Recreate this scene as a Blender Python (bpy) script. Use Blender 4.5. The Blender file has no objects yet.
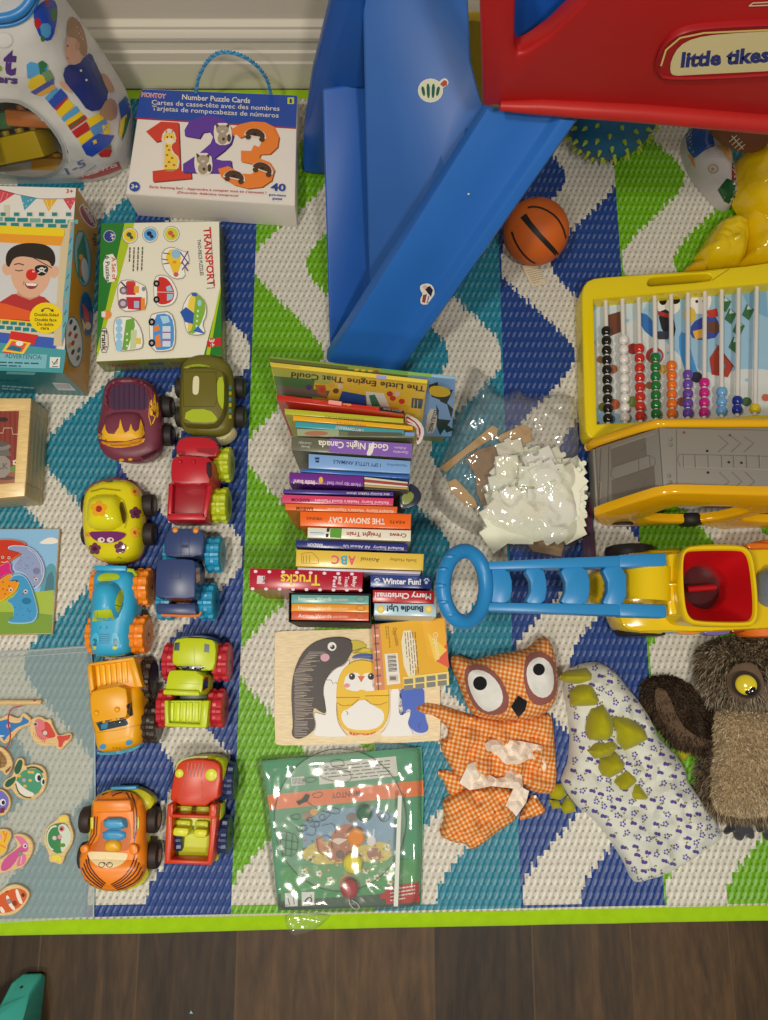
import bpy, bmesh, math, random
import numpy as np
from mathutils import Vector, Matrix, geometry, noise
from mathutils.bvhtree import BVHTree
R = random.Random(11)
SC = bpy.context.scene
COL = SC.collection
# ---------------------------------------------------------------- camera maths (photo is 768 x 1020)
H = 1.30; TH = math.radians(11.7); FP = 766.0
CAM = Vector((0, 0, H)); CT, ST = math.cos(TH), math.sin(TH)
RUGZ = 0.0056
def ray(u, v):
    yc = -(v - 510) / FP
    return Vector(((u - 384) / FP, yc * CT + ST, yc * ST - CT))
def P(u, v, z=RUGZ):
    d = ray(u, v); t = (z - H) / d.z
    return CAM + d * t
def PX(p):
    d = p - CAM
    yc = d.y * CT + d.z * ST; zc = -d.y * ST + d.z * CT
    return 384 + FP * d.x / -zc, 510 - FP * yc / -zc
def PY(u, v, y):          # point of the sight line on the vertical plane Y = y
    d = ray(u, v); return CAM + d * (y / d.y)
# ---------------------------------------------------------------- colours
GAIN = (1.12, 1.16, 1.34)
def lin(c):
    c = c / 255.0
    return c / 12.92 if c <= 0.04045 else ((c + 0.055) / 1.055) ** 2.4
def C(r, g, b, k=1.0):
    return tuple(min(0.92, lin(x) * g_ * k) for x, g_ in zip((r, g, b), GAIN)) + (1.0,)
WHITE = C(218, 208, 186); CREAM = C(225, 214, 180); BLACK = C(22, 20, 20); RED = C(178, 30, 28)
YEL = C(225, 185, 10); BLUE = C(25, 85, 165); NAVY = C(30, 50, 110); ORANGE = C(222, 110, 25)
GREEN = C(50, 130, 50); WOODC = C(205, 170, 110); TEAL = C(30, 140, 165); PURP = C(95, 50, 130); PINK = C(215, 90, 130)
# ---------------------------------------------------------------- materials
MATS = {}
def newmat(name):
    m = bpy.data.materials.new(name); m.use_nodes = True
    nt = m.node_tree; return m, nt, nt.nodes['Principled BSDF']
def bump(nt, bs, scale, strength, dist=0.002, detail=3, stretch=None):
    n = nt.nodes.new('ShaderNodeTexNoise'); n.inputs['Scale'].default_value = scale; n.inputs['Detail'].default_value = detail
    tc = nt.nodes.new('ShaderNodeTexCoord')
    if stretch:
        mp = nt.nodes.new('ShaderNodeMapping'); mp.inputs['Scale'].default_value = stretch
        nt.links.new(tc.outputs['Object'], mp.inputs['Vector']); nt.links.new(mp.outputs['Vector'], n.inputs['Vector'])
    else:
        nt.links.new(tc.outputs['Object'], n.inputs['Vector'])
    b = nt.nodes.new('ShaderNodeBump'); b.inputs['Strength'].default_value = strength; b.inputs['Distance'].default_value = dist
    nt.links.new(n.outputs['Fac'], b.inputs['Height']); nt.links.new(b.outputs['Normal'], bs.inputs['Normal'])
    return n
def vmat(name, rough=0.4, spec=0.5, coat=0.0, bmp=None, vary=0.0, vscale=20, stretch=None, sss=0.0, sheen=0.0):
    m, nt, bs = newmat(name)
    at = nt.nodes.new('ShaderNodeAttribute'); at.attribute_name = 'Col'
    out = at.outputs['Color']
    if vary:
        n = nt.nodes.new('ShaderNodeTexNoise'); n.inputs['Scale'].default_value = vscale; n.inputs['Detail'].default_value = 4
        tc = nt.nodes.new('ShaderNodeTexCoord'); mp = nt.nodes.new('ShaderNodeMapping')
        mp.inputs['Scale'].default_value = stretch or (1, 1, 1)
        nt.links.new(tc.outputs['Object'], mp.inputs['Vector']); nt.links.new(mp.outputs['Vector'], n.inputs['Vector'])
        mr = nt.nodes.new('ShaderNodeMapRange'); mr.inputs['From Min'].default_value = 0.3; mr.inputs['From Max'].default_value = 0.7
        mr.inputs['To Min'].default_value = 1 - vary; mr.inputs['To Max'].default_value = 1 + vary * 0.6
        nt.links.new(n.outputs['Fac'], mr.inputs['Value'])
        mx = nt.nodes.new('ShaderNodeVectorMath'); mx.operation = 'SCALE'
        nt.links.new(out, mx.inputs[0]); nt.links.new(mr.outputs['Result'], mx.inputs['Scale']); out = mx.outputs['Vector']
    nt.links.new(out, bs.inputs['Base Color'])
    bs.inputs['Roughness'].default_value = rough; bs.inputs['Specular IOR Level'].default_value = spec
    bs.inputs['Coat Weight'].default_value = coat; bs.inputs['Sheen Weight'].default_value = sheen
    if bmp: bump(nt, bs, *bmp)
    MATS[name] = m; return m
vmat('plastic', 0.34); vmat('gloss', 0.13, 0.6); vmat('satin', 0.42, 0.45); vmat('rubber', 0.55, 0.4)
vmat('paper', 0.42, 0.35); vmat('card', 0.6, 0.3); vmat('laminate', 0.25, 0.5)
vmat('cloth', 0.9, 0.2, bmp=(900, 0.35, 0.001), vary=0.08, vscale=60, sheen=0.2)
vmat('wood', 0.5, 0.35, vary=0.16, vscale=30, stretch=(2, 14, 14), bmp=(160, 0.15, 0.001))
vmat('moulded', 0.4, 0.4, bmp=(600, 0.1, 0.0006), vary=0.07, vscale=7)
vmat('vinyl', 0.12, 0.6, bmp=(16, 0.3, 0.012))
vmat('fleece', 1.0, 0.05, bmp=(320, 0.9, 0.006), vary=0.22, vscale=120, sheen=0.15)
vmat('fur', 0.9, 0.15)
vmat('paint', 0.5, 0.3, bmp=(180, 0.06, 0.001))
def film(name, tint=(1, 1, 1), refl=0.10, rough=0.08, haze=0.06, hazecol=(0.8, 0.8, 0.75), bmp=(30, 0.5, 0.01)):
    m = bpy.data.materials.new(name); m.use_nodes = True; nt = m.node_tree; nt.nodes.clear()
    o = nt.nodes.new('ShaderNodeOutputMaterial'); tr = nt.nodes.new('ShaderNodeBsdfTransparent'); gl = nt.nodes.new('ShaderNodeBsdfGlossy')
    df = nt.nodes.new('ShaderNodeBsdfDiffuse'); tr.inputs['Color'].default_value = tint + (1,)
    gl.inputs['Roughness'].default_value = rough; df.inputs['Color'].default_value = hazecol + (1,)
    n = nt.nodes.new('ShaderNodeTexNoise'); n.inputs['Scale'].default_value = bmp[0]; n.inputs['Detail'].default_value = 1.5; n.inputs['Distortion'].default_value = 1.2
    tc = nt.nodes.new('ShaderNodeTexCoord'); nt.links.new(tc.outputs['Object'], n.inputs['Vector'])
    b = nt.nodes.new('ShaderNodeBump'); b.inputs['Strength'].default_value = bmp[1]; b.inputs['Distance'].default_value = bmp[2]
    nt.links.new(n.outputs['Fac'], b.inputs['Height']); nt.links.new(b.outputs['Normal'], gl.inputs['Normal'])
    lw = nt.nodes.new('ShaderNodeLayerWeight'); lw.inputs['Blend'].default_value = 0.3
    nt.links.new(b.outputs['Normal'], lw.inputs['Normal'])
    mr = nt.nodes.new('ShaderNodeMapRange'); mr.inputs['To Min'].default_value = refl; mr.inputs['To Max'].default_value = 0.55
    nt.links.new(lw.outputs['Fresnel'], mr.inputs['Value'])
    m1 = nt.nodes.new('ShaderNodeMixShader'); m1.inputs[0].default_value = haze
    nt.links.new(tr.outputs[0], m1.inputs[1]); nt.links.new(df.outputs[0], m1.inputs[2])
    m2 = nt.nodes.new('ShaderNodeMixShader'); nt.links.new(mr.outputs['Result'], m2.inputs[0])
    nt.links.new(m1.outputs[0], m2.inputs[1]); nt.links.new(gl.outputs[0], m2.inputs[2]); nt.links.new(m2.outputs[0], o.inputs[0])
    MATS[name] = m; return m
film('clear_film', refl=0.015, rough=0.25, haze=0.01, bmp=(9, 0.1, 0.004)); film('frosted_film', tint=(0.95, 0.97, 0.97), refl=0.02, rough=0.5, haze=0.36, hazecol=(0.50, 0.58, 0.55), bmp=(10, 0.15, 0.004))
film('pouch_film', refl=0.07, rough=0.13, haze=0.07, hazecol=(.7, .8, .72), bmp=(8, 0.4, 0.008))
film('bag_film', refl=0.09, rough=0.1, haze=0.1, hazecol=(0.72, 0.72, 0.68), bmp=(9, 0.4, 0.009))
# ---------------------------------------------------------------- mesh builder
class MB:
    def __init__(self): self.V = []; self.Fc = []; self.K = []; self.M = Matrix()
    def add(self, vs, fs, col):
        n = len(self.V); M = self.M
        self.V += [tuple(M @ Vector(v)) for v in vs]
        many = isinstance(col, list)
        for i, f in enumerate(fs):
            self.Fc.append([n + k for k in f]); self.K.append(col[i] if many else col)
        return self
    def from_bm(self, bm, col):
        bm.verts.ensure_lookup_table(); bm.verts.index_update()
        self.add([v.co.copy() for v in bm.verts], [[v.index for v in f.verts] for f in bm.faces], col); bm.free(); return self
    def box(self, x0, x1, y0, y1, z0, z1, col, r=0.0, seg=2):
        bm = bmesh.new(); bmesh.ops.create_cube(bm, size=1)
        for v in bm.verts:
            v.co = Vector(((x0 + x1) / 2 + v.co.x * (x1 - x0), (y0 + y1) / 2 + v.co.y * (y1 - y0), (z0 + z1) / 2 + v.co.z * (z1 - z0)))
        if r > 0: bmesh.ops.bevel(bm, geom=bm.edges[:], offset=r, segments=seg, profile=0.5, affect='EDGES', clamp_overlap=True)
        return self.from_bm(bm, col)
    def hexa(self, bot, top, col, r=0.0, seg=2):       # two matching outlines (lists of 3D points)
        n = len(bot); bm = bmesh.new()
        b = [bm.verts.new(p) for p in bot]; t = [bm.verts.new(p) for p in top]
        bm.faces.new(b[::-1]); bm.faces.new(t)
        for i in range(n): bm.faces.new((b[i], b[(i + 1) % n], t[(i + 1) % n], t[i]))
        bmesh.ops.recalc_face_normals(bm, faces=bm.faces[:])
        if r > 0: bmesh.ops.bevel(bm, geom=bm.edges[:], offset=r, segments=seg, profile=0.5, affect='EDGES', clamp_overlap=True)
        return self.from_bm(bm, col)
    def loft(self, rings, col, cap=True, close=False):
        n = len(rings[0]); vs = [p for r in rings for p in r]; fs = []
        m = len(rings)
        for i in range(m if close else m - 1):
            a, b = i * n, ((i + 1) % m) * n
            for k in range(n): fs.append((a + k, a + (k + 1) % n, b + (k + 1) % n, b + k))
        if cap and not close:
            fs.append(tuple(range(n))[::-1]); fs.append(tuple((m - 1) * n + k for k in range(n)))
        return self.add(vs, fs, col)
    def tube(self, pts, r, col, n=10, closed=False, cap=True):
        pts = [Vector(p) for p in pts]; rings = []; m = len(pts)
        rs = r if isinstance(r, (list, tuple)) else [r] * m
        up = None
        for i, p in enumerate(pts):
            a = pts[i - 1] if (i > 0 or closed) else p; b = pts[(i + 1) % m] if (i < m - 1 or closed) else p
            t = (b - a).normalized()
            if up is None:
                up = t.orthogonal().normalized()
            up = (up - t * up.dot(t)).normalized(); sd = t.cross(up)
            rings.append([p + (up * math.cos(2 * math.pi * k / n) + sd * math.sin(2 * math.pi * k / n)) * rs[i] for k in range(n)])
        return self.loft(rings, col, cap, closed)
    def cyl(self, p0, p1, r0, col, r1=None, n=24):
        return self.tube([p0, p1], [r0, r0 if r1 is None else r1], col, n)
    def lathe(self, prof, c, axis, col, n=28):         # prof [(r, h)], axis 3D dir
        ax = Vector(axis).normalized(); u = ax.orthogonal().normalized(); w = ax.cross(u); c = Vector(c)
        rings = [[c + ax * h + (u * math.cos(2 * math.pi * k / n) + w * math.sin(2 * math.pi * k / n)) * max(r, 1e-5) for k in range(n)] for r, h in prof]
        return self.loft(rings, col)
    def ball(self, c, r, col, nu=24, nv=14, M=None):
        rx, ry, rz = r if isinstance(r, (tuple, list)) else (r, r, r); c = Vector(c); rings = []
        for j in range(1, nv):
            a = math.pi * j / nv
            ring = []
            for k in range(nu):
                b = 2 * math.pi * k / nu
                q = Vector((rx * math.sin(a) * math.cos(b), ry * math.sin(a) * math.sin(b), -rz * math.cos(a)))
                ring.append(c + (M @ q if M else q))
            rings.append(ring)
        return self.loft(rings, col)
    def build(self, name, mat, parent=None, sharp=40, loc=None, sub=0):
        me = bpy.data.meshes.new(name)
        if CLAMP[0]: self.V = [(v[0], v[1], max(v[2], RUGZ + .0003)) for v in self.V]
        off = Vector((0, 0, 0))
        if parent is not None:
            off = WLOC[parent.name]
        elif loc is not None: off = Vector(loc)
        elif self.V:
            a = np.array(self.V); off = Vector(((a[:, 0].min() + a[:, 0].max()) / 2, (a[:, 1].min() + a[:, 1].max()) / 2, a[:, 2].min()))
        me.from_pydata([(v[0] - off[0], v[1] - off[1], v[2] - off[2]) for v in self.V], [], self.Fc)
        at = me.attributes.new('Col', 'FLOAT_COLOR', 'FACE')
        at.data.foreach_set('color', np.array(self.K, dtype=np.float32).ravel())
        me.polygons.foreach_set('use_smooth', np.ones(len(self.Fc), dtype=bool))
        if sharp is not None and sharp < 180: me.set_sharp_from_angle(angle=math.radians(sharp))
        me.materials.append(MATS[mat] if isinstance(mat, str) else mat)
        me.validate(); me.update()
        o = bpy.data.objects.new(name, me); COL.objects.link(o)
        if parent is not None: o.parent = parent
        else: o.location = off
        WLOC[o.name] = off
        if sub:
            md = o.modifiers.new('smooth', 'SUBSURF'); md.levels = sub; md.render_levels = sub
        return o
    def bvh(self): return BVHTree.FromPolygons(self.V, self.Fc)
WLOC = {}
CLAMP = [False]
def tag(o, label, cat, group=None):
    o['label'] = label; o['category'] = cat
    if group: o['group'] = group
    return o
def thing(name, label, cat, loc, group=None):
    o = bpy.data.objects.new(name, None); COL.objects.link(o); o.location = loc; o.empty_display_size = 0.02
    WLOC[o.name] = Vector(loc)
    return tag(o, label, cat, group)
def structure(o): o['kind'] = 'structure'; return o
def merge(*mbs):
    m = MB()
    for b in mbs: m.add(b.V, b.Fc, list(b.K))
    return m
# ---------------------------------------------------------------- drawing on surfaces
_TXT = {}
def glyphs(s, bold=0.0):
    key = (s, bold)
    if key not in _TXT:
        cu = bpy.data.curves.new('lettering', 'FONT'); cu.body = s; cu.resolution_u = 2; cu.offset = bold; cu.fill_mode = 'FRONT'
        ob = bpy.data.objects.new('lettering', cu)
        me = bpy.data.meshes.new_from_object(ob)
        vs = [(v.co.x, v.co.y) for v in me.vertices]; me.calc_loop_triangles(); fs = [tuple(p.vertices) for p in me.loop_triangles]
        bpy.data.objects.remove(ob); bpy.data.curves.remove(cu); bpy.data.meshes.remove(me)
        w = max([v[0] for v in vs] or [1]); x0 = min([v[0] for v in vs] or [0])
        _TXT[key] = ([(x - x0, y) for x, y in vs], fs, max(w - x0, 1e-3))
    return _TXT[key]
class Draw:
    """paints coloured paper-thin patches onto a plane or a curved surface; points are photo pixels"""
    def __init__(self, hit, fine=None, eps=0.00004, base=0.0003):
        self.hit = hit; self.fine = fine; self.mb = MB(); self.layer = 0; self.eps = eps; self.base = base
    def _tri(self, a, b, c, out):
        if self.fine:
            ds = [((a[0] - b[0]) ** 2 + (a[1] - b[1]) ** 2, 0), ((b[0] - c[0]) ** 2 + (b[1] - c[1]) ** 2, 1), ((c[0] - a[0]) ** 2 + (c[1] - a[1]) ** 2, 2)]
            d, k = max(ds)
            if d > self.fine ** 2:
                if k == 0: m = ((a[0] + b[0]) / 2, (a[1] + b[1]) / 2); self._tri(a, m, c, out); self._tri(m, b, c, out)
                elif k == 1: m = ((b[0] + c[0]) / 2, (b[1] + c[1]) / 2); self._tri(a, b, m, out); self._tri(a, m, c, out)
                else: m = ((c[0] + a[0]) / 2, (c[1] + a[1]) / 2); self._tri(a, b, m, out); self._tri(m, b, c, out)
                return
        out.append((a, b, c))
    def tris(self, tl, col):
        self.layer += 1; o = self.base + self.eps * self.layer; cache = {}; vs = []; fs = []
        for t in tl:
            ids = []
            for p in t:
                k = (round(p[0], 3), round(p[1], 3))
                if k not in cache:
                    q = self.hit(p[0], p[1], o)
                    if q is None: cache[k] = None
                    else: cache[k] = len(vs); vs.append(q)
                ids.append(cache[k])
            if None not in ids and len(set(ids)) == 3: fs.append(tuple(ids))
        self.mb.add(vs, fs, col)
    def poly(self, pts, col):
        tl = geometry.tessellate_polygon([[Vector((p[0], p[1], 0)) for p in pts]])
        out = []
        for t in tl: self._tri(pts[t[0]], pts[t[1]], pts[t[2]], out)
        self.tris(out, col); return self
    def ell(self, u, v, ru, rv=None, col=WHITE, ang=0, n=20, a0=0, a1=360):
        rv = ru if rv is None else rv; c, s = math.cos(math.radians(ang)), math.sin(math.radians(ang)); pts = []
        full = a1 - a0 >= 360
        for k in range(n if full else n + 1):
            t = math.radians(a0 + (a1 - a0) * k / n); x, y = ru * math.cos(t), rv * math.sin(t)
            pts.append((u + x * c - y * s, v + x * s + y * c))
        return self.poly(pts, col)
    def rect(self, u0, v0, u1, v1, col): return self.poly([(u0, v0), (u1, v0), (u1, v1), (u0, v1)], col)
    def line(self, pts, w, col):
        L = []; Rr = []
        for i, p in enumerate(pts):
            a = pts[max(i - 1, 0)]; b = pts[min(i + 1, len(pts) - 1)]
            d = math.hypot(b[0] - a[0], b[1] - a[1]) or 1; nx, ny = -(b[1] - a[1]) / d * w / 2, (b[0] - a[0]) / d * w / 2
            L.append((p[0] + nx, p[1] + ny)); Rr.append((p[0] - nx, p[1] - ny))
        out = []
        for i in range(len(pts) - 1):
            self._tri(L[i], L[i + 1], Rr[i], out); self._tri(Rr[i], L[i + 1], Rr[i + 1], out)
        self.tris(out, col); return self
    def text(self, s, p0, p1, h, col, bold=0.012, shear=0.0):
        vs, fs, w = glyphs(s, bold); dx, dy = p1[0] - p0[0], p1[1] - p0[1]; L = math.hypot(dx, dy); dx /= L; dy /= L
        ux, uy = dy, -dx; k = L / w; kh = h / 0.69
        pt = [(p0[0] + dx * (x * k + shear * y * kh) + ux * y * kh, p0[1] + dy * (x * k + shear * y * kh) + uy * y * kh) for x, y in vs]
        out = []
        for f in fs:
            for i in range(1, len(f) - 1): self._tri(pt[f[0]], pt[f[i]], pt[f[i + 1]], out)
        self.tris(out, col); return self
    def lines_of_text(self, p0, p1, h, col, n, gap, dirv=(0, 1)):     # illegible small print as rows of broken dashes
        rr = random.Random(int(p0[0] * 7 + p0[1]))
        for i in range(n):
            a = (p0[0] + dirv[0] * gap * i, p0[1] + dirv[1] * gap * i); t = 0.0; e = 1.0 if i < n - 1 else 0.6
            while t < e:
                w = rr.uniform(0.08, 0.2); b = min(t + w, e)
                self.line([(a[0] + (p1[0] - p0[0]) * t, a[1] + (p1[1] - p0[1]) * t), (a[0] + (p1[0] - p0[0]) * b, a[1] + (p1[1] - p0[1]) * b)], h, col)
                self.layer -= 1; t = b + 0.03
        self.layer += 1
    def build(self, name, mat, parent): return self.mb.build(name, mat, parent, sharp=None)
def on_plane(p0, nrm):
    p0 = Vector(p0); nrm = Vector(nrm).normalized()
    if nrm.dot(CAM - p0) < 0: nrm = -nrm
    def hit(u, v, o):
        d = ray(u, v); q = p0 + nrm * o; return CAM + d * ((q - CAM).dot(nrm) / d.dot(nrm))
    return hit
def on_z(z): return on_plane((0, 0, z), (0, 0, 1))
def on_mesh(*mbs):
    b = merge(*mbs).bvh()
    def hit(u, v, o):
        d = ray(u, v).normalized(); loc, nr, i, dist = b.ray_cast(CAM, d)
        return None if loc is None else loc - d * (o * 1.6)
    return hit
# ---------------------------------------------------------------- outline tools
def smooth(pts, k=2, closed=True):
    for _ in range(k):
        o = []; n = len(pts)
        for i in range(n if closed else n - 1):
            a, b = pts[i], pts[(i + 1) % n]
            o += [tuple(a[j] * .75 + b[j] * .25 for j in range(len(a))), tuple(a[j] * .25 + b[j] * .75 for j in range(len(a)))]
        pts = o if closed else [pts[0]] + o + [pts[-1]]
    return pts
def resample(pts, step):
    o = []; n = len(pts)
    for i in range(n):
        a, b = pts[i], pts[(i + 1) % n]; d = math.hypot(b[0] - a[0], b[1] - a[1]); m = max(1, int(round(d / step)))
        o += [(a[0] + (b[0] - a[0]) * k / m, a[1] + (b[1] - a[1]) * k / m) for k in range(m)]
    return o
def inside(x, y, poly):
    c = False; j = len(poly) - 1
    for i in range(len(poly)):
        xi, yi = poly[i]; xj, yj = poly[j]
        if (yi > y) != (yj > y) and x < (xj - xi) * (y - yi) / (yj - yi) + xi: c = not c
        j = i
    return c
def edist(x, y, poly):
    a = np.array(poly, dtype=float); b = np.roll(a, -1, 0); d = b - a; p = np.array((x, y)) - a
    t = np.clip((p * d).sum(1) / np.maximum((d * d).sum(1), 1e-9), 0, 1)
    return float(np.sqrt(((p - d * t[:, None]) ** 2).sum(1).min()))
def mesh2d(poly, step):
    b = resample(poly, step); xs = [p[0] for p in b]; ys = [p[1] for p in b]; pts = list(b)
    y = min(ys); row = 0
    while y <= max(ys):
        x = min(xs) + (step / 2 if row % 2 else 0)
        while x <= max(xs):
            if inside(x, y, b) and edist(x, y, b) > step * 0.55: pts.append((x, y))
            x += step
        y += step * 0.87; row += 1
    n = len(b)
    r = geometry.delaunay_2d_cdt([Vector(p) for p in pts], [(i, (i + 1) % n) for i in range(n)], [], 0, 1e-5)
    vs = [(v.x, v.y) for v in r[0]]
    fs = [f for f in r[2] if inside(sum(vs[k][0] for k in f) / 3, sum(vs[k][1] for k in f) / 3, b)]
    return vs, fs, b
PXM = 0.00168
def pillow(mb, poly, T, D, z0, col, step=4, wrinkle=0.0, wfreq=0.05, thick=0.002, lift=None, seed=0, power=0.5, zs=None, flare=0.0):
    """a padded, domed shape: outline in photo pixels seen at height zs, sides up from z0 by thick, then T m tall, rising within D px of the edge"""
    zs = z0 + thick + T * 0.3 if zs is None else zs
    wp = [(q.x, q.y) for q in (P(u, v, zs) for u, v in poly)]; st = step * PXM; Dm = D * PXM
    vs, fs, b = mesh2d(wp, st); up = []; lo = []; cx = sum(p[0] for p in b) / len(b); cy = sum(p[1] for p in b) / len(b)
    for x, y in vs:
        e = edist(x, y, b); k = min(1.0, e / Dm); h = T * (1 - (1 - k) ** 2) ** power
        if wrinkle:
            f = wfreq / PXM
            h += wrinkle * k * noise.noise(Vector((x * f, y * f, seed))) + wrinkle * .5 * k * noise.noise(Vector((x * f * 2.3, y * f * 2.3, seed + 5)))
        zb = z0 + (lift(x, y) if lift else 0)
        up.append(Vector((x, y, zb + thick + max(h, 0)))); lo.append(Vector((cx + (x - cx) * (1 + flare), cy + (y - cy) * (1 + flare), zb)))
    n = len(vs); bd = {}
    for f in fs:
        for i in range(3): bd[(f[i], f[(i + 1) % 3])] = 1
    def orient(f):
        a, c, d = (up[k] for k in f[:3]); return tuple(f) if (c - a).cross(d - a).z > 0 else tuple(f[::-1])
    side = [(i, j) for i, j in bd if (j, i) not in bd]
    fu = [orient(f) for f in fs]
    mb.add(up + lo, fu + [tuple(k + n for k in f[::-1]) for f in fu] + [(j, i, i + n, j + n) for i, j in side], col); return mb
def block(mb, poly, z1, z0, col, r=0.002, flare=0.03, seg=2, zs=None):      # bevelled block: outline in photo pixels at its top z1
    top = [P(u, v, z1 if zs is None else zs) for u, v in poly]; c = sum(top, Vector()) / len(top)
    top = [Vector((p.x, p.y, z1)) for p in top]
    bot = [Vector((c.x + (p.x - c.x) * (1 + flare), c.y + (p.y - c.y) * (1 + flare), z0)) for p in top]
    return mb.hexa(bot, top, col, r, seg)
def zoomed(ox, oy, s):
    def f(*pts): return [(ox + s * x, oy + s * y) for x, y in pts]
    return f
def slab(mb, poly, z0, z1, col, r=0.0015, seg=2):       # flat board over a pixel outline at its top z1
    top = [P(u, v, z1) for u, v in poly]; bot = [Vector((p.x, p.y, z0)) for p in top]
    return mb.hexa(bot, top, col, r, seg)

def cut_plate(mb, outer, holes, hit, depth, col, bev=.003, step=4, nrm=Vector((0, 0, 1)), seg=3, floor=None):
    """flat plate with real openings: outlines in photo pixels on the plane hit, extruded away by depth along -nrm"""
    allp = []; ed = []
    for L in [resample(outer, step)] + [resample(h, step) for h in holes]:
        n0 = len(allp); allp += L; ed += [(n0 + i, n0 + (i + 1) % len(L)) for i in range(len(L))]
    r_ = geometry.delaunay_2d_cdt([Vector(p) for p in allp], ed, [], 0, 1e-5); vs = [(v.x, v.y) for v in r_[0]]
    bm = bmesh.new(); top = [bm.verts.new(hit(x, y, 0)) for x, y in vs]
    for f in r_[2]:
        cx, cy = sum(vs[k][0] for k in f) / 3, sum(vs[k][1] for k in f) / 3
        if inside(cx, cy, outer) and not any(inside(cx, cy, h) for h in holes): bm.faces.new([top[k] for k in f])
    bmesh.ops.recalc_face_normals(bm, faces=bm.faces[:])
    bm.normal_update()
    if sum(f.normal.dot(nrm) for f in bm.faces) < 0: bmesh.ops.reverse_faces(bm, faces=bm.faces[:])
    bm.normal_update(); bmesh.ops.dissolve_limit(bm, angle_limit=.02, verts=bm.verts[:], edges=bm.edges[:]); tops = set(v for v in bm.verts)
    ex = bmesh.ops.extrude_face_region(bm, geom=bm.faces[:]); low = [g for g in ex['geom'] if isinstance(g, bmesh.types.BMVert)]; ls = set(low)
    for v in low: v.co -= nrm * depth
    if floor is not None:
        for v in low: v.co.z = floor
    bmesh.ops.recalc_face_normals(bm, faces=bm.faces[:]); bm.normal_update()
    te = [e for e in bm.edges if not any(v in ls for v in e.verts) and len(e.link_faces) == 2 and e.link_faces[0].normal.dot(e.link_faces[1].normal) < .7]
    if bev: bmesh.ops.bevel(bm, geom=te, offset=bev, segments=seg, profile=.5, affect='EDGES', clamp_overlap=True)
    return mb.from_bm(bm, col)
# ================================================================= CAMERA, LIGHT
cam = bpy.data.cameras.new('camera'); co = bpy.data.objects.new('camera', cam); COL.objects.link(co)
co.location = CAM; co.rotation_euler = (TH, 0, 0); cam.sensor_fit = 'HORIZONTAL'; cam.sensor_width = 36; cam.lens = FP / 768 * 36
cam.clip_start = 0.02; SC.camera = co
SC.view_settings.view_transform = 'Standard'; SC.view_settings.look = 'None'; SC.view_settings.exposure = 0.0
w = bpy.data.worlds.new('room_glow'); SC.world = w; w.use_nodes = True
w.node_tree.nodes['Background'].inputs[0].default_value = (1.0, 0.93, 0.80, 1); w.node_tree.nodes['Background'].inputs[1].default_value = 0.19
def lamp(name, loc, power, size, col=(1, 0.92, 0.79), target=None):
    l = bpy.data.lights.new(name, 'AREA'); l.shape = 'DISK'; l.size = size; l.energy = power; l.color = col
    o = bpy.data.objects.new(name, l); COL.objects.link(o); o.location = loc
    d = Vector(target or (loc[0], loc[1], 0)) - Vector(loc); o.rotation_euler = d.to_track_quat('-Z', 'Y').to_euler(); return o
lamp('ceiling_lamp', (-0.70, -0.15, 2.45), 23, 0.22)
lamp('ceiling_lamp', (0.50, -0.70, 2.45), 22, 0.22)
lamp('ceiling_lamp', (-0.7, -1.3, 2.45), 12, 0.22)
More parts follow.
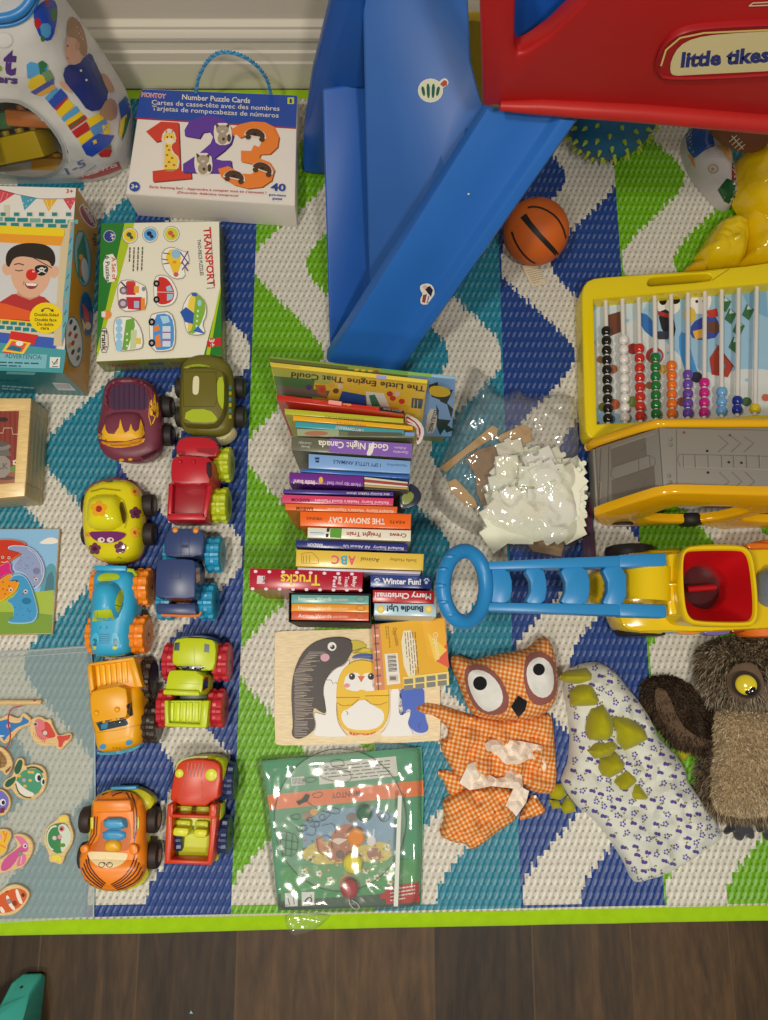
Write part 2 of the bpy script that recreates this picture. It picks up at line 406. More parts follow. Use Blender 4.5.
# ================================================================= ROOM SHELL
def floor_mat():
    m, nt, bs = newmat('dark_plank_floor'); N = nt.nodes; L = nt.links
    tc = N.new('ShaderNodeTexCoord'); sp = N.new('ShaderNodeSeparateXYZ'); L.new(tc.outputs['Object'], sp.inputs[0])
    def mth(op, a, b=None):
        n = N.new('ShaderNodeMath'); n.operation = op
        for i, x in enumerate((a, b)):
            if x is None: continue
            if isinstance(x, (int, float)): n.inputs[i].default_value = x
            else: L.new(x, n.inputs[i])
        return n.outputs[0]
    t = mth('DIVIDE', mth('SUBTRACT', sp.outputs['X'], -0.5334), 0.1526); idx = mth('FLOOR', t); fr = mth('FRACT', t)
    wn = N.new('ShaderNodeTexWhiteNoise'); wn.noise_dimensions = '1D'; L.new(idx, wn.inputs['W'])
    cb = N.new('ShaderNodeCombineXYZ'); L.new(mth('MULTIPLY', sp.outputs['X'], 26.0), cb.inputs[0]); L.new(mth('MULTIPLY', sp.outputs['Y'], 3.0), cb.inputs[1]); L.new(mth('MULTIPLY', idx, 7.3), cb.inputs[2])
    n1 = N.new('ShaderNodeTexNoise'); n1.inputs['Scale'].default_value = 1.0; n1.inputs['Detail'].default_value = 8; n1.inputs['Roughness'].default_value = 0.7; n1.inputs['Distortion'].default_value = 0.8
    L.new(cb.outputs[0], n1.inputs['Vector'])
    n2 = N.new('ShaderNodeTexNoise'); n2.inputs['Scale'].default_value = 90; n2.inputs['Detail'].default_value = 5
    mp = N.new('ShaderNodeMapping'); mp.inputs['Scale'].default_value = (1, 0.25, 1); L.new(tc.outputs['Object'], mp.inputs[0]); L.new(mp.outputs[0], n2.inputs['Vector'])
    v = mth('ADD', mth('MULTIPLY', n1.outputs['Fac'], 0.85), mth('ADD', mth('MULTIPLY', n2.outputs['Fac'], 0.3), mth('MULTIPLY', mth('SUBTRACT', wn.outputs['Value'], 0.5), 0.28)))
    cr = N.new('ShaderNodeValToRGB'); L.new(v, cr.inputs[0]); e = cr.color_ramp.elements
    e[0].position = 0.32; e[0].color = C(24, 15, 7); e[1].position = 0.85; e[1].color = C(88, 63, 34)
    k = cr.color_ramp.elements.new(0.56); k.color = C(54, 38, 20)
    seam = mth('MAXIMUM', mth('LESS_THAN', fr, 0.012), mth('GREATER_THAN', fr, 0.993))
    mx = N.new('ShaderNodeMix'); mx.data_type = 'RGBA'; L.new(mth('MULTIPLY', seam, 0.55), mx.inputs['Factor']); L.new(cr.outputs[0], mx.inputs['A']); mx.inputs['B'].default_value = C(84, 64, 40)
    L.new(mx.outputs['Result'], bs.inputs['Base Color']); bs.inputs['Roughness'].default_value = 0.5; bs.inputs['Specular IOR Level'].default_value = 0.3
    b = N.new('ShaderNodeBump'); b.inputs['Strength'].default_value = 0.3; b.inputs['Distance'].default_value = 0.002
    L.new(mth('SUBTRACT', n1.outputs['Fac'], mth('MULTIPLY', seam, 0.5)), b.inputs['Height']); L.new(b.outputs[0], bs.inputs['Normal']); return m
fm = MB(); fm.box(-1.6, 1.6, -1.3, 1.14, -0.05, 0.0, C(60, 46, 30)); structure(fm.build('floor', floor_mat(), loc=(0, 0, 0)))
WY = 1.128
wm = MB(); wm.box(-1.6, 1.6, WY, WY + 0.1, 0.0, 1.0, C(192, 182, 158)); structure(wm.build('wall_back', 'paint', loc=(0, 0, 0)))
prof = [(0, 0), (-.017, 0), (-.017, .062), (-.0145, .066), (-.0145, .085), (-.011, .089), (-.011, .108), (-.016, .114), (-.017, .122), (-.014, .130), (-.010, .134), (-.010, .140), (-.003, .147), (0, .147)]
bb = MB(); bb.loft([[Vector((x, WY + a, z)) for a, z in prof] for x in (-1.6, 1.6)], C(206, 197, 172)); structure(bb.build('baseboard_back', 'paint', loc=(0, 0, 0), sharp=25))
# ================================================================= RUG
def rug():
    x0, x1, y0, y1 = -1.02, 1.02, -0.372, 1.085; s = 0.0042; sx = 0.0035
    nx, ny = int((x1 - x0) / sx), int((y1 - y0) / s)
    xs = np.linspace(x0, x1, nx + 1); ys = np.linspace(y0, y1, ny + 1)
    sl = lambda x: -0.002 + 0.019 * x                                # the near edge runs a touch askew
    X, Y = np.meshgrid(xs, ys); Yw = Y + (1 - (Y - y0) / (y1 - y0)) * (sl(X) - 0.0)
    V = np.stack([X, Yw, np.full_like(X, 0.005)], -1).reshape(-1, 3)
    i, j = np.meshgrid(np.arange(nx), np.arange(ny)); a = (j * (nx + 1) + i).ravel()
    Fq = np.stack([a, a + 1, a + nx + 2, a + nx + 1], -1)
    cx = (X[:-1, :-1] + sx / 2).ravel(); cy = ((Yw[:-1, :-1] + Yw[1:, 1:]) / 2).ravel()
    bw = 0.2265; t = (cx + 0.4665 + 10 * bw) / bw; k = np.floor(t).astype(int) - 10; fr = t - np.floor(t)
    rs = np.random.RandomState(3)
    jag = ((np.arange(nx)[None, :] % 3) * .5 + np.arange(ny)[:, None] * 0).ravel()
    yy = cy + (jag - .5) * 0.0095 + rs.uniform(-.003, .003, cy.size)
    th = (0.735 - yy) / 0.362 * 2 * np.pi
    f = np.arcsin(0.8 * np.cos(th)) / np.arcsin(0.8)               # +1 at the left turns
    c = 0.5 - 0.295 * f
    white = np.abs(fr - c) < 0.218
    white &= (fr > 0.012) & (fr < 0.988) & (cy > y0 + 0.012)
    base = np.array([C(30, 124, 140), C(27, 62, 124), C(104, 166, 8)])   # teal, blue, green
    teal_i = (k + 1) % 3                                               # k=-1 teal, 0 blue, 1 green
    colr = base[teal_i].copy(); colr[white] = C(206, 200, 178)
    colr[:, :3] *= rs.uniform(0.93, 1.06, (cx.size, 1))
    colr[cy < y0 + 0.006 + sl(cx)] = C(190, 190, 150)
    rt = thing('area_rug', 'flat woven play rug with wavy white bands on blue, green and teal', 'rug', (0, 0, 0))
    me = bpy.data.meshes.new('woven_field'); me.from_pydata(V.tolist(), [], Fq.tolist())
    at = me.attributes.new('Col', 'FLOAT_COLOR', 'FACE'); at.data.foreach_set('color', colr.astype(np.float32).ravel())
    m, nt, bs = newmat('woven_straw'); N = nt.nodes; L = nt.links
    at = N.new('ShaderNodeAttribute'); at.attribute_name = 'Col'; tc = N.new('ShaderNodeTexCoord'); sp = N.new('ShaderNodeSeparateXYZ'); L.new(tc.outputs['Object'], sp.inputs[0])
    def mth(op, a, b=None):
        n = N.new('ShaderNodeMath'); n.operation = op
        for i, x in enumerate((a, b)):
            if x is None: continue
            if isinstance(x, (int, float)): n.inputs[i].default_value = x
            else: L.new(x, n.inputs[i])
        return n.outputs[0]
    # slanted ribs of stitches: columns 10 mm apart, a dark gap every 9 mm down each
    u = mth('DIVIDE', mth('SUBTRACT', sp.outputs['X'], mth('MULTIPLY', sp.outputs['Y'], 0.42)), 0.0105)
    v = mth('DIVIDE', sp.outputs['Y'], 0.0098)
    su = mth('SINE', mth('MULTIPLY', u, 6.2832)); sv = mth('SINE', mth('MULTIPLY', v, 6.2832))
    rib = mth('MULTIPLY', mth('ADD', su, 1), 0.5)
    dot = mth('MULTIPLY', mth('GREATER_THAN', su, 0.7), mth('GREATER_THAN', sv, 0.45))
    glint = mth('MULTIPLY', mth('LESS_THAN', su, -0.45), mth('GREATER_THAN', mth('SINE', mth('MULTIPLY', v, 3.1416)), 0.1))
    br = mth('ADD', mth('SUBTRACT', mth('ADD', 0.94, mth('MULTIPLY', rib, -0.1)), mth('MULTIPLY', dot, 0.42)), mth('MULTIPLY', glint, 0.16))  # bright stitch glints and slight rib shading are painted into the colour
    sc = N.new('ShaderNodeVectorMath'); sc.operation = 'SCALE'; L.new(at.outputs['Color'], sc.inputs[0]); L.new(br, sc.inputs['Scale']); gm = N.new('ShaderNodeMix'); gm.data_type = 'RGBA'; L.new(mth('MULTIPLY', glint, 0.12), gm.inputs['Factor']); L.new(sc.outputs[0], gm.inputs['A']); gm.inputs['B'].default_value = C(215, 215, 200); L.new(gm.outputs['Result'], bs.inputs['Base Color'])
    b = N.new('ShaderNodeBump'); b.inputs['Strength'].default_value = 0.55; b.inputs['Distance'].default_value = 0.0022
    L.new(mth('SUBTRACT', mth('MULTIPLY', mth('SINE', mth('MULTIPLY', u, 6.2832)), -0.5), mth('MULTIPLY', dot, 0.7)), b.inputs['Height']); L.new(b.outputs[0], bs.inputs['Normal'])
    bs.inputs['Roughness'].default_value = 0.42; bs.inputs['Specular IOR Level'].default_value = 0.4
    me.materials.append(m); o = bpy.data.objects.new('woven_field', me); COL.objects.link(o); o.parent = rt
    g = MB(); gc = C(150, 190, 12)
    def strip(pa, pb, w):                                             # folded binding around an edge, cross-section a flat loop
        n = 40; rings = []
        for q in range(n + 1):
            p = Vector(pa).lerp(Vector(pb), q / n); d = (Vector(pb) - Vector(pa)).normalized(); o_ = Vector((d.y, -d.x, 0))
            wob = 0.0015 * noise.noise(p * 9)
            cs = [(-.001, .0001), (w, .0001), (w + .002, .0025), (w, .0049), (w * .5, .0055), (-.001, .0054)]
            rings.append([p + o_ * (a + (wob if a > 0 else 0)) + Vector((0, 0, z)) for a, z in cs])
        g.loft(rings, gc)
    strip((x0, y0 + sl(x0), 0), (x1, y0 + sl(x1), 0), 0.019); strip((x1, y1, 0), (x0, y1, 0), 0.019)
    strip((x1, y0 + sl(x1), 0), (x1, y1, 0), 0.019); strip((x0, y1, 0), (x0, y0 + sl(x0), 0), 0.019)
    bo = g.build('edge_binding', 'cloth', rt, sharp=50); bo['label'] = 'lime green cloth edge binding'
rug()
CLAMP[0] = True
# ================================================================= BOXES AND BOARDS
def px_hexa(topq, z1, botq, z0, col, mat, name, parent, r=0.002):
    m = MB(); m.hexa([P(u, v, z0) for u, v in botq], [P(u, v, z1) for u, v in topq], col, r); m.build(name, mat, parent); return m
SKIN = C(205, 150, 110)
# ---- number puzzle box
def number_box():
    z = 0.064; q = [(125.5, 194), (295, 206), (297.5, 95), (141.5, 88.5)]
    t = thing('puzzle_box', 'white and blue number puzzle cards box with a blue rope handle, against the baseboard', 'box', P(212, 150))
    b = MB(); top = [P(u, v, z) for u, v in q]
    bot = [Vector((top[0].x + .004, top[0].y - .006, RUGZ)), Vector((top[1].x - .002, top[1].y - .006, RUGZ)), Vector((top[2].x, top[2].y, RUGZ)), Vector((top[3].x, top[3].y, RUGZ))]
    b.hexa(bot, top, C(214, 204, 184), .0015); b.build('carton', 'laminate', t)
    d = Draw(on_z(z))
    d.poly([(127, 193), (294.5, 205), (297, 96), (142, 90)], C(226, 216, 196))
    d.poly([(135.2, 117.5), (296.2, 127.5), (297.2, 95.5), (141.8, 89.2)], C(38, 72, 150))
    d.poly([(135.2, 117.5), (296.2, 127.5), (296.1, 129), (135, 119)], C(170, 40, 40))
    d.text('MONTOY', (141.5, 96.5), (166, 98.5), 4.2, C(225, 200, 190), .05); d.text('MONTOY', (142, 96.5), (165.6, 98.5), 3.9, C(196, 44, 34), .0)
    d.text('Number Puzzle Cards', (182, 99.3), (250, 103), 5, WHITE, .02)
    d.text('Cartes de casse-tête avec des nombres', (151.5, 104.4), (279.5, 110.8), 4.6, WHITE, .008)
    d.text('Tarjetas de rompecabezas de números', (151.8, 110.2), (278.5, 117.6), 4.6, WHITE, .008)
    d.rect(287.5, 97.5, 294, 104, C(190, 200, 60)); d.ell(290.7, 100, 1.3, 1.3, NAVY); d.rect(289.5, 101, 292, 103, NAVY)
    rd, pu, og = C(205, 62, 42), C(95, 55, 145), C(230, 125, 45)
    one = [(146, 131.5), (161, 121.5), (178.5, 122.5), (180.5, 171), (191, 172), (191.5, 178.5), (153, 182), (152.5, 171), (165, 169.5), (163.5, 140), (156, 142)]
    d.poly([(x + 1.2, y + 1) for x, y in one], C(120, 40, 30)); d.poly(one, rd)
    two = [(185, 136), (184.5, 130), (189, 122), (199, 117), (212, 115.5), (224, 119), (231, 127), (233.5, 136), (231, 144), (224, 151), (214, 158.5), (222, 160.5), (231, 160.5), (232.5, 173), (183, 172.5), (183, 164), (199, 153.5), (210.5, 143.5), (213, 137), (209.5, 131.5), (203, 132.5), (199.5, 138.5)]
    d.poly([(x + 1.2, y + 1) for x, y in two], C(55, 30, 90)); d.poly(two, pu)
    d.line([(232, 133), (241, 127.5), (252, 125), (264, 125.5), (273, 130), (276.5, 138), (274, 146), (266, 151)], 7, og)
    three = [(233.5, 131.5), (238, 126.5), (249, 123.5), (262, 124), (273, 128.5), (279, 137), (277.5, 147), (270, 154), (260.5, 154.5), (259, 158), (269.5, 162), (274.5, 170), (271.5, 180.5), (262, 187), (248, 188.5), (234.5, 185), (221.5, 177.5), (218, 169), (228, 166), (233.5, 169), (241, 173.5), (251, 174), (257, 170), (252.5, 164), (241, 161.5), (241, 150.5), (251, 151), (254, 145), (259, 147), (262, 141), (258, 135), (249, 134.5), (240, 138)]
    d.poly([(x + 1.2, y + 1) for x, y in three], C(150, 75, 25)); d.poly(three, og)
    gf, gd = C(238, 196, 70), C(170, 110, 40)                                    # giraffe
    d.poly(smooth([(161, 136), (167, 128), (174, 130), (177, 141), (171, 145), (173, 152), (180, 158), (178, 171), (162, 171), (163, 148)], 1), WHITE)
    d.poly([(165, 143), (170.5, 143), (172, 153), (178, 158), (176.5, 169.5), (164, 169.5)], gf); d.ell(169.3, 138, 6, 5.2, gf); d.ell(169.5, 141, 4.5, 3, C(235, 215, 180))
    for x, y in ((167, 146), (169, 150), (167, 155), (172, 158), (169, 162), (174, 165), (166, 166)): d.ell(x, y, 1.3, 1.1, gd)
    d.line([(166.5, 133), (166, 129)], 1, gd); d.line([(172, 133), (173, 129)], 1, gd); d.ell(167.3, 137, .8, .9, BLACK); d.ell(171.5, 137, .8, .9, BLACK); d.line([(164, 170), (176, 170)], 1.2, gd)
    def cat(x, y):
        g = C(165, 145, 118); dk = C(70, 55, 45)
        d.poly(smooth([(x - 8, y - 10), (x + 8, y - 10), (x + 10, y + 6), (x + 6, y + 12), (x - 6, y + 12), (x - 9, y + 2)], 1), C(225, 215, 190))
        d.ell(x + 6.5, y + 5, 2, 4, dk); d.ell(x, y + 5.5, 5, 6, g); d.poly([(x - 6.8, y - 10), (x - 3, y - 7.5), (x - 6, y - 3)], dk); d.poly([(x + 6.8, y - 9.5), (x + 3, y - 7.5), (x + 6, y - 3)], dk)
        d.ell(x, y - 3.2, 6.2, 4.8, g); d.ell(x - 2.4, y - 3.8, 1, 1, WHITE); d.ell(x + 2.4, y - 3.8, 1, 1, WHITE); d.ell(x - 2.4, y - 3.8, .6, .6, BLACK); d.ell(x + 2.4, y - 3.8, .6, .6, BLACK); d.ell(x, y - 1.6, 2, 1.4, C(200, 185, 165)); d.ell(x + 1, y + 6, 1.5, 1.6, dk)
    cat(222.5, 133); cat(203, 163)
    def mole(x, y, a):
        d.ell(x, y + 1, 11.2, 8.6, C(225, 215, 195), a, a0=180, a1=360); d.ell(x, y, 10, 7.5, C(75, 50, 32), a, a0=180, a1=360); k = math.radians(a)
        for s in (-7, 7): d.ell(x + s * math.cos(k), y + s * math.sin(k) + 2, 2.8, 2.6, C(75, 50, 32))
        d.ell(x, y - 2, 1.6, 1.1, C(35, 25, 20))
    mole(255, 136, 10); mole(234, 178, 12); mole(262, 170, 20)
    d.ell(134.5, 186.5, 5.3, 5, C(45, 75, 145)); d.text('3+', (131, 188.2), (138, 188.7), 4, WHITE, .03)
    d.text('Early learning fun! - Apprendre à compter tout en s’amusant !', (149.5, 187.8), (266, 193.8), 2.4, C(180, 50, 50), .01)
    d.text('¡Diversión didáctica temprana!', (177, 193.2), (238, 196.6), 2.2, C(180, 50, 50), .01)
    d.text('40', (270.5, 190.2), (285.5, 191.2), 7.2, C(40, 65, 140), .03); d.text('pcs-mcx', (269, 195.5), (286, 196.6), 2.4, C(40, 65, 140), .02); d.text('pzas', (272.5, 199.4), (282, 199.9), 2.4, C(40, 65, 140), .02)
    o = d.build('printed_front', 'laminate', t)
    m = MB(); y = top[2].y + .004                                                # twisted rope loop behind the carton
    a0 = Vector((top[3].x + .085, y, .05)); px_pts = [(196, 92), (198, 78), (206, 62), (216, 52.5), (230, 51.5), (246, 57), (259, 67), (268, 80), (271, 95)]
    pts = []
    for i, (u, v) in enumerate(px_pts): pts.append(PY(u, v, y + .004 * math.sin(i)))
    pts = [Vector(q) for q in smooth([tuple(q) for q in pts], 2, closed=False)]
    pts = [Vector((pts[0].x, pts[0].y, .03))] + pts + [Vector((pts[-1].x, pts[-1].y, .03))]
    for ph in (0, math.pi):
        q = []
        for i in range(len(pts) - 1):
            for k in range(4):
                p = pts[i].lerp(pts[i + 1], k / 4); a = ph + (i * 4 + k) * .9; q.append(p + Vector((math.cos(a) * .0016, math.sin(a) * .0016, math.sin(a) * .0008)))
        m.tube(q, .0021, C(40, 120, 160) if ph == 0 else C(70, 150, 185), 6)
    m.build('rope_handle', 'cloth', t)['label'] = 'light blue twisted rope handle'
number_box()
# ---- puppet theatre box
def theatre_box():
    z = .112; q = [(-42, 369), (63.5, 373.5), (76.5, 187), (-38, 184)]
    t = thing('puppet_theatre_box', 'tall teal and ochre puppet theatre carton showing a boy with a red clown nose', 'box', P(20, 290))
    top = [P(u, v, z) for u, v in q]; bot = [Vector((p.x, p.y, RUGZ)) for p in top]
    b = MB(); b.hexa(bot, top, C(42, 104, 106), .0015); b.build('carton', 'laminate', t)
    d = Draw(on_z(z)); tl = C(80, 158, 158)
    d.poly([(-41, 368), (63, 372.5), (76, 188), (-37, 185)], C(222, 214, 196))
    for pts, c in (([(-12, 186), (15.5, 193.5), (0, 203.5), (-12, 206)], C(205, 70, 75)), ([(20.5, 195.3), (37, 198), (24.5, 210.5)], C(70, 150, 165)), ([(42.5, 199), (57.5, 198.8), (48.5, 211.5)], C(225, 170, 40)), ([(63, 198.8), (76, 198), (70.3, 210.3)], C(205, 70, 75))): d.poly(pts, c)
    d.line([(-12, 187), (15.5, 194), (40, 198.8), (62, 198.8), (76, 197.5)], .5, C(90, 70, 60))
    for x, y in ((23.5, 203), (28, 201), (26, 206), (31, 200)): d.ell(x, y, .8, .8, C(150, 195, 200))
    for x, y in ((68, 202), (71, 205), (73, 201)): d.ell(x, y, .7, .7, C(225, 150, 150))
    d.line([(46, 200), (49, 209)], 1, C(240, 205, 110)); d.line([(52, 200), (51, 208)], 1, C(240, 205, 110)); d.line([(4, 192), (0, 202)], 1.2, C(225, 120, 120)); d.line([(8, 193), (6, 199)], 1, C(225, 120, 120))
    d.text('3+', (66, 193), (73, 193.2), 4, C(195, 60, 55), .02)
    br = C(30, 128, 122)                                                       # castle wall
    d.poly([(-42, 216), (71, 221.5), (66, 233), (-42, 228)], C(210, 200, 165))
    d.rect(4, 205, 9.5, 217, C(205, 195, 160))
    for x in (0, 13.5, 26.5, 38.5, 51.5, 65.5):
        d.rect(x, 212, x + 6.4, 216.5, C(205, 196, 165)); d.rect(x + .5, 212.5, x + 5.6, 216, br)
    for i in range(7):
        d.rect(-8 + i * 12.6, 217 + i * .45, 2.5 - 8 + 8 + i * 12.6, 221 + i * .45, br if i % 3 else C(110, 165, 150))
        d.rect(-14 + i * 12.4, 222 + i * .4, -6 + i * 12.4, 225.4 + i * .4, br)
    d.poly([(-42, 223.5), (65, 228.5), (64, 236.5), (-42, 231.5)], C(232, 200, 30)); d.poly([(-42, 231.5), (64, 236.5), (63, 246), (-42, 240)], C(228, 150, 40))
    d.poly([(-42, 240), (62.8, 246), (57, 340), (-42, 330)], C(205, 202, 192))
    # boy
    d.poly(smooth([(-14, 322), (-8, 307), (6, 298), (14, 293), (42, 295), (52, 304), (58, 318), (57.5, 330), (-14, 325)], 1), C(178, 52, 48))
    d.poly([(18, 284), (41, 286), (40, 296), (30, 300), (17, 295)], C(196, 142, 108))
    sk = C(218, 168, 132); d.ell(6.5, 269.5, 4.4, 6.2, sk, -15); d.ell(54.5, 272, 4.2, 6.2, sk, 15)
    d.poly(smooth([(9, 258), (15, 249), (48, 251), (53, 262), (50, 282), (42, 294), (30, 299), (19, 294), (11, 281)], 2), sk)
    hair = [(5.5, 264), (6, 253), (13, 246), (24, 243), (36, 243), (47, 245), (54, 251), (56, 261), (52.5, 268), (49, 261), (42, 260), (34, 258), (22, 256), (14, 258), (11, 263), (9, 268)]
    d.poly(smooth(hair, 2), C(42, 34, 28)); d.line([(14, 264.5), (19, 263.5), (24, 265)], 1.2, C(90, 60, 45)); d.line([(15, 270), (19, 271), (23, 270)], 1, C(80, 50, 40))
    d.line([(32, 257), (52, 268)], .8, C(30, 28, 28)); d.poly(smooth([(34.5, 266.5), (40, 264.5), (48, 266), (48.5, 271), (44, 276), (38, 275.5), (35, 271)], 2), C(32, 32, 36))
    d.ell(41.7, 269.5, 2.7, 2.4, WHITE); d.line([(37.5, 269), (46, 273)], 1, WHITE); d.line([(46, 268), (37.5, 273.5)], 1, WHITE); d.ell(40.8, 269.5, .6, .7, BLACK); d.ell(42.7, 269.7, .6, .7, BLACK)
    d.ell(31.5, 274.8, 5.6, 5.8, C(205, 40, 34)); d.ell(33.5, 271.5, 1.4, 1, C(235, 170, 150))
    d.poly(smooth([(24, 282.5), (31, 283.5), (38.5, 283), (36, 288), (30.5, 289.5), (26, 287)], 1), C(140, 60, 55)); d.poly([(25.5, 283.2), (37.5, 283.6), (35.5, 286), (27, 285.6)], C(235, 228, 215)); d.line([(24, 281), (23, 285)], .6, C(170, 110, 85))
    d.poly(smooth([(-42, 304), (0, 302), (20, 308), (40, 314), (60, 313), (58, 322), (-42, 316)], 1), C(222, 92, 40)); d.poly([(-42, 315), (58.5, 324), (58, 328), (-42, 319)], C(235, 190, 30))
    d.poly([(-42, 319), (57.5, 328), (56.5, 339), (-42, 329)], C(205, 198, 168))
    for i in range(8):
        d.rect(-6 + i * 8.2, 320 + i * .72, .5 + i * 8.2, 323.5 + i * .72, br); d.rect(-10 + i * 8.2, 324.6 + i * .72, -3.6 + i * 8.2, 328.4 + i * .72, br)
    d.poly([(-42, 328), (56, 338), (55, 352), (-42, 342)], C(62, 92, 168)); d.poly([(-42, 338), (20, 345), (66, 350), (63, 373), (-42, 369)], C(72, 150, 148))
    d.poly([(60.5, 247), (66, 231), (70, 219), (74, 221), (70, 248), (62, 346), (53.5, 345.5)], C(206, 186, 140))       # wooden post and curtain side
    d.poly([(71, 222), (74.5, 222), (68, 320), (61.5, 345), (63, 300)], C(110, 160, 160))
    for k in range(9): d.line([(72.5 - k * .85, 226 + k * 12), (70 - k * .85, 231 + k * 12)], 1, C(225, 130, 80) if k % 3 == 0 else C(60, 110, 120))
    d.ell(46, 318, 16.4, 15.6, C(236, 202, 24))
    d.line([(42.5, 310.5), (45, 308.3), (48.5, 308.3), (52.5, 311)], 1, C(60, 60, 20)); d.poly([(41, 312), (44.2, 311.2), (41.8, 308.5)], C(60, 60, 20)); d.poly([(53.8, 312), (50.4, 311.2), (53, 308.5)], C(60, 60, 20))
    for s, a, b_, yy in (('Double-Sided', 34.5, 58.5, 316), ('Double face', 34.8, 56.5, 321), ('De doble', 37, 53.5, 325.5), ('cara', 40.5, 49, 329.3)): d.text(s, (a, yy), (b_, yy + .4), 3, C(75, 70, 20), .02)
    d.poly([(9, 338), (11, 331), (38, 335), (34, 345), (9, 340)], C(205, 50, 40)); d.poly([(10, 339), (31, 343), (23.5, 354), (2, 351.5)], C(235, 195, 60)); d.poly([(12, 341), (27, 343.6), (22, 352), (6, 350)], C(225, 90, 60)); d.ell(19.5, 343.5, 3.8, 2.5, C(235, 225, 205)); d.poly([(6, 349), (12, 345), (22, 348), (20, 352)], C(40, 110, 130)); d.line([(3, 352), (18, 354)], 1.4, C(205, 60, 50))
    d.poly([(-42, 352), (47.5, 354.5), (46, 368.5), (-42, 366)], C(120, 178, 180)); d.text('ADVERTENCIA:', (5, 357.8), (42, 359.6), 4.5, C(30, 75, 80), 0)
    d.lines_of_text((-8, 362), (40, 363.6), 1.4, C(40, 90, 95), 2, 3.2)
    d.poly([(50, 357), (60.5, 357.3), (59.5, 368), (49.5, 367.5)], C(220, 215, 200)); d.line([(52, 361.5), (54, 364), (58, 359)], 1, C(60, 70, 60)); d.line([(57, 358.8), (57, 363.5), (53, 364.5)], .7, C(60, 70, 60)); d.line([(52, 366.5), (58, 366.7)], .8, C(60, 70, 60))
    d.build('printed_front', 'laminate', t)
    # right side panel (ochre) and near end panel
    s = Draw(on_plane(top[1], (top[2] - top[1]).cross(Vector((0, 0, 1)))))
    s.poly([PX(top[1]), PX(top[2]), PX(bot[2] + Vector((0, 0, .001))), PX(bot[1] + Vector((0, 0, .001)))], C(188, 130, 20))
    s.ell(88, 216.5, 13.5, 5.6, C(225, 205, 190), 56); s.ell(88, 216.5, 12.3, 4.7, C(168, 38, 44), 56); s.text('Melissa', (81, 204.5), (91.5, 222.5), 3, WHITE, .02); s.text('& Doug', (86.5, 210), (95, 226), 2.4, WHITE, .02)
    s.ell(82.7, 258.5, 8.6, 28.5, C(50, 128, 130), -5); s.ell(82.7, 258.5, 7.6, 27, C(140, 165, 165), -5)
    s.poly([(77, 250), (84, 232), (88, 262), (84, 284), (78, 276)], C(60, 120, 95)); s.poly([(80, 262), (84, 254), (84, 270), (80, 278)], C(195, 110, 40)); s.ell(81, 257, 2, 3, C(220, 150, 70)); s.ell(85, 270, 3.5, 12, C(195, 200, 205), -5)
    s.text('Ages', (93, 233), (94.5, 246), 4, C(60, 60, 50), .01)
    s.ell(87, 314, 7, 23, C(50, 128, 140), -4); s.ell(87, 314, 6, 21.5, C(40, 70, 130), -4); s.poly([(82, 303), (88, 310), (91, 328), (85, 322)], C(205, 50, 40)); s.poly([(82, 318), (86, 326), (84, 332)], C(230, 200, 60)); s.ell(88, 326, 3, 4, C(225, 205, 190))
    s.ell(74, 342, 9, 26, C(40, 120, 125), -5); s.ell(74, 342, 8, 24.6, C(206, 206, 198), -5)
    for x, y, c in ((71, 322, NAVY), (75, 328, BLACK), (70, 334, C(180, 50, 40)), (76, 336, C(170, 60, 60)), (70, 345, C(220, 160, 60)), (73, 352, C(60, 40, 40)), (79, 350, C(70, 90, 80)), (78, 358, C(60, 90, 70)), (73, 343, C(150, 60, 60))): s.ell(x, y, 1.5, 3, c, 20)
    s.build('printed_side', 'laminate', t)
    e = Draw(on_plane(top[0], (top[1] - top[0]).cross(Vector((0, 0, 1)))))
    e.poly([PX(top[0]), PX(top[1]), PX(bot[1] + Vector((0, 0, .001))), PX(bot[0] + Vector((0, 0, .001)))], C(44, 112, 112)); e.poly([(7, 371.5), (36, 372.5), (34, 375), (6, 374)], C(120, 178, 178))
    e.lines_of_text((2, 386), (34, 388), 1.4, C(150, 190, 188), 2, 2.6); e.lines_of_text((-10, 380), (40, 381.6), .9, C(30, 80, 82), 1, 2)
    e.poly([(52, 382.5), (69, 383.5), (76, 390.6), (58, 390)], C(208, 206, 196))
    for k in range(7): e.line([(55 + k * 2.1, 384), (58.6 + k * 2.1, 388.6)], .8, C(120, 130, 125))
    e.build('printed_end', 'laminate', t)
theatre_box()
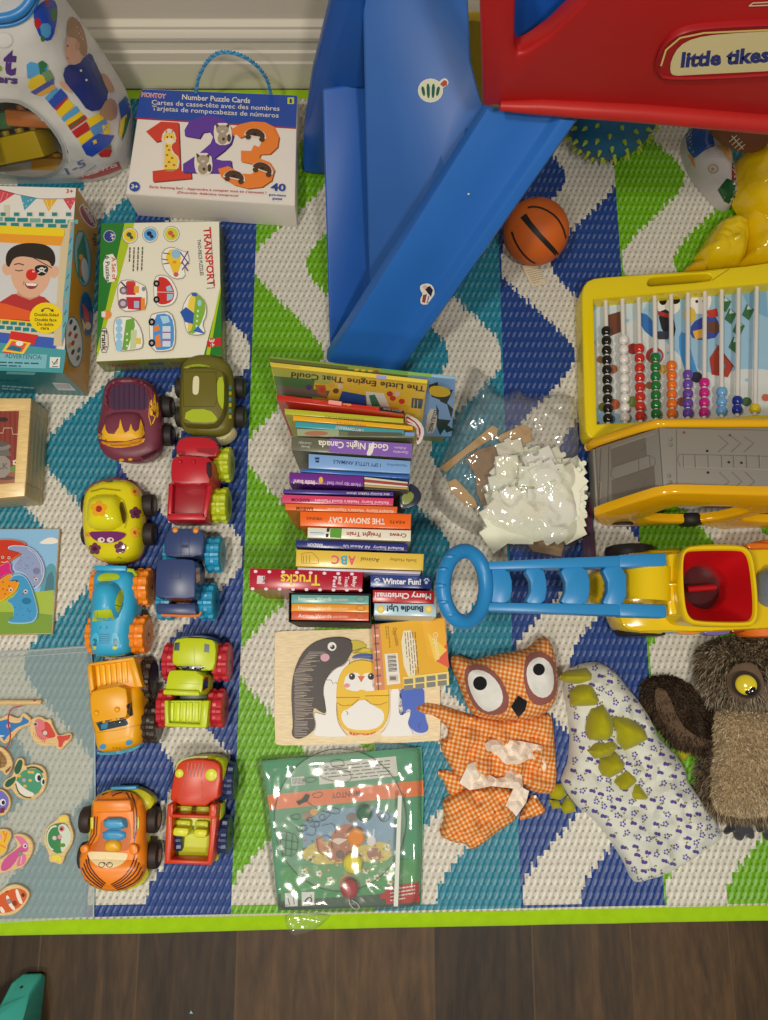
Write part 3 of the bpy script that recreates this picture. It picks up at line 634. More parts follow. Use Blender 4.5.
# ---- transport puzzle box
def transport_box():
    z = .052; q = [(95.5, 362), (222, 356), (219.5, 221), (101, 223)]
    t = thing('puzzle_box', 'flat cream and green transport puzzle box with printed vehicles', 'box', P(160, 295))
    b = MB(); top = [P(u, v, z) for u, v in q]; b.hexa([Vector((p.x, p.y, RUGZ)) for p in top], top, C(112, 118, 30), .0012); b.build('carton', 'laminate', t)
    d = Draw(on_z(z)); cr = C(228, 221, 192); g = C(38, 118, 42); lg = C(170, 190, 30)
    d.poly([(96, 361.5), (221.5, 355.5), (219, 221.5), (101.5, 223.5)], cr)
    d.poly([(96, 361.5), (101.5, 223.5), (124.5, 223.1)], g); d.poly([(96.1, 358), (124.5, 223.1), (134.5, 223), (98, 356)], lg); d.poly([(97.5, 352), (127, 223.1), (124.5, 223.1), (96.5, 352)], lg)
    d.poly([(203.5, 356.5), (221.5, 355.5), (220.5, 290)], g); d.poly([(205.5, 356.4), (220.6, 284), (220.7, 292), (209.5, 356.2)], lg)
    d.ell(109.5, 236.2, 6, 6, C(210, 210, 200)); d.ell(109.5, 236.2, 5.5, 5.5, C(42, 60, 130)); d.text('A+', (110.6, 233.2), (110.6, 239.6), 4, WHITE, .03)
    for x, y, c, c2 in ((130, 235.5, C(230, 195, 40), C(60, 90, 60)), (150.2, 234.6, C(90, 160, 200), C(30, 40, 70)), (171.5, 234, C(200, 200, 50), C(205, 90, 60))):
        d.ell(x, y, 8, 8, C(60, 70, 60)); d.ell(x, y, 7.6, 7.6, cr); d.ell(x, y, 6.6, 6.4, c); d.ell(x - 1, y - 1, 2.6, 2.4, c2); d.ell(x + 1.5, y + 2, 1.8, 1.8, c2)
    d.poly([(203, 227), (210.5, 226.7), (214.5, 288), (206.5, 288.5)], C(60, 30, 25)); d.poly([(202.5, 226.8), (210, 226.5), (214, 287.5), (206, 288)], cr)
    d.text('TRANSPORT', (203.5, 227.5), (207.7, 286.5), 7, C(195, 45, 38), .03); d.text('TWO-PIECE PUZZLES', (197, 239.5), (200.2, 275.5), 3.4, C(70, 70, 65), .01)
    d.lines_of_text((142.5, 247), (141.5, 271), 1.3, C(90, 90, 70), 4, 4.2, (-1, 0.02))
    d.poly(smooth([(103, 256), (116, 253), (118, 281), (104, 283)], 1), C(232, 226, 200)); d.text('A Set of', (111.5, 257), (112.3, 280), 4, C(200, 60, 50), .02); d.text('6 Puzzles', (105.3, 256), (106.2, 282), 4, C(50, 60, 90), .02)
    d.poly(smooth([(100.5, 328), (108, 328), (108.5, 352.5), (100, 353)], 1), C(60, 60, 55)); d.poly(smooth([(101, 328.6), (107.6, 328.6), (108, 352), (100.6, 352.4)], 1), WHITE); d.text('Frank', (101.6, 330.5), (102.2, 351), 5, BLACK, .02)
    d.ell(106.5, 314.5, 5, 4.6, C(225, 140, 60)); d.rect(101.5, 311.5, 105.5, 317, C(225, 215, 200))
    d.poly([(207, 341), (220.8, 337), (221, 346), (206.5, 347)], C(200, 40, 45)); d.ell(211, 340, 2.2, 2, C(200, 40, 45)); d.text('3+', (209.2, 339), (210.2, 347.2), 5, WHITE, .03)
    W = lambda pts: (d.poly(smooth([(x * 1.0, y) for x, y in pts], 1), C(150, 140, 115)), d.poly(smooth([(sum(p[0] for p in pts) / len(pts) + (x - sum(p[0] for p in pts) / len(pts)) * .95, sum(p[1] for p in pts) / len(pts) + (y - sum(p[1] for p in pts) / len(pts)) * .95) for x, y in pts], 1), C(238, 232, 212)))
    # helicopter
    W([(162, 250), (172, 246), (180, 250), (188, 252), (190, 262), (184, 268), (186, 278), (174, 280), (165, 272), (161, 262)])
    d.ell(173.5, 257.5, 7.5, 8.5, C(235, 195, 40)); d.ell(176, 254, 4.8, 4.6, C(140, 185, 205)); d.poly([(169, 262), (182, 262), (178, 273), (174, 276)], C(235, 190, 40)); d.ell(176, 274.5, 2.5, 2.4, C(205, 90, 80)); d.ell(174.5, 262, 2, 1.6, C(225, 140, 40))
    for a, b_ in (((180, 252), (189, 264)), ((188, 251), (181, 264)), ((182, 262), (188, 271)), ((188, 262), (182, 270))): d.line([a, b_], 1.2, C(110, 70, 120))
    for a, b_ in (((163, 253), (170, 254)), ((162, 259), (168, 260)), ((163, 264), (169, 263))): d.line([a, b_], 1, C(110, 70, 110))
    # red car
    W([(154, 277), (161, 274), (170, 277), (176, 287), (178, 295), (174, 304), (165, 307), (156, 306), (153, 293)])
    d.poly(smooth([(157, 277), (165, 277), (171, 283), (175, 293), (172, 302), (163, 305), (157, 303)], 1), C(205, 45, 40)); d.poly([(166, 287), (170, 285), (173, 291), (167, 291)], C(150, 195, 210)); d.poly([(167, 294), (173.5, 294), (172, 299), (167, 301)], C(150, 195, 210)); d.line([(157, 292), (176, 292.5)], .6, WHITE)
    for y in (283.5, 299.5): d.ell(156.5, y, 3.2, 3.4, BLACK); d.ell(156.5, y, 1.3, 1.4, C(170, 165, 155))
    # train
    W([(118, 281), (130, 279), (140, 283), (147, 287), (147, 308), (140, 311), (120, 312), (117, 296)])
    d.rect(126, 282, 135.5, 295, C(195, 50, 60)); d.rect(127, 281, 134, 285, C(205, 60, 40)); d.rect(134, 286, 139, 293, C(230, 160, 50)); d.poly([(126, 297), (142, 297), (142, 310), (128, 309)], C(195, 40, 55)); d.rect(141, 298, 145, 310, C(225, 140, 40)); d.rect(134, 301, 139, 308, C(160, 185, 200)); d.line([(121, 282), (127, 288)], 1.5, C(60, 60, 60))
    for x, y, r in ((123.5, 290.5, 4), (123, 303.5, 5)): d.ell(x, y, r, r, C(130, 95, 105)); d.ell(x, y, r * .55, r * .55, C(190, 180, 180))
    d.ell(143.5, 289, 1.8, 2.2, C(140, 135, 130))
    # boat
    W([(114, 318), (122, 316), (134, 317), (142, 330), (144, 347), (138, 350), (117, 352), (113, 335)])
    d.poly([(126, 320), (134, 318), (135, 326), (127, 350), (122, 350)], C(110, 165, 60)); d.poly([(131, 330), (137, 330), (136, 348), (130, 350)], C(195, 205, 150)); d.rect(136, 338, 141, 344, C(225, 195, 70))
    for y in (322, 329, 336, 343, 348): d.ell(119, y, 3.4, 3.6, C(150, 195, 215))
    for y in (334, 340, 346): d.ell(127, y, 1, 1.2, C(225, 225, 190))
    # bus
    W([(149, 315), (158, 312), (171, 311), (176, 325), (175, 349), (166, 352), (152, 352), (149, 335)])
    d.poly(smooth([(153, 315), (168, 313), (174, 322), (174, 346), (167, 350), (153, 350)], 1), C(75, 145, 200)); d.poly([(160, 316), (168, 316), (170, 322), (163, 324)], C(170, 205, 220)); d.poly([(154, 327), (158, 324), (160, 330), (154, 332)], C(225, 130, 50)); d.poly([(155, 336), (160, 334), (161, 347), (156, 347)], C(230, 130, 60))
    for y in (326, 333, 341): d.rect(162.5, y, 170.5, y + 5.6, C(205, 215, 225)); d.line([(162, y - .6), (171, y - .6)], .5, C(180, 60, 60))
    for y in (322, 343): d.ell(151.8, y, 3.4, 3.8, BLACK); d.ell(151.8, y, 1.4, 1.6, C(170, 165, 155))
    # plane
    W([(181, 308), (190, 292), (197, 293), (206, 302), (207, 315), (202, 324), (206, 334), (196, 336), (187, 334), (184, 322)])
    d.poly(smooth([(189, 297), (196, 293), (204, 300), (206, 310), (200, 326), (195, 334), (187, 333), (190, 316)], 1), C(125, 175, 55)); d.poly(smooth([(187, 308), (190, 296), (196, 294), (194, 312), (192, 330), (188, 332)], 1), C(235, 200, 70)); d.poly([(180, 312), (186, 307), (194, 313), (193, 324), (185, 322)], C(45, 85, 160)); d.ell(194.5, 294.5, 3, 2, C(50, 95, 170)); d.poly([(193, 331), (198, 326), (205, 334)], C(60, 100, 175)); d.ell(199.5, 303, 2, 3.2, C(160, 200, 210))
    for y in (311, 316, 321, 326): d.ell(198 - (y - 311) * .1, y, .9, 1.3, C(225, 230, 200))
    d.build('printed_lid', 'laminate', t)
    e = Draw(on_plane(top[0], (top[1] - top[0]).cross(Vector((0, 0, 1)))))
    e.text('TRANSPORT', (108, 367.5), (140, 365.8), 3, C(150, 60, 50), .02); e.text('TWO-PIECE', (148, 365.6), (164, 364.7), 2.6, C(40, 60, 120), .03); e.text('TRANSPORT', (170, 365), (200, 363.4), 2.6, C(150, 70, 50), .02)
    e.build('printed_end', 'laminate', t)
transport_box()
# ---- shrink-wrapped stack of wooden puzzle trays
def tray_stack():
    g = 'wooden puzzle trays in the wrapped stack'
    n = 5; zt = .075; q = [(-62, 503), (24.5, 496), (31, 398), (-58, 398)]; top = [P(u, v, zt) for u, v in q]; h = (zt - RUGZ) / n
    words = ['bottom tray of the wrapped wooden puzzle stack, resting on the rug', 'second tray from the bottom in the wrapped wooden puzzle stack', 'middle tray in the wrapped wooden puzzle stack', 'fourth tray from the bottom in the wrapped wooden puzzle stack, just under the top one', 'top wooden puzzle tray with a grey milk can picture, on the wrapped stack']
    for k in range(n):
        z0 = RUGZ + k * h + .0002; z1 = z0 + h - .0008
        t = thing('wooden_puzzle_tray', words[k], 'puzzle', Vector((top[0].x, top[0].y, z0)) * .5 + Vector((top[2].x, top[2].y, z0)) * .5, g)
        fr = MB(); ins = .0205
        x0, x1 = min(p.x for p in top), max(p.x for p in top)
        def lerpq(a, b_): # a: across, b: down
            l = top[3].lerp(top[0], b_); r = top[2].lerp(top[1], b_); return l.lerp(r, a)
        a0, a1, b0, b1 = .1, .87, .13, .86; wc = C(226, 194, 126) if k == n - 1 else C(204, 188, 136)
        for A in (((0, 0), (1, 0), (1, b0), (0, b0)), ((0, b1), (1, b1), (1, 1), (0, 1)), ((0, b0), (a0, b0), (a0, b1), (0, b1)), ((a1, b0), (1, b0), (1, b1), (a1, b1))):
            pts = [lerpq(*s) for s in A]; fr.hexa([Vector((p.x, p.y, z0)) for p in pts], [Vector((p.x, p.y, z1)) for p in pts], wc, .0012)
        fr.build('tray_frame', 'wood', t)
        pn = MB(); pts = [lerpq(*s) for s in ((a0, b0), (a1, b0), (a1, b1), (a0, b1))]; zz = z1 - .0025
        pn.hexa([Vector((p.x, p.y, z0 + .001)) for p in pts], [Vector((p.x, p.y, zz)) for p in pts], C(150, 60, 40)); pn.build('picture_panel', 'paper', t)
        if k == n - 1:
            d = Draw(on_z(zz)); d.poly([(-60, 410), (22.5, 410), (17, 486), (-60, 488)], C(142, 58, 42))
            for x in range(-55, 22, 5): d.line([(x, 411), (x - .4, 478)], .5, C(95, 36, 28))
            d.ell(3, 419.5, 5, 2.2, C(55, 35, 32))
            d.poly([(-60, 471), (17, 471), (16, 487), (-60, 488)], C(150, 92, 58)); d.poly([(11, 467), (17, 464), (17, 472), (11, 472)], C(110, 140, 60)); d.ell(6, 478, 9, 2, C(95, 60, 45))
            gy = C(150, 140, 125); d.poly(smooth([(-14, 455), (10, 455), (11, 477), (-14, 479)], 1), gy); d.poly([(-12, 448), (8, 448), (12, 456), (-14, 456)], C(110, 102, 92)); d.ell(-2, 446.5, 13, 4, C(135, 126, 112)); d.ell(-2, 444, 10, 3, C(95, 88, 80)); d.text('MILK', (-10, 469), (8, 469), 6, C(105, 98, 88), .02)
            for a in range(5): d.ell(15.5 + 2 * math.cos(a * 1.257), 462.5 + 2 * math.sin(a * 1.257), 1.2, 1.2, C(240, 205, 180))
            d.line([(4, 428), (12, 428), (12.5, 434), (20, 434.5)], .7, C(215, 185, 150)); d.line([(4, 428), (3, 433), (-6, 433)], .7, C(215, 185, 150))
            d.build('picture_print', 'paper', t)
    f = MB(); e = .0012; pts = [Vector((p.x, p.y, 0)) for p in top]; c = sum(pts, Vector()) / 4; o = [p + (p - c).normalized() * e for p in pts]
    f.hexa([p + Vector((0, 0, RUGZ + .0002)) for p in o], [p + Vector((0, 0, zt + .0012)) for p in o], WHITE, .002)
    tag(f.build('shrink_wrap', 'clear_film'), 'clear shrink wrap stretched around the stack of wooden puzzle trays', 'plastic wrap')
tray_stack()
# ---- chunky elephant puzzle board
def elephant_board():
    z0 = RUGZ; z = .013; poly = [(-60, 529), (60, 528.5), (52.5, 634), (-60, 637)]
    t = thing('elephant_puzzle_board', 'wooden puzzle board of stacked cartoon elephants on a blue and green landscape', 'puzzle', P(0, 580))
    b = MB(); slab(b, poly, z0, z, C(190, 160, 100)); b.build('board', 'wood', t)
    d = Draw(on_z(z)); d.poly([(-59, 530), (59, 529.2), (51.8, 633), (-59, 636)], C(135, 180, 205))
    d.poly(smooth([(38, 544), (43, 540), (50, 537), (58, 539), (57.5, 544)], 1), C(232, 222, 200)); d.poly(smooth([(38, 600), (44, 570), (51, 562), (57, 568), (55, 596), (48, 604)], 1), C(85, 150, 155)); d.poly(smooth([(42, 598), (45, 588), (47, 575), (54, 570), (54, 604), (46, 605)], 1), C(75, 115, 125))
    d.poly([(-59, 600), (36, 592), (54, 590), (52.5, 620), (-59, 625)], C(160, 180, 62)); d.poly([(-59, 612), (30, 612), (52.6, 615), (51.8, 633), (-59, 636)], C(118, 150, 50)); d.build('landscape_print', 'paper', t)
    def piece(name, pts, col, edge, lab, hgt=.0065):
        m = MB(); pl = smooth(pts, 2); top = [P(u, v, z + hgt) for u, v in pl]
        m.loft([[Vector((p.x, p.y, z + .0002)) for p in top], top], edge); o = m.build(name, 'paper', None, sharp=30)
        tag(o, lab, 'puzzle piece', 'elephant puzzle pieces'); dd = Draw(on_z(z + hgt)); cx = sum(p[0] for p in pl) / len(pl); cy = sum(p[1] for p in pl) / len(pl)
        dd.poly([(cx + (x - cx) * .95, cy + (y - cy) * .95) for x, y in pl], col); return o, dd
    o, dd = piece('puzzle_piece', [(-40, 548), (-8, 540), (10, 539), (24, 542), (27, 545.5), (16, 545), (8, 545), (7, 549), (14, 551), (23, 553), (14, 558), (6, 564), (-4, 567), (-40, 565)], C(195, 50, 25), C(230, 120, 60), 'red elephant puzzle piece on the elephant board')
    for x, y in ((2.7, 557.3), (9, 557.8)): dd.ell(x, y, 1.4, 1.4, WHITE); dd.ell(x, y, .8, .8, BLACK)
    dd.line([(1, 562), (5, 562.4), (8, 561)], .7, C(235, 190, 170)); dd.build('painted_face', 'paper', o)
    o, dd = piece('puzzle_piece', [(8, 546), (16, 545), (28, 546), (36, 551), (42, 560), (45, 570), (43, 580), (38, 588), (34, 588), (30, 581), (24, 573), (14, 571), (13, 566), (16, 561), (24, 553), (14, 551), (8, 549.5)], C(138, 152, 180), C(200, 200, 210), 'grey blue elephant puzzle piece at the right of the board')
    dd.ell(36.5, 571, 3.6, 3.4, C(120, 118, 145)); dd.ell(34.5, 577.5, .9, .9, C(190, 70, 70)); dd.ell(36, 579.5, 1.8, 1.8, WHITE); dd.ell(36, 579.7, 1, 1, BLACK); dd.ell(34.3, 586.5, .8, .8, C(120, 40, 50)); dd.line([(28, 549), (36, 554), (41, 564), (42, 575)], .9, C(180, 185, 200))
    for k in range(16): dd.ell(18 + R.uniform(0, 16), 557 + R.uniform(0, 14), .4, .4, C(85, 100, 140))
    dd.build('painted_face', 'paper', o)
    o, dd = piece('puzzle_piece', [(-40, 567), (-2, 568), (8, 561.5), (11, 564), (10, 570), (14, 573), (6, 574), (2, 577), (-8, 583), (-40, 585)], C(205, 30, 110), C(230, 120, 150), 'magenta elephant puzzle piece between the red and yellow ones'); dd.build('painted_face', 'paper', o)
    o, dd = piece('puzzle_piece', [(-40, 586), (-2, 582), (7, 574.5), (13, 574.5), (10, 578), (9, 582), (14, 579.5), (20, 580), (18, 586), (15, 592), (6, 598), (2, 601.5), (-40, 603)], C(225, 140, 20), C(240, 205, 40), 'yellow orange elephant puzzle piece on the elephant board')
    dd.ell(10.8, 589.8, 1.9, 1.9, WHITE); dd.ell(10.8, 590, 1, 1, BLACK)
    for x, y in ((3, 582), (7, 590), (3, 589), (5, 594), (-3, 592), (16.5, 581.5), (9, 586)): dd.ell(x, y, .8, .8, C(150, 70, 20))
    dd.build('painted_face', 'paper', o)
    o, dd = piece('puzzle_piece', [(9, 581), (12, 575), (20, 573.5), (26, 577), (30, 584), (33, 592), (36, 602), (38, 612), (36, 620), (30, 623.5), (16, 624), (8, 623), (8, 620.5), (13, 619.5), (14, 612), (12, 604), (5, 601), (12, 598), (17, 592), (20, 584), (17, 579)], C(60, 145, 185), C(150, 190, 200), 'blue elephant puzzle piece at the bottom of the board')
    dd.ell(26.5, 601, 4.8, 3.4, C(25, 110, 145)); dd.ell(25.6, 591.5, 2, 2, WHITE); dd.ell(25.6, 591.5, 1.1, 1.1, BLACK); dd.ell(23, 594, 1, 1.2, C(170, 70, 90))
    for k in range(14): dd.ell(15 + R.uniform(0, 16), 604 + R.uniform(0, 17), .4, .4, C(25, 90, 130))
    dd.build('painted_face', 'paper', o)
elephant_board()
# ---- penguin puzzle board
def penguin_board():
    z = .0125
    poly = smooth([(274.5, 636), (276, 631.5), (300, 630.7), (400, 628), (436, 627), (439, 632), (440, 700), (440.5, 737), (437, 742), (300, 745), (278, 745.5), (274.5, 742)], 1)
    t = thing('penguin_puzzle_board', 'pale wooden puzzle board with a penguin family, between the books and the fishing game pouch', 'puzzle', P(357, 687))
    b = MB(); slab(b, poly, RUGZ, z, C(226, 204, 156), 0); b.build('board', 'wood', t)
    # recess print
    d = Draw(on_z(z)); d.poly(smooth([(370, 652), (420, 645), (425, 690), (430, 732), (420, 737), (380, 735)], 1), C(215, 205, 185)); d.build('recess_print', 'paper', t)
    def piece(pts, col, lab, h=.004, k=2, z0=z):
        pl = smooth(pts, k); m = MB(); top = [P(u, v, z0 + h) for u, v in pl]
        m.loft([[Vector((p.x, p.y, z0 + .0002)) for p in top], [p + Vector((0, 0, -.0008)) for p in top], [Vector((p.x, p.y, p.z)).lerp(top[0].lerp(top[len(top) // 2], .5), .012) for p in top]], col, True)
        o = m.build('puzzle_piece', 'paper', None, sharp=30); tag(o, lab, 'puzzle piece', 'penguin puzzle pieces'); return o, Draw(on_z(z0 + h))
    bk = C(62, 54, 50); wh = C(226, 222, 208)
    o, d = piece([(291, 736), (293, 726), (292, 712), (291, 690), (294, 670), (302, 652), (315, 641), (331, 637), (345, 637), (353, 641), (353, 650), (350, 655), (345, 664), (334, 668), (326, 678), (322, 690), (325, 704), (326, 714), (320, 712), (314, 707), (312, 713), (316, 727), (310, 734), (299, 740)], bk, 'dark brown adult penguin body puzzle piece with hatched lines')
    d.ell(332, 646.5, 4.4, 4.4, wh); d.ell(332.5, 647, 2.3, 2.3, BLACK); d.ell(331.6, 646, .8, .8, wh); d.ell(325, 657.5, 4.6, 4, C(205, 150, 160), -10)
    rr = random.Random(5)
    for i in range(58):
        v = 652 + i * 1.48; u0 = 294 + max(0, (672 - v) * .7) + rr.uniform(0, 1); L = rr.uniform(9, 19) * (1 if v < 720 else .8); d.line([(u0, v), (u0 + L, v + rr.uniform(-1.5, .5))], .5, C(168, 152, 132)); d.layer -= 1
    d.layer += 1
    d.build('painted_face', 'paper', o)
    o, d = piece([(349, 640), (360, 640.5), (367, 645), (366, 648), (358, 652), (352, 655), (353, 649)], C(192, 172, 40), 'olive yellow penguin beak puzzle piece'); d.line([(352, 651), (366, 647)], .6, C(90, 80, 30)); d.build('painted_line', 'paper', o)
    o, d = piece([(337, 667), (344, 666), (350, 658), (348, 668), (342, 676), (338, 688), (336, 705), (337, 722), (344, 733), (349, 737), (320, 737), (312, 735), (317, 727), (313, 712), (320, 714), (327, 716), (325, 702), (323, 688), (327, 677)], wh, 'white penguin belly puzzle piece beside the dark body'); d.line([(325, 680), (331, 680), (333, 684), (336, 682), (338, 686)], .6, C(110, 105, 95)); d.build('painted_line', 'paper', o)
    o, d = piece([(336, 697), (337, 682), (342, 670), (351, 662), (362, 659.5), (374, 662), (383, 670), (388, 682), (389, 697), (389, 714), (384, 726), (374, 733), (360, 734), (346, 731), (338, 722)], C(224, 180, 34), 'yellow penguin chick puzzle piece with a white belly', .0048, 2, z + .0006)
    d.poly(smooth([(343, 688), (346, 674), (358, 672), (361, 677), (366, 672), (378, 675), (382, 688), (368, 692), (362, 689), (356, 692)], 1), wh)
    d.poly(smooth([(341, 712), (350, 708), (362, 698), (374, 706), (384, 711), (384, 722), (374, 730), (350, 730), (342, 722)], 1), wh)
    for x in (352, 371): d.ell(x, 676.5, 3.2, 3.4, C(60, 55, 50)); d.ell(x, 676.7, 2.2, 2.5, BLACK); d.ell(x - .7, 675.5, .7, .8, wh)
    d.poly([(357.5, 676), (365, 676), (361.2, 682.5)], C(205, 100, 50)); d.ell(347, 685.5, 3, 2.2, C(215, 140, 140)); d.ell(376, 685, 3, 2.2, C(215, 140, 140)); d.line([(336, 697.5), (360, 697.5)], .5, C(110, 85, 20)); d.line([(365, 696), (389, 695.5)], .5, C(110, 85, 20))
    d.line([(337, 703), (343, 706), (352, 705), (359, 699)], .5, C(140, 105, 20)); d.line([(365, 699), (371, 704), (380, 705), (387, 702)], .5, C(140, 105, 20)); d.line([(346, 711), (348, 713), (347, 715)], .7, C(150, 110, 30)); d.build('painted_face', 'paper', o)
    o, d = piece([(351, 659), (354, 655), (364, 653), (376, 655), (384, 662), (374, 660), (362, 658)], C(55, 80, 130), 'thin blue curved puzzle piece over the chick'); d.line([(353, 657.5), (372, 656.5)], .5, C(110, 130, 170)); d.build('painted_line', 'paper', o)
    o, d = piece([(352, 655), (356, 650), (364, 648), (374, 650), (374, 654), (364, 652)], C(205, 185, 40), 'yellow sliver puzzle piece behind the chick'); d.line([(354, 653), (372, 651.5)], .5, C(140, 120, 20)); d.build('painted_line', 'paper', o)
    o, d = piece([(390, 686), (400, 688), (402, 702), (403, 715), (409, 711), (411, 714), (407, 724), (413, 733), (412, 736), (394, 737), (378, 736), (386, 729), (391, 716)], wh, 'white puzzle piece between the chick and the blue penguin'); d.line([(399, 690), (401, 704), (405, 712)], .5, C(130, 125, 115)); d.build('painted_line', 'paper', o)
    o, d = piece([(399, 686), (424, 686), (424.5, 700), (424, 710), (426, 720), (429, 729), (425, 733), (417, 733), (409, 727), (408, 720), (412, 712), (408, 708), (403, 716), (398, 714)], C(60, 92, 175), 'blue penguin wing and tail puzzle piece at the right edge of the board'); d.line([(421, 723), (418, 726), (420, 729)], .6, C(30, 50, 120)); d.build('painted_line', 'paper', o)
    o, d = piece([(350, 731), (358, 731), (360, 733), (362, 731), (375, 730), (376, 733), (366, 736), (361, 734), (354, 736), (349, 734)], C(190, 95, 60), 'brown orange feet puzzle piece below the chick', .0046)
    for x in (353, 356, 366, 370): d.line([(x, 731.5), (x - .5, 735)], .5, C(230, 190, 150))
    d.build('painted_toes', 'paper', o)
penguin_board()
# ---- small yellow board book lying face down on the penguin board
def yellow_book():
    zb, z = .0185, .036; q = [(374.5, 690.5), (449, 685.3), (444.5, 617.5), (371.5, 624.5)]
    t = thing('board_book', 'small yellow board book lying face down on the penguin puzzle', 'book', P(410, 655, zb))
    top = [P(u, v, z) for u, v in q]; b = MB(); b.hexa([Vector((p.x, p.y, zb)) for p in top], [p - Vector((0, 0, .002)) for p in top], C(214, 200, 168), .0006); b.build('pages', 'paper', t)
    c = MB(); c.hexa([p - Vector((0, 0, .002)) for p in top], top, C(205, 120, 70), .0006); c.build('cover', 'laminate', t)
    d = Draw(on_z(z)); d.poly(q, C(222, 166, 40)); d.poly([(371.5, 624.5), (380, 623.7), (385, 689.8), (374.5, 690.5)], C(205, 130, 92))
    for k in range(8): d.line([(373.5 + k * .35, 628 + k * 8), (378.5 + k * .4, 627.5 + k * 8)], 2, C(235, 200, 160) if k % 2 else C(150, 90, 70))
    d.line([(374.6, 624.3), (378.5, 690)], 1, C(90, 60, 60))
    d.poly([(421, 619.8), (444.5, 617.5), (448.5, 668), (428, 655)], C(232, 170, 50)); d.poly([(434, 660), (447, 643), (449, 668)], C(215, 90, 60)); d.poly([(427, 632), (447, 650), (435, 662)], C(240, 195, 80))
    d.poly(smooth([(400, 631), (414, 630), (418, 675), (405, 677)], 1), C(228, 215, 180)); d.lines_of_text((415, 632), (418.5, 674), .8, C(120, 95, 60), 5, 2.5, (-1, .04))
    d.text('Opposite', (432.8, 632.5), (436.5, 660), 5, C(240, 220, 170), .0); d.text('Opposites', (392.5, 628), (396, 646), 4, C(120, 80, 30), 0); d.lines_of_text((388, 626), (390, 648), .7, C(140, 100, 40), 2, 2.2, (-1, .03))
    d.poly([(384.5, 654), (397.5, 653), (400.5, 683.5), (387, 685)], C(228, 220, 200))
    for k in range(13): d.line([(387.3 + .1 * k, 655.5 + k * 1.35), (396 + .1 * k, 654.8 + k * 1.35)], .8 if k % 3 else .4, BLACK)
    d.rect(389, 675, 398, 681.5, C(200, 190, 165)); d.rect(390, 676.5, 396, 680, C(120, 110, 90))
    d.poly([(403, 677), (448.6, 671.5), (449, 685.3), (404, 689)], C(232, 206, 110))
    for r in range(2):
        for k in range(4): u = 404 + k * 11.2; v = 679.3 - k * 1.5 + r * 6.3; d.poly([(u, v), (u + 9, v - 1), (u + 9.3, v + 4), (u + .3, v + 5)], C(122, 122, 112))
    d.build('printed_back', 'laminate', t)
yellow_book()
# ================================================================= TOY CARS
GR = 'toy cars and trucks in two columns on the rug'
A = zoomed(70, 340, .29412); B = zoomed(60, 520, .2474); D2 = zoomed(60, 730, .2474)
AX = Vector((1, 0, 0))
def tyre(parent, c, r, w, col, hub=None, name='wheel', mat='rubber', ax=AX):
    m = MB(); c = Vector(c); m.lathe([(r * .45, -w / 2), (r * .8, -w / 2), (r * .95, -w * .4), (r, -w * .15), (r, w * .15), (r * .95, w * .4), (r * .8, w / 2), (r * .45, w / 2)], c, ax, col); o = m.build(name, mat, parent)
    h = MB(); h.lathe([(r * .1, w * .52), (r * .3, w * .54), (r * .5, w * .5), (r * .5, -w * .5), (r * .1, -w * .52)], c, ax, hub or col, 16); h.build('hub', 'plastic', o); return o
def lug_tyre(parent, c, r, w, col, hub=None, n=12, ax=AX):
    m = MB(); c = Vector(c); ax = Vector(ax).normalized(); u = Vector((0, 0, 1)); v = ax.cross(u); rings = []
    for hx, k, dp in ((-.5, .72, .0), (-.5, .8, .04), (-.42, .98, .1), (-.14, 1.0, .1), (-.1, .93, .05), (.1, .93, .05), (.14, 1.0, .1), (.42, .98, .1), (.5, .8, .04), (.5, .72, .0)):
        ring = []
        for i in range(n * 4):
            a = 2 * math.pi * (i + .5) / (n * 4); rr = r * (k if i % 4 < 2 else k - dp)
            ring.append(c + ax * (hx * w) + (u * math.cos(a) + v * math.sin(a)) * rr)
        rings.append(ring)
    m.loft(rings, col); o = m.build('wheel', 'plastic', parent, sharp=30)
    h = MB(); h.lathe([(r * .1, w * .5), (r * .35, w * .53), (r * .5, w * .505), (r * .5, -w * .505), (r * .1, -w * .53)], c, ax, hub or col, 16); h.build('hub', 'plastic', o); return o
def wheels(t, fn, spots, r, w, col, track, kind, hub=None, zc=None):
    zc = RUGZ + r + .0004 if zc is None else zc
    for x, y in spots:
        p = P(*fn((x, y))[0], zc); kind(t, p, r, w, col, hub=hub); kind(t, p - Vector((track, 0, 0)), r, w, col, hub=hub)
def win(t, on, col, *polys, mat='gloss', name='window'):
    for p in polys:
        d = Draw(on_mesh(*on), 3); d.poly(p, col); d.build(name, mat, t)
def car(name, label, cat, u, v): return thing(name, label, cat, P(u, v), GR)
def axle_block(mb, poly, z, col): block(mb, poly, z, .016, col, .003, 0)
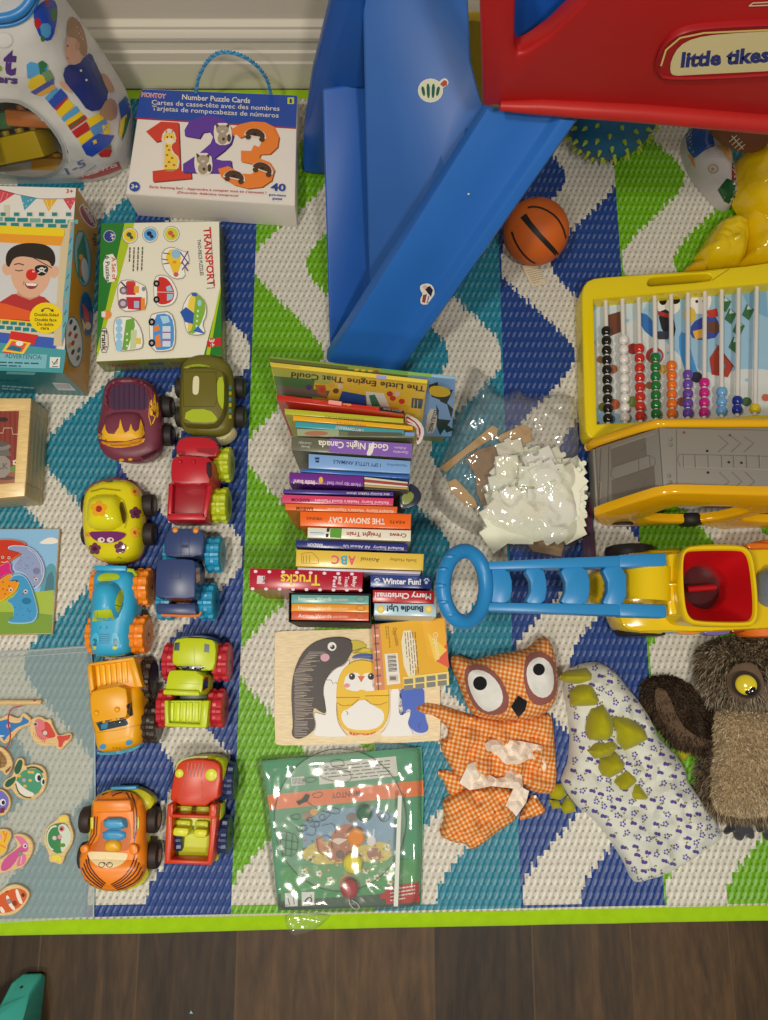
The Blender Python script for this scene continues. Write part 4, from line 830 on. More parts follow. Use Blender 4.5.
# ---- maroon hot rod with flames
t = car('toy_hot_rod', 'maroon soft toy hot rod with yellow flames, topmost car of the left column', 'toy car', 133, 425); mr = C(112, 48, 62)
b = MB(); pillow(b, smooth(A((112, 190), (120, 150), (150, 128), (210, 124), (270, 140), (300, 180), (308, 240), (314, 330), (300, 385), (262, 408), (200, 418), (140, 408), (100, 372), (92, 300), (105, 250)), 2), .012, 12, .012, mr, 3.5, thick=.038, zs=.05, flare=-.1); b.build('body', 'satin', t)
c = MB(); pillow(c, smooth(A((90, 290), (110, 250), (150, 236), (200, 234), (240, 240), (258, 280), (258, 335), (235, 358), (190, 366), (135, 365), (95, 345)), 2), .024, 15, .045, mr, 3.5, thick=.008, zs=.068); c.build('cabin', 'satin', t)
c2 = MB(); pillow(c2, smooth(A((108, 215), (112, 160), (145, 132), (205, 128), (265, 140), (295, 180), (298, 235), (285, 262), (262, 235), (266, 190), (250, 160), (215, 148), (160, 150), (136, 170), (134, 215), (140, 240), (118, 245)), 2), .012, 5, .05, mr, 2.5, thick=.006, zs=.064); c2.build('rear_rim', 'satin', t)
d = Draw(on_mesh(b), 3); pu = C(72, 42, 66); d.poly(smooth(A((134, 215), (136, 170), (160, 150), (215, 148), (250, 160), (266, 190), (262, 240), (200, 234), (140, 240)), 1), pu)
for x in range(150, 260, 17): d.line(A((x, 152), (x, 236)), .8, C(45, 26, 45))
d.build('seat_print', 'satin', t)
d = Draw(on_mesh(b, c, c2), 3); fl = C(226, 168, 30)
d.poly(A((80, 292), (90, 316), (104, 320), (119, 286), (121, 304), (130, 318), (150, 320), (166, 296), (171, 268), (178, 296), (186, 316), (200, 308), (207, 284), (212, 302), (222, 312), (234, 304), (240, 268), (250, 296), (254, 318), (246, 330), (190, 344), (130, 344), (88, 332)), fl)
d.poly(smooth(A((96, 342), (140, 350), (190, 347), (258, 330), (248, 352), (192, 366), (138, 366)), 1), C(205, 145, 25)); d.line(A((104, 352), (140, 359), (190, 356), (240, 345)), .9, C(225, 90, 40))
for x, y0, y1 in ((276, 190, 250), (287, 168, 235), (296, 200, 255)): d.poly(smooth(A((x - 6, y1), (x, y0), (x + 7, y1 - 12), (x + 2, y1 + 12)), 1), fl)
d.line(A((276, 250), (290, 262), (280, 285)), 1.2, fl); d.line(A((272, 205), (268, 260), (276, 290)), .8, fl)
d.ell(*A((175, 408))[0], 2.4, 1.4, fl); d.ell(*A((205, 406))[0], 2.2, 1.3, fl); d.poly(A((240, 396), (300, 370), (300, 380), (250, 406)), C(60, 28, 36))
d.build('flame_print', 'satin', t)
wheels(t, A, ((330, 228), (332, 325)), .0185, .021, C(38, 32, 30), .088, tyre, C(60, 50, 46))
# ---- olive car
t = car('toy_car', 'olive green soft toy car with lime windows, top right of the cars', 'toy car', 207, 397); ol = C(104, 96, 28)
b = MB(); pillow(b, smooth(A((374, 130), (378, 85), (405, 58), (450, 48), (510, 55), (548, 85), (558, 140), (558, 220), (556, 280), (540, 315), (500, 330), (420, 325), (378, 305), (370, 250)), 2), .012, 11, .012, ol, 3.5, thick=.04, zs=.052, flare=-.08); b.build('body', 'satin', t)
c = MB(); block(c, smooth(A((380, 110), (392, 98), (480, 95), (520, 108), (526, 135), (524, 235), (505, 272), (485, 288), (392, 284), (378, 270)), 1), .083, .05, ol, .004, .06); c.build('cabin', 'satin', t)
m = MB(); pillow(m, smooth(A((490, 330), (520, 320), (545, 300), (560, 295), (564, 312), (548, 335), (515, 352), (492, 348)), 1), .008, 4, .018, C(196, 184, 130), 2, thick=.016, zs=.035); m.build('bumper', 'satin', t)['label'] = 'cream front bumper'
d = Draw(on_mesh(b, c), 3); lm = C(165, 178, 30)
d.poly(smooth(A((418, 130), (425, 122), (434, 122), (440, 130), (438, 178), (432, 186), (422, 186), (416, 178)), 1), C(215, 205, 160))
d.poly(smooth(A((500, 130), (524, 122), (523, 238), (512, 228), (500, 200)), 1), lm); d.poly(smooth(A((396, 236), (472, 234), (505, 268), (488, 281), (388, 278)), 1), lm)
d.line(A((386, 225), (384, 108), (500, 108)), .5, C(75, 68, 16)); d.line(A((384, 226), (490, 226), (500, 205), (496, 110)), .5, C(75, 68, 16))
d.poly(smooth(A((384, 92), (430, 80), (478, 88), (470, 94), (430, 88), (395, 98)), 1), C(150, 165, 30)); d.line(A((405, 92), (440, 94), (468, 91)), .6, C(60, 60, 10))
for k in range(6): d.rect(*A((540, 155 + k * 20))[0], *A((549, 167 + k * 20))[0], C(70, 150, 150) if k % 2 == 0 else C(190, 190, 60))
d.build('window_print', 'satin', t)
wheels(t, A, ((576, 163), (578, 262)), .0185, .02, C(38, 34, 30), .1, tyre, C(60, 52, 46))
# ---- red pickup, lime wheels
t = car('toy_pickup_truck', 'red toy pickup truck with chunky lime green wheels', 'toy truck', 202, 480); rd = C(182, 22, 36); rd2 = C(150, 24, 34)
b = MB(); axle_block(b, A((375, 345), (500, 345), (490, 610), (345, 610)), .027, C(70, 40, 50)); b.build('chassis', 'plastic', t)
b = MB(); block(b, smooth(A((360, 352), (375, 336), (400, 328), (470, 330), (498, 345), (505, 372), (494, 402), (362, 400)), 1), .078, .03, rd, .004, 0); b.build('hood', 'plastic', t)
m = MB(); block(m, smooth(A((366, 345), (378, 326), (480, 325), (508, 345), (504, 356), (480, 340), (390, 338), (372, 354)), 1), .066, .026, C(74, 62, 78), .002, .02); m.build('bumper', 'plastic', t)['label'] = 'dark grey bumper'
c = MB(); block(c, smooth(A((344, 408), (360, 392), (465, 396), (482, 410), (482, 470), (466, 492), (352, 490), (342, 474)), 1), .097, .035, rd, .005, .08); c.build('cab', 'plastic', t)
m = MB(); block(m, A((335, 487), (482, 490), (462, 612), (330, 612)), .067, .028, rd2, .001, 0)
for q in (((335, 487), (350, 487), (345, 600), (329, 600)), ((466, 490), (484, 490), (464, 604), (447, 604)), ((329, 588), (462, 588), (461, 612), (328, 612))): block(m, A(*q), .079, .028, rd, .002, 0)
m.build('cargo_bed', 'plastic', t)
m = MB(); m.ball(P(*A((374, 414))[0], .098), (.0035, .0035, .003), rd, 12, 8); m.ball(P(*A((420, 414))[0], .098), (.0035, .0035, .003), rd, 12, 8); m.build('roof_lights', 'plastic', t)
d = Draw(on_mesh(c, b), 3); d.poly(A((464, 416), (482, 412), (482, 462), (474, 474), (464, 450)), C(36, 22, 26)); d.line(A((350, 486), (466, 488)), 1, C(120, 16, 24)); d.poly(A((362, 374), (390, 377), (392, 390), (364, 390)), rd2); d.poly(A((430, 368), (496, 368), (492, 392), (432, 380)), rd2); d.line(A((364, 391), (495, 398)), .9, C(90, 20, 26)); d.build('window_print', 'plastic', t)
wheels(t, A, ((524, 424), (514, 562)), .0305, .0275, C(178, 190, 26), .062, lug_tyre, C(140, 150, 20))
# ---- yellow flower car
t = car('toy_car', 'shiny yellow toy beetle car with purple flowers and windscreen eyes', 'toy car', 117, 522); yl = C(212, 198, 18)
m = MB(); pillow(m, smooth(A((60, 500), (120, 472), (195, 472), (240, 500), (254, 560), (252, 660), (244, 720), (215, 755), (140, 765), (70, 735), (46, 660), (44, 560)), 2), .004, 6, .012, C(170, 60, 40), 4, thick=.022, zs=.03); m.build('underbody', 'plastic', t)['label'] = 'orange red lower body'
b = MB(); pillow(b, smooth(A((50, 515), (90, 482), (150, 472), (205, 478), (236, 510), (243, 580), (242, 680), (228, 730), (180, 755), (120, 756), (66, 730), (45, 680), (40, 580)), 2), .016, 15, .025, yl, 3.5, thick=.024, zs=.05); b.build('body', 'gloss', t)
c = MB(); pillow(c, smooth(A((46, 580), (58, 530), (110, 515), (165, 520), (185, 560), (192, 610), (180, 640), (130, 655), (70, 650), (48, 630)), 2), .034, 17, .045, C(216, 206, 20), 3.5, thick=.008, zs=.07); c.build('cabin', 'gloss', t)
d = Draw(on_mesh(b, c), 3)
def flower(x, y, r, col, ctr, n=5, ctr_r=.42):
    for k in range(n): a = k * 2 * math.pi / n - .3; q = A((x + r * .62 * math.cos(a), y + r * .62 * math.sin(a)))[0]; d.ell(*q, r * .13, r * .13, col)
    q = A((x, y))[0]; d.ell(*q, r * .2, r * .2, col); d.ell(*q, r * ctr_r * .29, r * ctr_r * .29, ctr)
flower(98, 574, 27, C(228, 160, 30), C(165, 50, 30)); flower(84, 710, 20, C(110, 50, 72), C(60, 25, 45)); flower(171, 706, 20, C(110, 50, 72), C(60, 25, 45)); flower(222, 588, 20, C(105, 50, 72), C(60, 25, 45)); flower(222, 654, 18, C(225, 170, 40), C(190, 70, 40)); flower(220, 516, 15, C(225, 170, 40), C(190, 70, 40)); flower(58, 662, 9, C(220, 160, 60), C(190, 70, 40))
d.poly(smooth(A((62, 652), (100, 651), (150, 650), (194, 657), (180, 675), (145, 691), (100, 688), (74, 674)), 1), C(112, 40, 98))
for x in (106, 137): q = A((x, 680))[0]; d.ell(*q, 3.6, 2.6, C(220, 200, 180)); d.ell(q[0] + .8, q[1] - .3, 1.1, 1.1, C(60, 40, 50))
d.poly(smooth(A((166, 560), (178, 545), (190, 580), (192, 610), (182, 630), (174, 600)), 1), C(96, 78, 20)); d.line(A((150, 525), (180, 545), (195, 600), (185, 640)), .6, C(160, 145, 10)); d.line(A((70, 515), (110, 505), (170, 512)), 1.2, C(150, 130, 20)); d.poly(smooth(A((110, 478), (130, 472), (150, 480), (128, 484)), 1), C(120, 60, 80))
d.line(A((158, 742), (166, 738), (174, 744)), .6, C(120, 110, 10)); d.line(A((80, 745), (86, 740)), .6, C(120, 110, 10)); d.build('flower_print', 'gloss', t)
wheels(t, A, ((268, 562), (270, 660)), .0195, .021, C(40, 32, 28), .1, tyre, C(70, 56, 46))
# ---- navy jeep, teal wheels
t = car('toy_jeep', 'navy blue toy jeep with chunky teal wheels and orange lights', 'toy truck', 186, 572); nv = C(48, 64, 104)
b = MB(); axle_block(b, B((440, 50), (570, 50), (555, 385), (395, 385)), .04, C(40, 48, 80)); b.build('chassis', 'plastic', t)
b = MB(); block(b, smooth(B((425, 55), (450, 33), (560, 34), (584, 55), (580, 130), (566, 150), (435, 152), (418, 132)), 1), .078, .03, nv, .004, 0); b.build('hood', 'plastic', t)
c = MB(); block(c, smooth(B((390, 170), (408, 157), (532, 158), (547, 172), (548, 300), (538, 318), (392, 316), (384, 300)), 1), .102, .04, nv, .004, .06); c.build('roof', 'plastic', t)
e = MB(); block(e, B((386, 338), (548, 338), (550, 382), (388, 378)), .078, .03, nv, .003, 0); e.build('rear_panel', 'plastic', t)
m = MB(); m.tube([P(*B((410, 384))[0], .07), P(*B((520, 388))[0], .07), P(*B((562, 386))[0], .07), P(*B((570, 370))[0], .07)], .0022, C(215, 120, 40), 8); m.build('rear_bumper', 'plastic', t)['label'] = 'orange rear bumper bar'
for x, y in ((466, 41), (549, 43)): m = MB(); m.lathe([(.0045, -.003), (.0045, .001), (.003, .0025), (.001, .003)], P(*B((x, y))[0], .077), (0, 0, 1), C(225, 140, 30), 14); m.build('headlight', 'plastic', t)['label'] = 'orange headlight'
d = Draw(on_mesh(b, c, e), 3); dk = C(30, 42, 78)
d.line(B((490, 40), (488, 145)), .5, dk); d.line(B((520, 40), (522, 145)), .5, dk); d.rect(*B((492, 100))[0], *B((518, 112))[0], dk); d.line(B((425, 143), (575, 143)), .6, dk)
for a, b_ in (((447, 183), (486, 183)), ((486, 183), (486, 235)), ((486, 235), (447, 235)), ((447, 235), (447, 183))): d.line(B(a, b_), .6, dk)
for x in (432, 545, 428, 552): d.ell(*B((x, 148))[0], .6, .6, BLACK)
win(t, (b, c, e), C(200, 115, 40), B((548, 195), (566, 190), (566, 245), (552, 255))); win(t, (b, c, e), C(40, 40, 60), B((550, 262), (566, 255), (562, 312), (550, 312))); win(t, (b, c, e), C(200, 100, 40), B((400, 317), (532, 318), (530, 334), (404, 333))); d.build('panel_print', 'plastic', t)
wheels(t, B, ((627, 140), (601, 330)), .031, .026, C(30, 140, 172), .068, lug_tyre, C(20, 110, 140))
# ---- light blue racer, orange wheels
t = car('toy_race_car', 'sky blue toy race car with orange wheels and a rear spoiler', 'toy car', 112, 612); sb = C(46, 158, 190); lm = C(172, 190, 28)
b = MB(); axle_block(b, B((150, 205), (270, 205), (265, 530), (130, 530)), .036, C(120, 140, 30)); b.build('chassis', 'plastic', t)
b = MB(); pillow(b, smooth(B((136, 200), (268, 196), (298, 216), (306, 300), (302, 370), (285, 430), (284, 500), (270, 545), (200, 556), (130, 548), (112, 500), (116, 420), (120, 320), (128, 240)), 1), .016, 13, .03, sb, 3.2, thick=.03, zs=.066); b.build('body', 'plastic', t)
c = MB(); pillow(c, smooth(B((126, 290), (140, 250), (200, 235), (245, 262), (258, 310), (250, 370), (222, 412), (130, 412), (122, 360)), 2), .032, 14, .06, sb, 3.2, thick=.008, zs=.082); c.build('cabin', 'plastic', t)
m = MB(); block(m, B((138, 183), (268, 185), (266, 206), (137, 204)), .084, .077, sb, .0015, 0)
for x in (160, 245): block(m, B((x - 8, 188), (x + 8, 188), (x + 8, 202), (x - 8, 202)), .08, .05, sb, .001, 0)
m.build('spoiler', 'plastic', t); m = MB(); m.tube([P(*B((266, 200))[0], .076), P(*B((295, 205))[0], .074), P(*B((308, 222))[0], .066)], .003, lm, 8); m.build('tail_bar', 'plastic', t)['label'] = 'lime green tail bar'
d = Draw(on_mesh(b, c), 3); d.poly(smooth(B((148, 248), (158, 222), (190, 213), (238, 218), (242, 238), (200, 246)), 1), lm); d.poly(B((136, 366), (206, 361), (222, 402), (130, 410)), lm); d.line(B((150, 372), (152, 400)), .5, C(120, 140, 20)); d.poly(smooth(B((222, 330), (240, 285), (255, 278), (256, 320), (246, 360), (232, 378), (222, 352)), 1), lm); d.line(B((222, 345), (250, 350)), 1.2, C(110, 125, 20)); dk = C(30, 110, 140)
for y in range(462, 502, 9): d.line(B((160, y), (200, y)), .6, dk)
for x in (142, 225): d.ell(*B((x, 488))[0], 4, 8.4, C(80, 175, 198), 8 if x < 200 else -8); d.ell(*B((x - 1, 495))[0], 2.4, 4.6, dk); d.ell(*B((x - 4, 517))[0], 2.2, 1.9, C(200, 195, 40))
d.line(B((120, 546), (200, 553), (268, 545)), 1.2, C(170, 175, 60)); d.line(B((160, 440), (165, 430)), .7, dk); d.line(B((185, 440), (190, 430)), .7, dk); d.build('bonnet_print', 'plastic', t)
wheels(t, B, ((342, 272), (328, 462)), .0318, .025, C(232, 128, 22), .07, lug_tyre, C(200, 105, 20))
# ---- amber pickup, black wheels
t = car('toy_pickup_truck', 'amber yellow toy pickup truck with black wheels and blue headlights', 'toy truck', 122, 703); am = C(226, 158, 14)
b = MB(); axle_block(b, B((130, 580), (300, 570), (320, 890), (160, 910)), .029, C(60, 50, 40)); b.build('chassis', 'plastic', t)
b = MB(); pillow(b, smooth(B((118, 690), (135, 688), (308, 655), (334, 685), (330, 740), (340, 780), (336, 880), (312, 915), (235, 935), (160, 940), (145, 905), (140, 860), (124, 790)), 1), .016, 12, .026, am, 3.2, thick=.034, zs=.06); b.build('body', 'plastic', t)
c = MB(); block(c, smooth(B((122, 700), (140, 690), (262, 664), (275, 735), (268, 800), (252, 806), (140, 826), (124, 790)), 1), .092, .05, am, .005, .08); c.build('cab', 'plastic', t)
m = MB(); block(m, B((112, 592), (300, 556), (330, 676), (122, 694)), .068, .03, am, .002, 0)
for q in (((108, 590), (128, 586), (138, 690), (116, 694)), ((272, 562), (300, 556), (334, 676), (300, 676)), ((108, 592), (118, 578), (296, 552), (300, 566))): block(m, B(*q), .08, .03, am, .003, 0)
for k in range(6): x = 146 + k * 22; block(m, B((x, 592 - k * 4), (x + 12, 590 - k * 4), (x + 18, 672 - k * 3), (x + 6, 675 - k * 3)), .071, .06, C(240, 180, 40), .0012, 0)
m.build('cargo_bed', 'plastic', t)
for x, y in ((148, 780), (232, 766)): m = MB(); m.ball(P(*B((x, y))[0], .091), (.0048, .0048, .004), am, 14, 10); m.build('roof_light', 'plastic', t)
m = MB(); pillow(m, smooth(B((158, 934), (235, 932), (310, 910), (338, 872), (342, 890), (318, 928), (240, 946), (160, 948)), 1), .003, 2, .02, C(80, 165, 185), 2, thick=.018, zs=.03); m.build('bumper', 'plastic', t)['label'] = 'light blue front bumper'
d = Draw(on_mesh(b, c), 3); d.poly(B((144, 818), (262, 797), (279, 828), (162, 853)), C(44, 62, 70)); d.poly(B((165, 822), (195, 818), (190, 842), (166, 846)), C(50, 130, 155)); d.build('windscreen', 'gloss', t)
win(t, (b, c), C(40, 52, 58), B((268, 748), (290, 736), (296, 790), (284, 794), (272, 780)))
d = Draw(on_mesh(b, c), 3)
for x, y in ((173, 916), (279, 900)): d.ell(*B((x, y))[0], 3.6, 2.6, C(60, 145, 175), -15)
for x in (215, 228, 241): d.ell(*B((x, 922))[0], .6, .6, C(120, 80, 10))
d.line(B((140, 860), (230, 850), (335, 825)), .5, C(180, 120, 10)); d.build('headlight_print', 'plastic', t)
wheels(t, B, ((352, 642), (374, 822)), .031, .024, C(48, 36, 28), .06, lug_tyre, C(60, 46, 36))
# ---- lime pickup, red wheels
t = car('toy_pickup_truck', 'lime green toy pickup truck with chunky red wheels', 'toy truck', 192, 682); lg = C(186, 198, 10)
b = MB(); axle_block(b, B((480, 480), (610, 480), (590, 835), (440, 835)), .029, C(70, 90, 60)); b.build('chassis', 'plastic', t)
b = MB(); block(b, smooth(B((455, 500), (475, 474), (612, 478), (632, 505), (626, 600), (600, 612), (452, 604)), 1), .077, .03, lg, .004, 0); b.build('hood', 'plastic', t)
m = MB(); block(m, smooth(B((470, 480), (500, 463), (600, 465), (634, 486), (632, 500), (600, 478), (500, 474), (474, 494)), 1), .062, .026, C(50, 66, 100), .002, .02); m.build('bumper', 'plastic', t)['label'] = 'navy front bumper'
c = MB(); block(c, smooth(B((438, 615), (452, 606), (580, 612), (575, 690), (560, 712), (430, 708), (424, 690)), 1), .096, .035, lg, .004, .1); c.build('cab', 'plastic', t)
m = MB(); block(m, B((416, 684), (562, 690), (564, 712), (414, 706)), .102, .07, lg, .003, 0); m.build('roof_bar', 'plastic', t)
m = MB(); block(m, B((430, 730), (600, 730), (578, 840), (424, 832)), .066, .03, lg, .001, 0)
for q in (((420, 728), (438, 728), (440, 834), (422, 832)), ((572, 730), (604, 728), (592, 842), (562, 842)), ((422, 818), (592, 826), (590, 842), (420, 836))): block(m, B(*q), .078, .03, lg, .003, 0)
for k in range(5): x = 446 + k * 25; block(m, B((x, 738), (x + 15, 738), (x + 11, 816), (x - 4, 815)), .069, .06, C(200, 210, 30), .0012, 0)
m.build('cargo_bed', 'plastic', t)
d = Draw(on_mesh(b, c), 3); bk = C(40, 48, 48); win(t, (b, c), bk, B((456, 590), (582, 590), (576, 611), (452, 606)), B((578, 640), (602, 612), (598, 678), (576, 692)), B((450, 716), (545, 720), (544, 730), (450, 726))); win(t, (b, c), C(60, 78, 82), B((464, 496), (484, 494), (482, 528), (461, 528)), B((584, 500), (604, 504), (602, 536), (582, 534)), name='headlight'); d.line(B((462, 498), (450, 590)), .5, C(140, 150, 8)); d.line(B((540, 500), (545, 586)), .5, C(150, 160, 8)); d.line(B((480, 660), (565, 664)), .5, C(140, 150, 8)); d.build('panel_print', 'plastic', t)
wheels(t, B, ((658, 573), (637, 760)), .031, .026, C(182, 32, 44), .08, lug_tyre, C(140, 26, 36))
# ---- tiger convertible
t = car('toy_convertible', 'orange tiger-striped toy convertible with a blue seat, last car of the left column', 'toy car', 118, 840); og = C(230, 128, 26)
m = MB(); pillow(m, smooth(D2((150, 262), (200, 240), (300, 232), (350, 250), (384, 282), (372, 310), (352, 330), (350, 560), (362, 580), (330, 628), (250, 655), (150, 648), (100, 610), (110, 500), (125, 300)), 1), .006, 6, .014, C(196, 190, 36), 3.5, thick=.02, zs=.034); m.build('underbody', 'plastic', t)['label'] = 'lime yellow underbody'
body = smooth(D2((130, 300), (150, 262), (200, 248), (260, 246), (305, 258), (335, 290), (348, 350), (342, 440), (352, 500), (346, 580), (312, 625), (250, 652), (170, 650), (105, 620), (80, 565), (78, 505), (105, 470), (126, 420), (128, 350)), 1)
b = MB(); pillow(b, body, .014, 12, .028, og, 3.2, thick=.022, zs=.05, flare=-.06); b.build('body', 'plastic', t)
c = MB(); pillow(c, smooth(D2((86, 520), (110, 500), (275, 505), (318, 505), (340, 540), (335, 585), (300, 622), (240, 645), (175, 643), (112, 615), (86, 570)), 1), .016, 14, .05, og, 3.2, thick=.004, zs=.058); c.build('bonnet', 'plastic', t)
m = MB(); block(m, D2((130, 286), (284, 282), (290, 334), (132, 336)), .074, .045, og, .004, .02); m.build('roll_bar', 'plastic', t)
for q in (((78, 470), (112, 462), (116, 498), (82, 502)), ((274, 460), (312, 462), (314, 508), (278, 506))): m = MB(); block(m, smooth(D2(*q), 1), .07, .045, og, .003, 0); m.build('fender', 'plastic', t)
m = MB(); pillow(m, smooth(D2((170, 356), (258, 354), (268, 380), (266, 404), (172, 406)), 1), .008, 4, .060, C(65, 150, 185), 2, thick=.006, zs=.072); pillow(m, smooth(D2((168, 402), (266, 402), (268, 448), (170, 452)), 1), .004, 4, .060, C(60, 140, 178), 2, thick=.004, zs=.066); m.build('seat', 'plastic', t)['label'] = 'sky blue seat'
m = MB(); pillow(m, smooth(D2((172, 470), (185, 450), (215, 440), (242, 455), (246, 482), (230, 494), (180, 494)), 1), .006, 5, .062, C(225, 165, 24), 2, thick=.004, zs=.07); m.build('steering_wheel', 'plastic', t)
for x, y0, y1 in ((128, 352, 402), (313, 350, 402)): m = MB(); block(m, D2((x - 7, y0), (x + 7, y0), (x + 7, y1), (x - 7, y1)), .062, .04, C(206, 196, 40), .002, 0); m.build('side_bar', 'plastic', t)['label'] = 'yellow side bar'
m = MB(); block(m, D2((205, 230), (310, 226), (308, 242), (204, 244)), .044, .03, C(70, 150, 180), .002, 0); m.build('rear_bumper', 'plastic', t)['label'] = 'blue rear bumper'
d = Draw(on_mesh(b, c), 3); st = C(74, 32, 40)
d.poly(smooth(D2((165, 350), (275, 350), (288, 400), (284, 462), (270, 494), (115, 492), (122, 470), (160, 440)), 1), C(190, 95, 24))
d.poly(smooth(D2((106, 494), (140, 491), (250, 496), (278, 500), (262, 534), (225, 556), (180, 560), (132, 540)), 1), C(226, 205, 150))
for x in (168, 200): d.ell(*D2((x, 545))[0], 3.2, 2.8, st); d.ell(*D2((x, 545))[0], 2.5, 2.1, C(226, 205, 150))
d.line(D2((176, 534), (190, 548), (204, 534)), .7, st)
for k in range(5):
    d.line(smooth(D2((112 - 8 * k, 506 + 17 * k), (118 - 3 * k, 550 + 16 * k), (148, 592 + 12 * k), (184 - 5 * k, 622 + 6 * k)), 1, False), 1.1, st)
    d.line(smooth(D2((304 + 8 * k, 500 + 18 * k), (292 + 6 * k, 545 + 16 * k), (258, 596 + 11 * k), (206 + 6 * k, 626 + 5 * k)), 1, False), 1.1, st)
for a in (((268, 252), (290, 290), (300, 350), (298, 440)), ((285, 252), (306, 300), (312, 380), (300, 455)), ((170, 262), (180, 256), (205, 250)), ((210, 268), (225, 258), (250, 252))): d.line(smooth(D2(*a), 1, False), 1.1, st)
d.line(D2((140, 350), (136, 420), (112, 462)), 1, st); d.line(D2((150, 350), (146, 425), (122, 468)), .8, st); d.build('stripe_print', 'plastic', t)
for x, y in ((112, 362), (378, 362), (380, 506)): tyre(t, P(*D2((x, y))[0], RUGZ + .0205), .02, .018, C(46, 34, 28), C(150, 90, 60))
tyre(t, P(*D2((107, 506))[0], RUGZ + .0205), .02, .018, C(46, 34, 28), C(150, 90, 60))
# ---- orange red open jeep, navy wheels
t = car('toy_jeep', 'orange red open toy jeep with lime seats and navy wheels, last of the right column', 'toy truck', 194, 812); orr = C(198, 52, 16); ly = C(190, 196, 24)
b = MB(); axle_block(b, D2((480, 120), (640, 130), (620, 540), (440, 535)), .029, C(120, 50, 30)); b.build('chassis', 'plastic', t)
b = MB(); block(b, smooth(D2((468, 150), (490, 124), (560, 116), (640, 128), (652, 170), (636, 310), (440, 304), (452, 220)), 1), .082, .03, orr, .004, .03); b.build('hood', 'plastic', t)
m = MB(); pillow(m, smooth(D2((462, 170), (476, 125), (520, 108), (600, 104), (650, 112), (670, 145), (662, 205), (648, 200), (650, 150), (630, 124), (560, 115), (500, 122), (478, 150)), 1), .005, 3, .03, ly, 2, thick=.034, zs=.064); m.build('bumper', 'plastic', t)['label'] = 'lime yellow wrap-round bumper'
m = MB(); block(m, D2((430, 345), (632, 350), (612, 545), (422, 540)), .05, .03, ly, .001, 0); m.build('tub_floor', 'plastic', t)['label'] = 'lime yellow floor'
m = MB()
for q in (((432, 300), (456, 300), (446, 540), (420, 540)), ((612, 304), (640, 308), (614, 546), (592, 546)), ((420, 522), (612, 528), (610, 548), (418, 542))): block(m, D2(*q), .080, .03, orr, .003, 0)
m.build('tub_sides', 'plastic', t); m = MB()
for q in (((440, 340), (628, 346), (627, 360), (440, 354)), ((444, 298), (458, 298), (454, 350), (440, 350)), ((606, 300), (632, 302), (630, 355), (600, 352))): block(m, D2(*q), .098, .07, orr, .002, 0)
m.build('windscreen_frame', 'plastic', t)
for q in (((470, 305), (535, 308), (530, 340), (462, 338)), ((550, 308), (605, 310), (602, 342), (546, 340))): m = MB(); block(m, D2(*q), .07, .04, ly, .003, 0); m.build('dashboard', 'plastic', t)['label'] = 'lime yellow dashboard'
for q, q2 in ((((460, 362), (530, 365), (524, 400), (456, 395)), ((456, 392), (524, 396), (514, 436), (450, 430))), (((545, 366), (600, 368), (598, 404), (540, 400)), ((540, 398), (598, 402), (590, 440), (532, 436)))):
    m = MB(); block(m, D2(*q), .06, .036, ly, .004, 0); block(m, D2(*q2), .074, .036, C(206, 208, 40), .005, 0); m.build('seat', 'plastic', t)['label'] = 'lime yellow seat'
for x, y, r in ((483, 175, 15), (612, 181, 21)): m = MB(); m.lathe([(r * .00042, -.003), (r * .00042, .001), (r * .0003, .002), (.0005, .002)], P(*D2((x, y))[0], .082), (0, 0, 1), C(204, 204, 34), 18); m.build('headlight', 'plastic', t)['label'] = 'lime yellow headlight'
d = Draw(on_mesh(b), 3)
for k in range(5): d.line(D2((518 + k * 15, 134), (513 + k * 14, 190)), 1, C(150, 40, 16))
d.line(D2((505, 200), (480, 300)), .5, C(160, 46, 20)); d.line(D2((572, 205), (576, 300)), .5, C(160, 46, 20)); d.build('grille_print', 'plastic', t)
m = MB(); block(m, D2((632, 300), (655, 296), (652, 360), (640, 370), (632, 350)), .06, .03, ly, .002, 0); m.build('side_mirror', 'plastic', t)['label'] = 'lime yellow side mirror'
m = MB(); m.lathe([(.006, 0), (.006, .006), (.003, .009)], P(*D2((618, 512))[0], .045), (1, 0, 0), ly, 14); m.build('fuel_cap', 'plastic', t)['label'] = 'lime yellow fuel cap'
wheels(t, D2, ((678, 205), (655, 420)), .0295, .026, C(34, 48, 88), .068, lug_tyre, C(26, 36, 70))
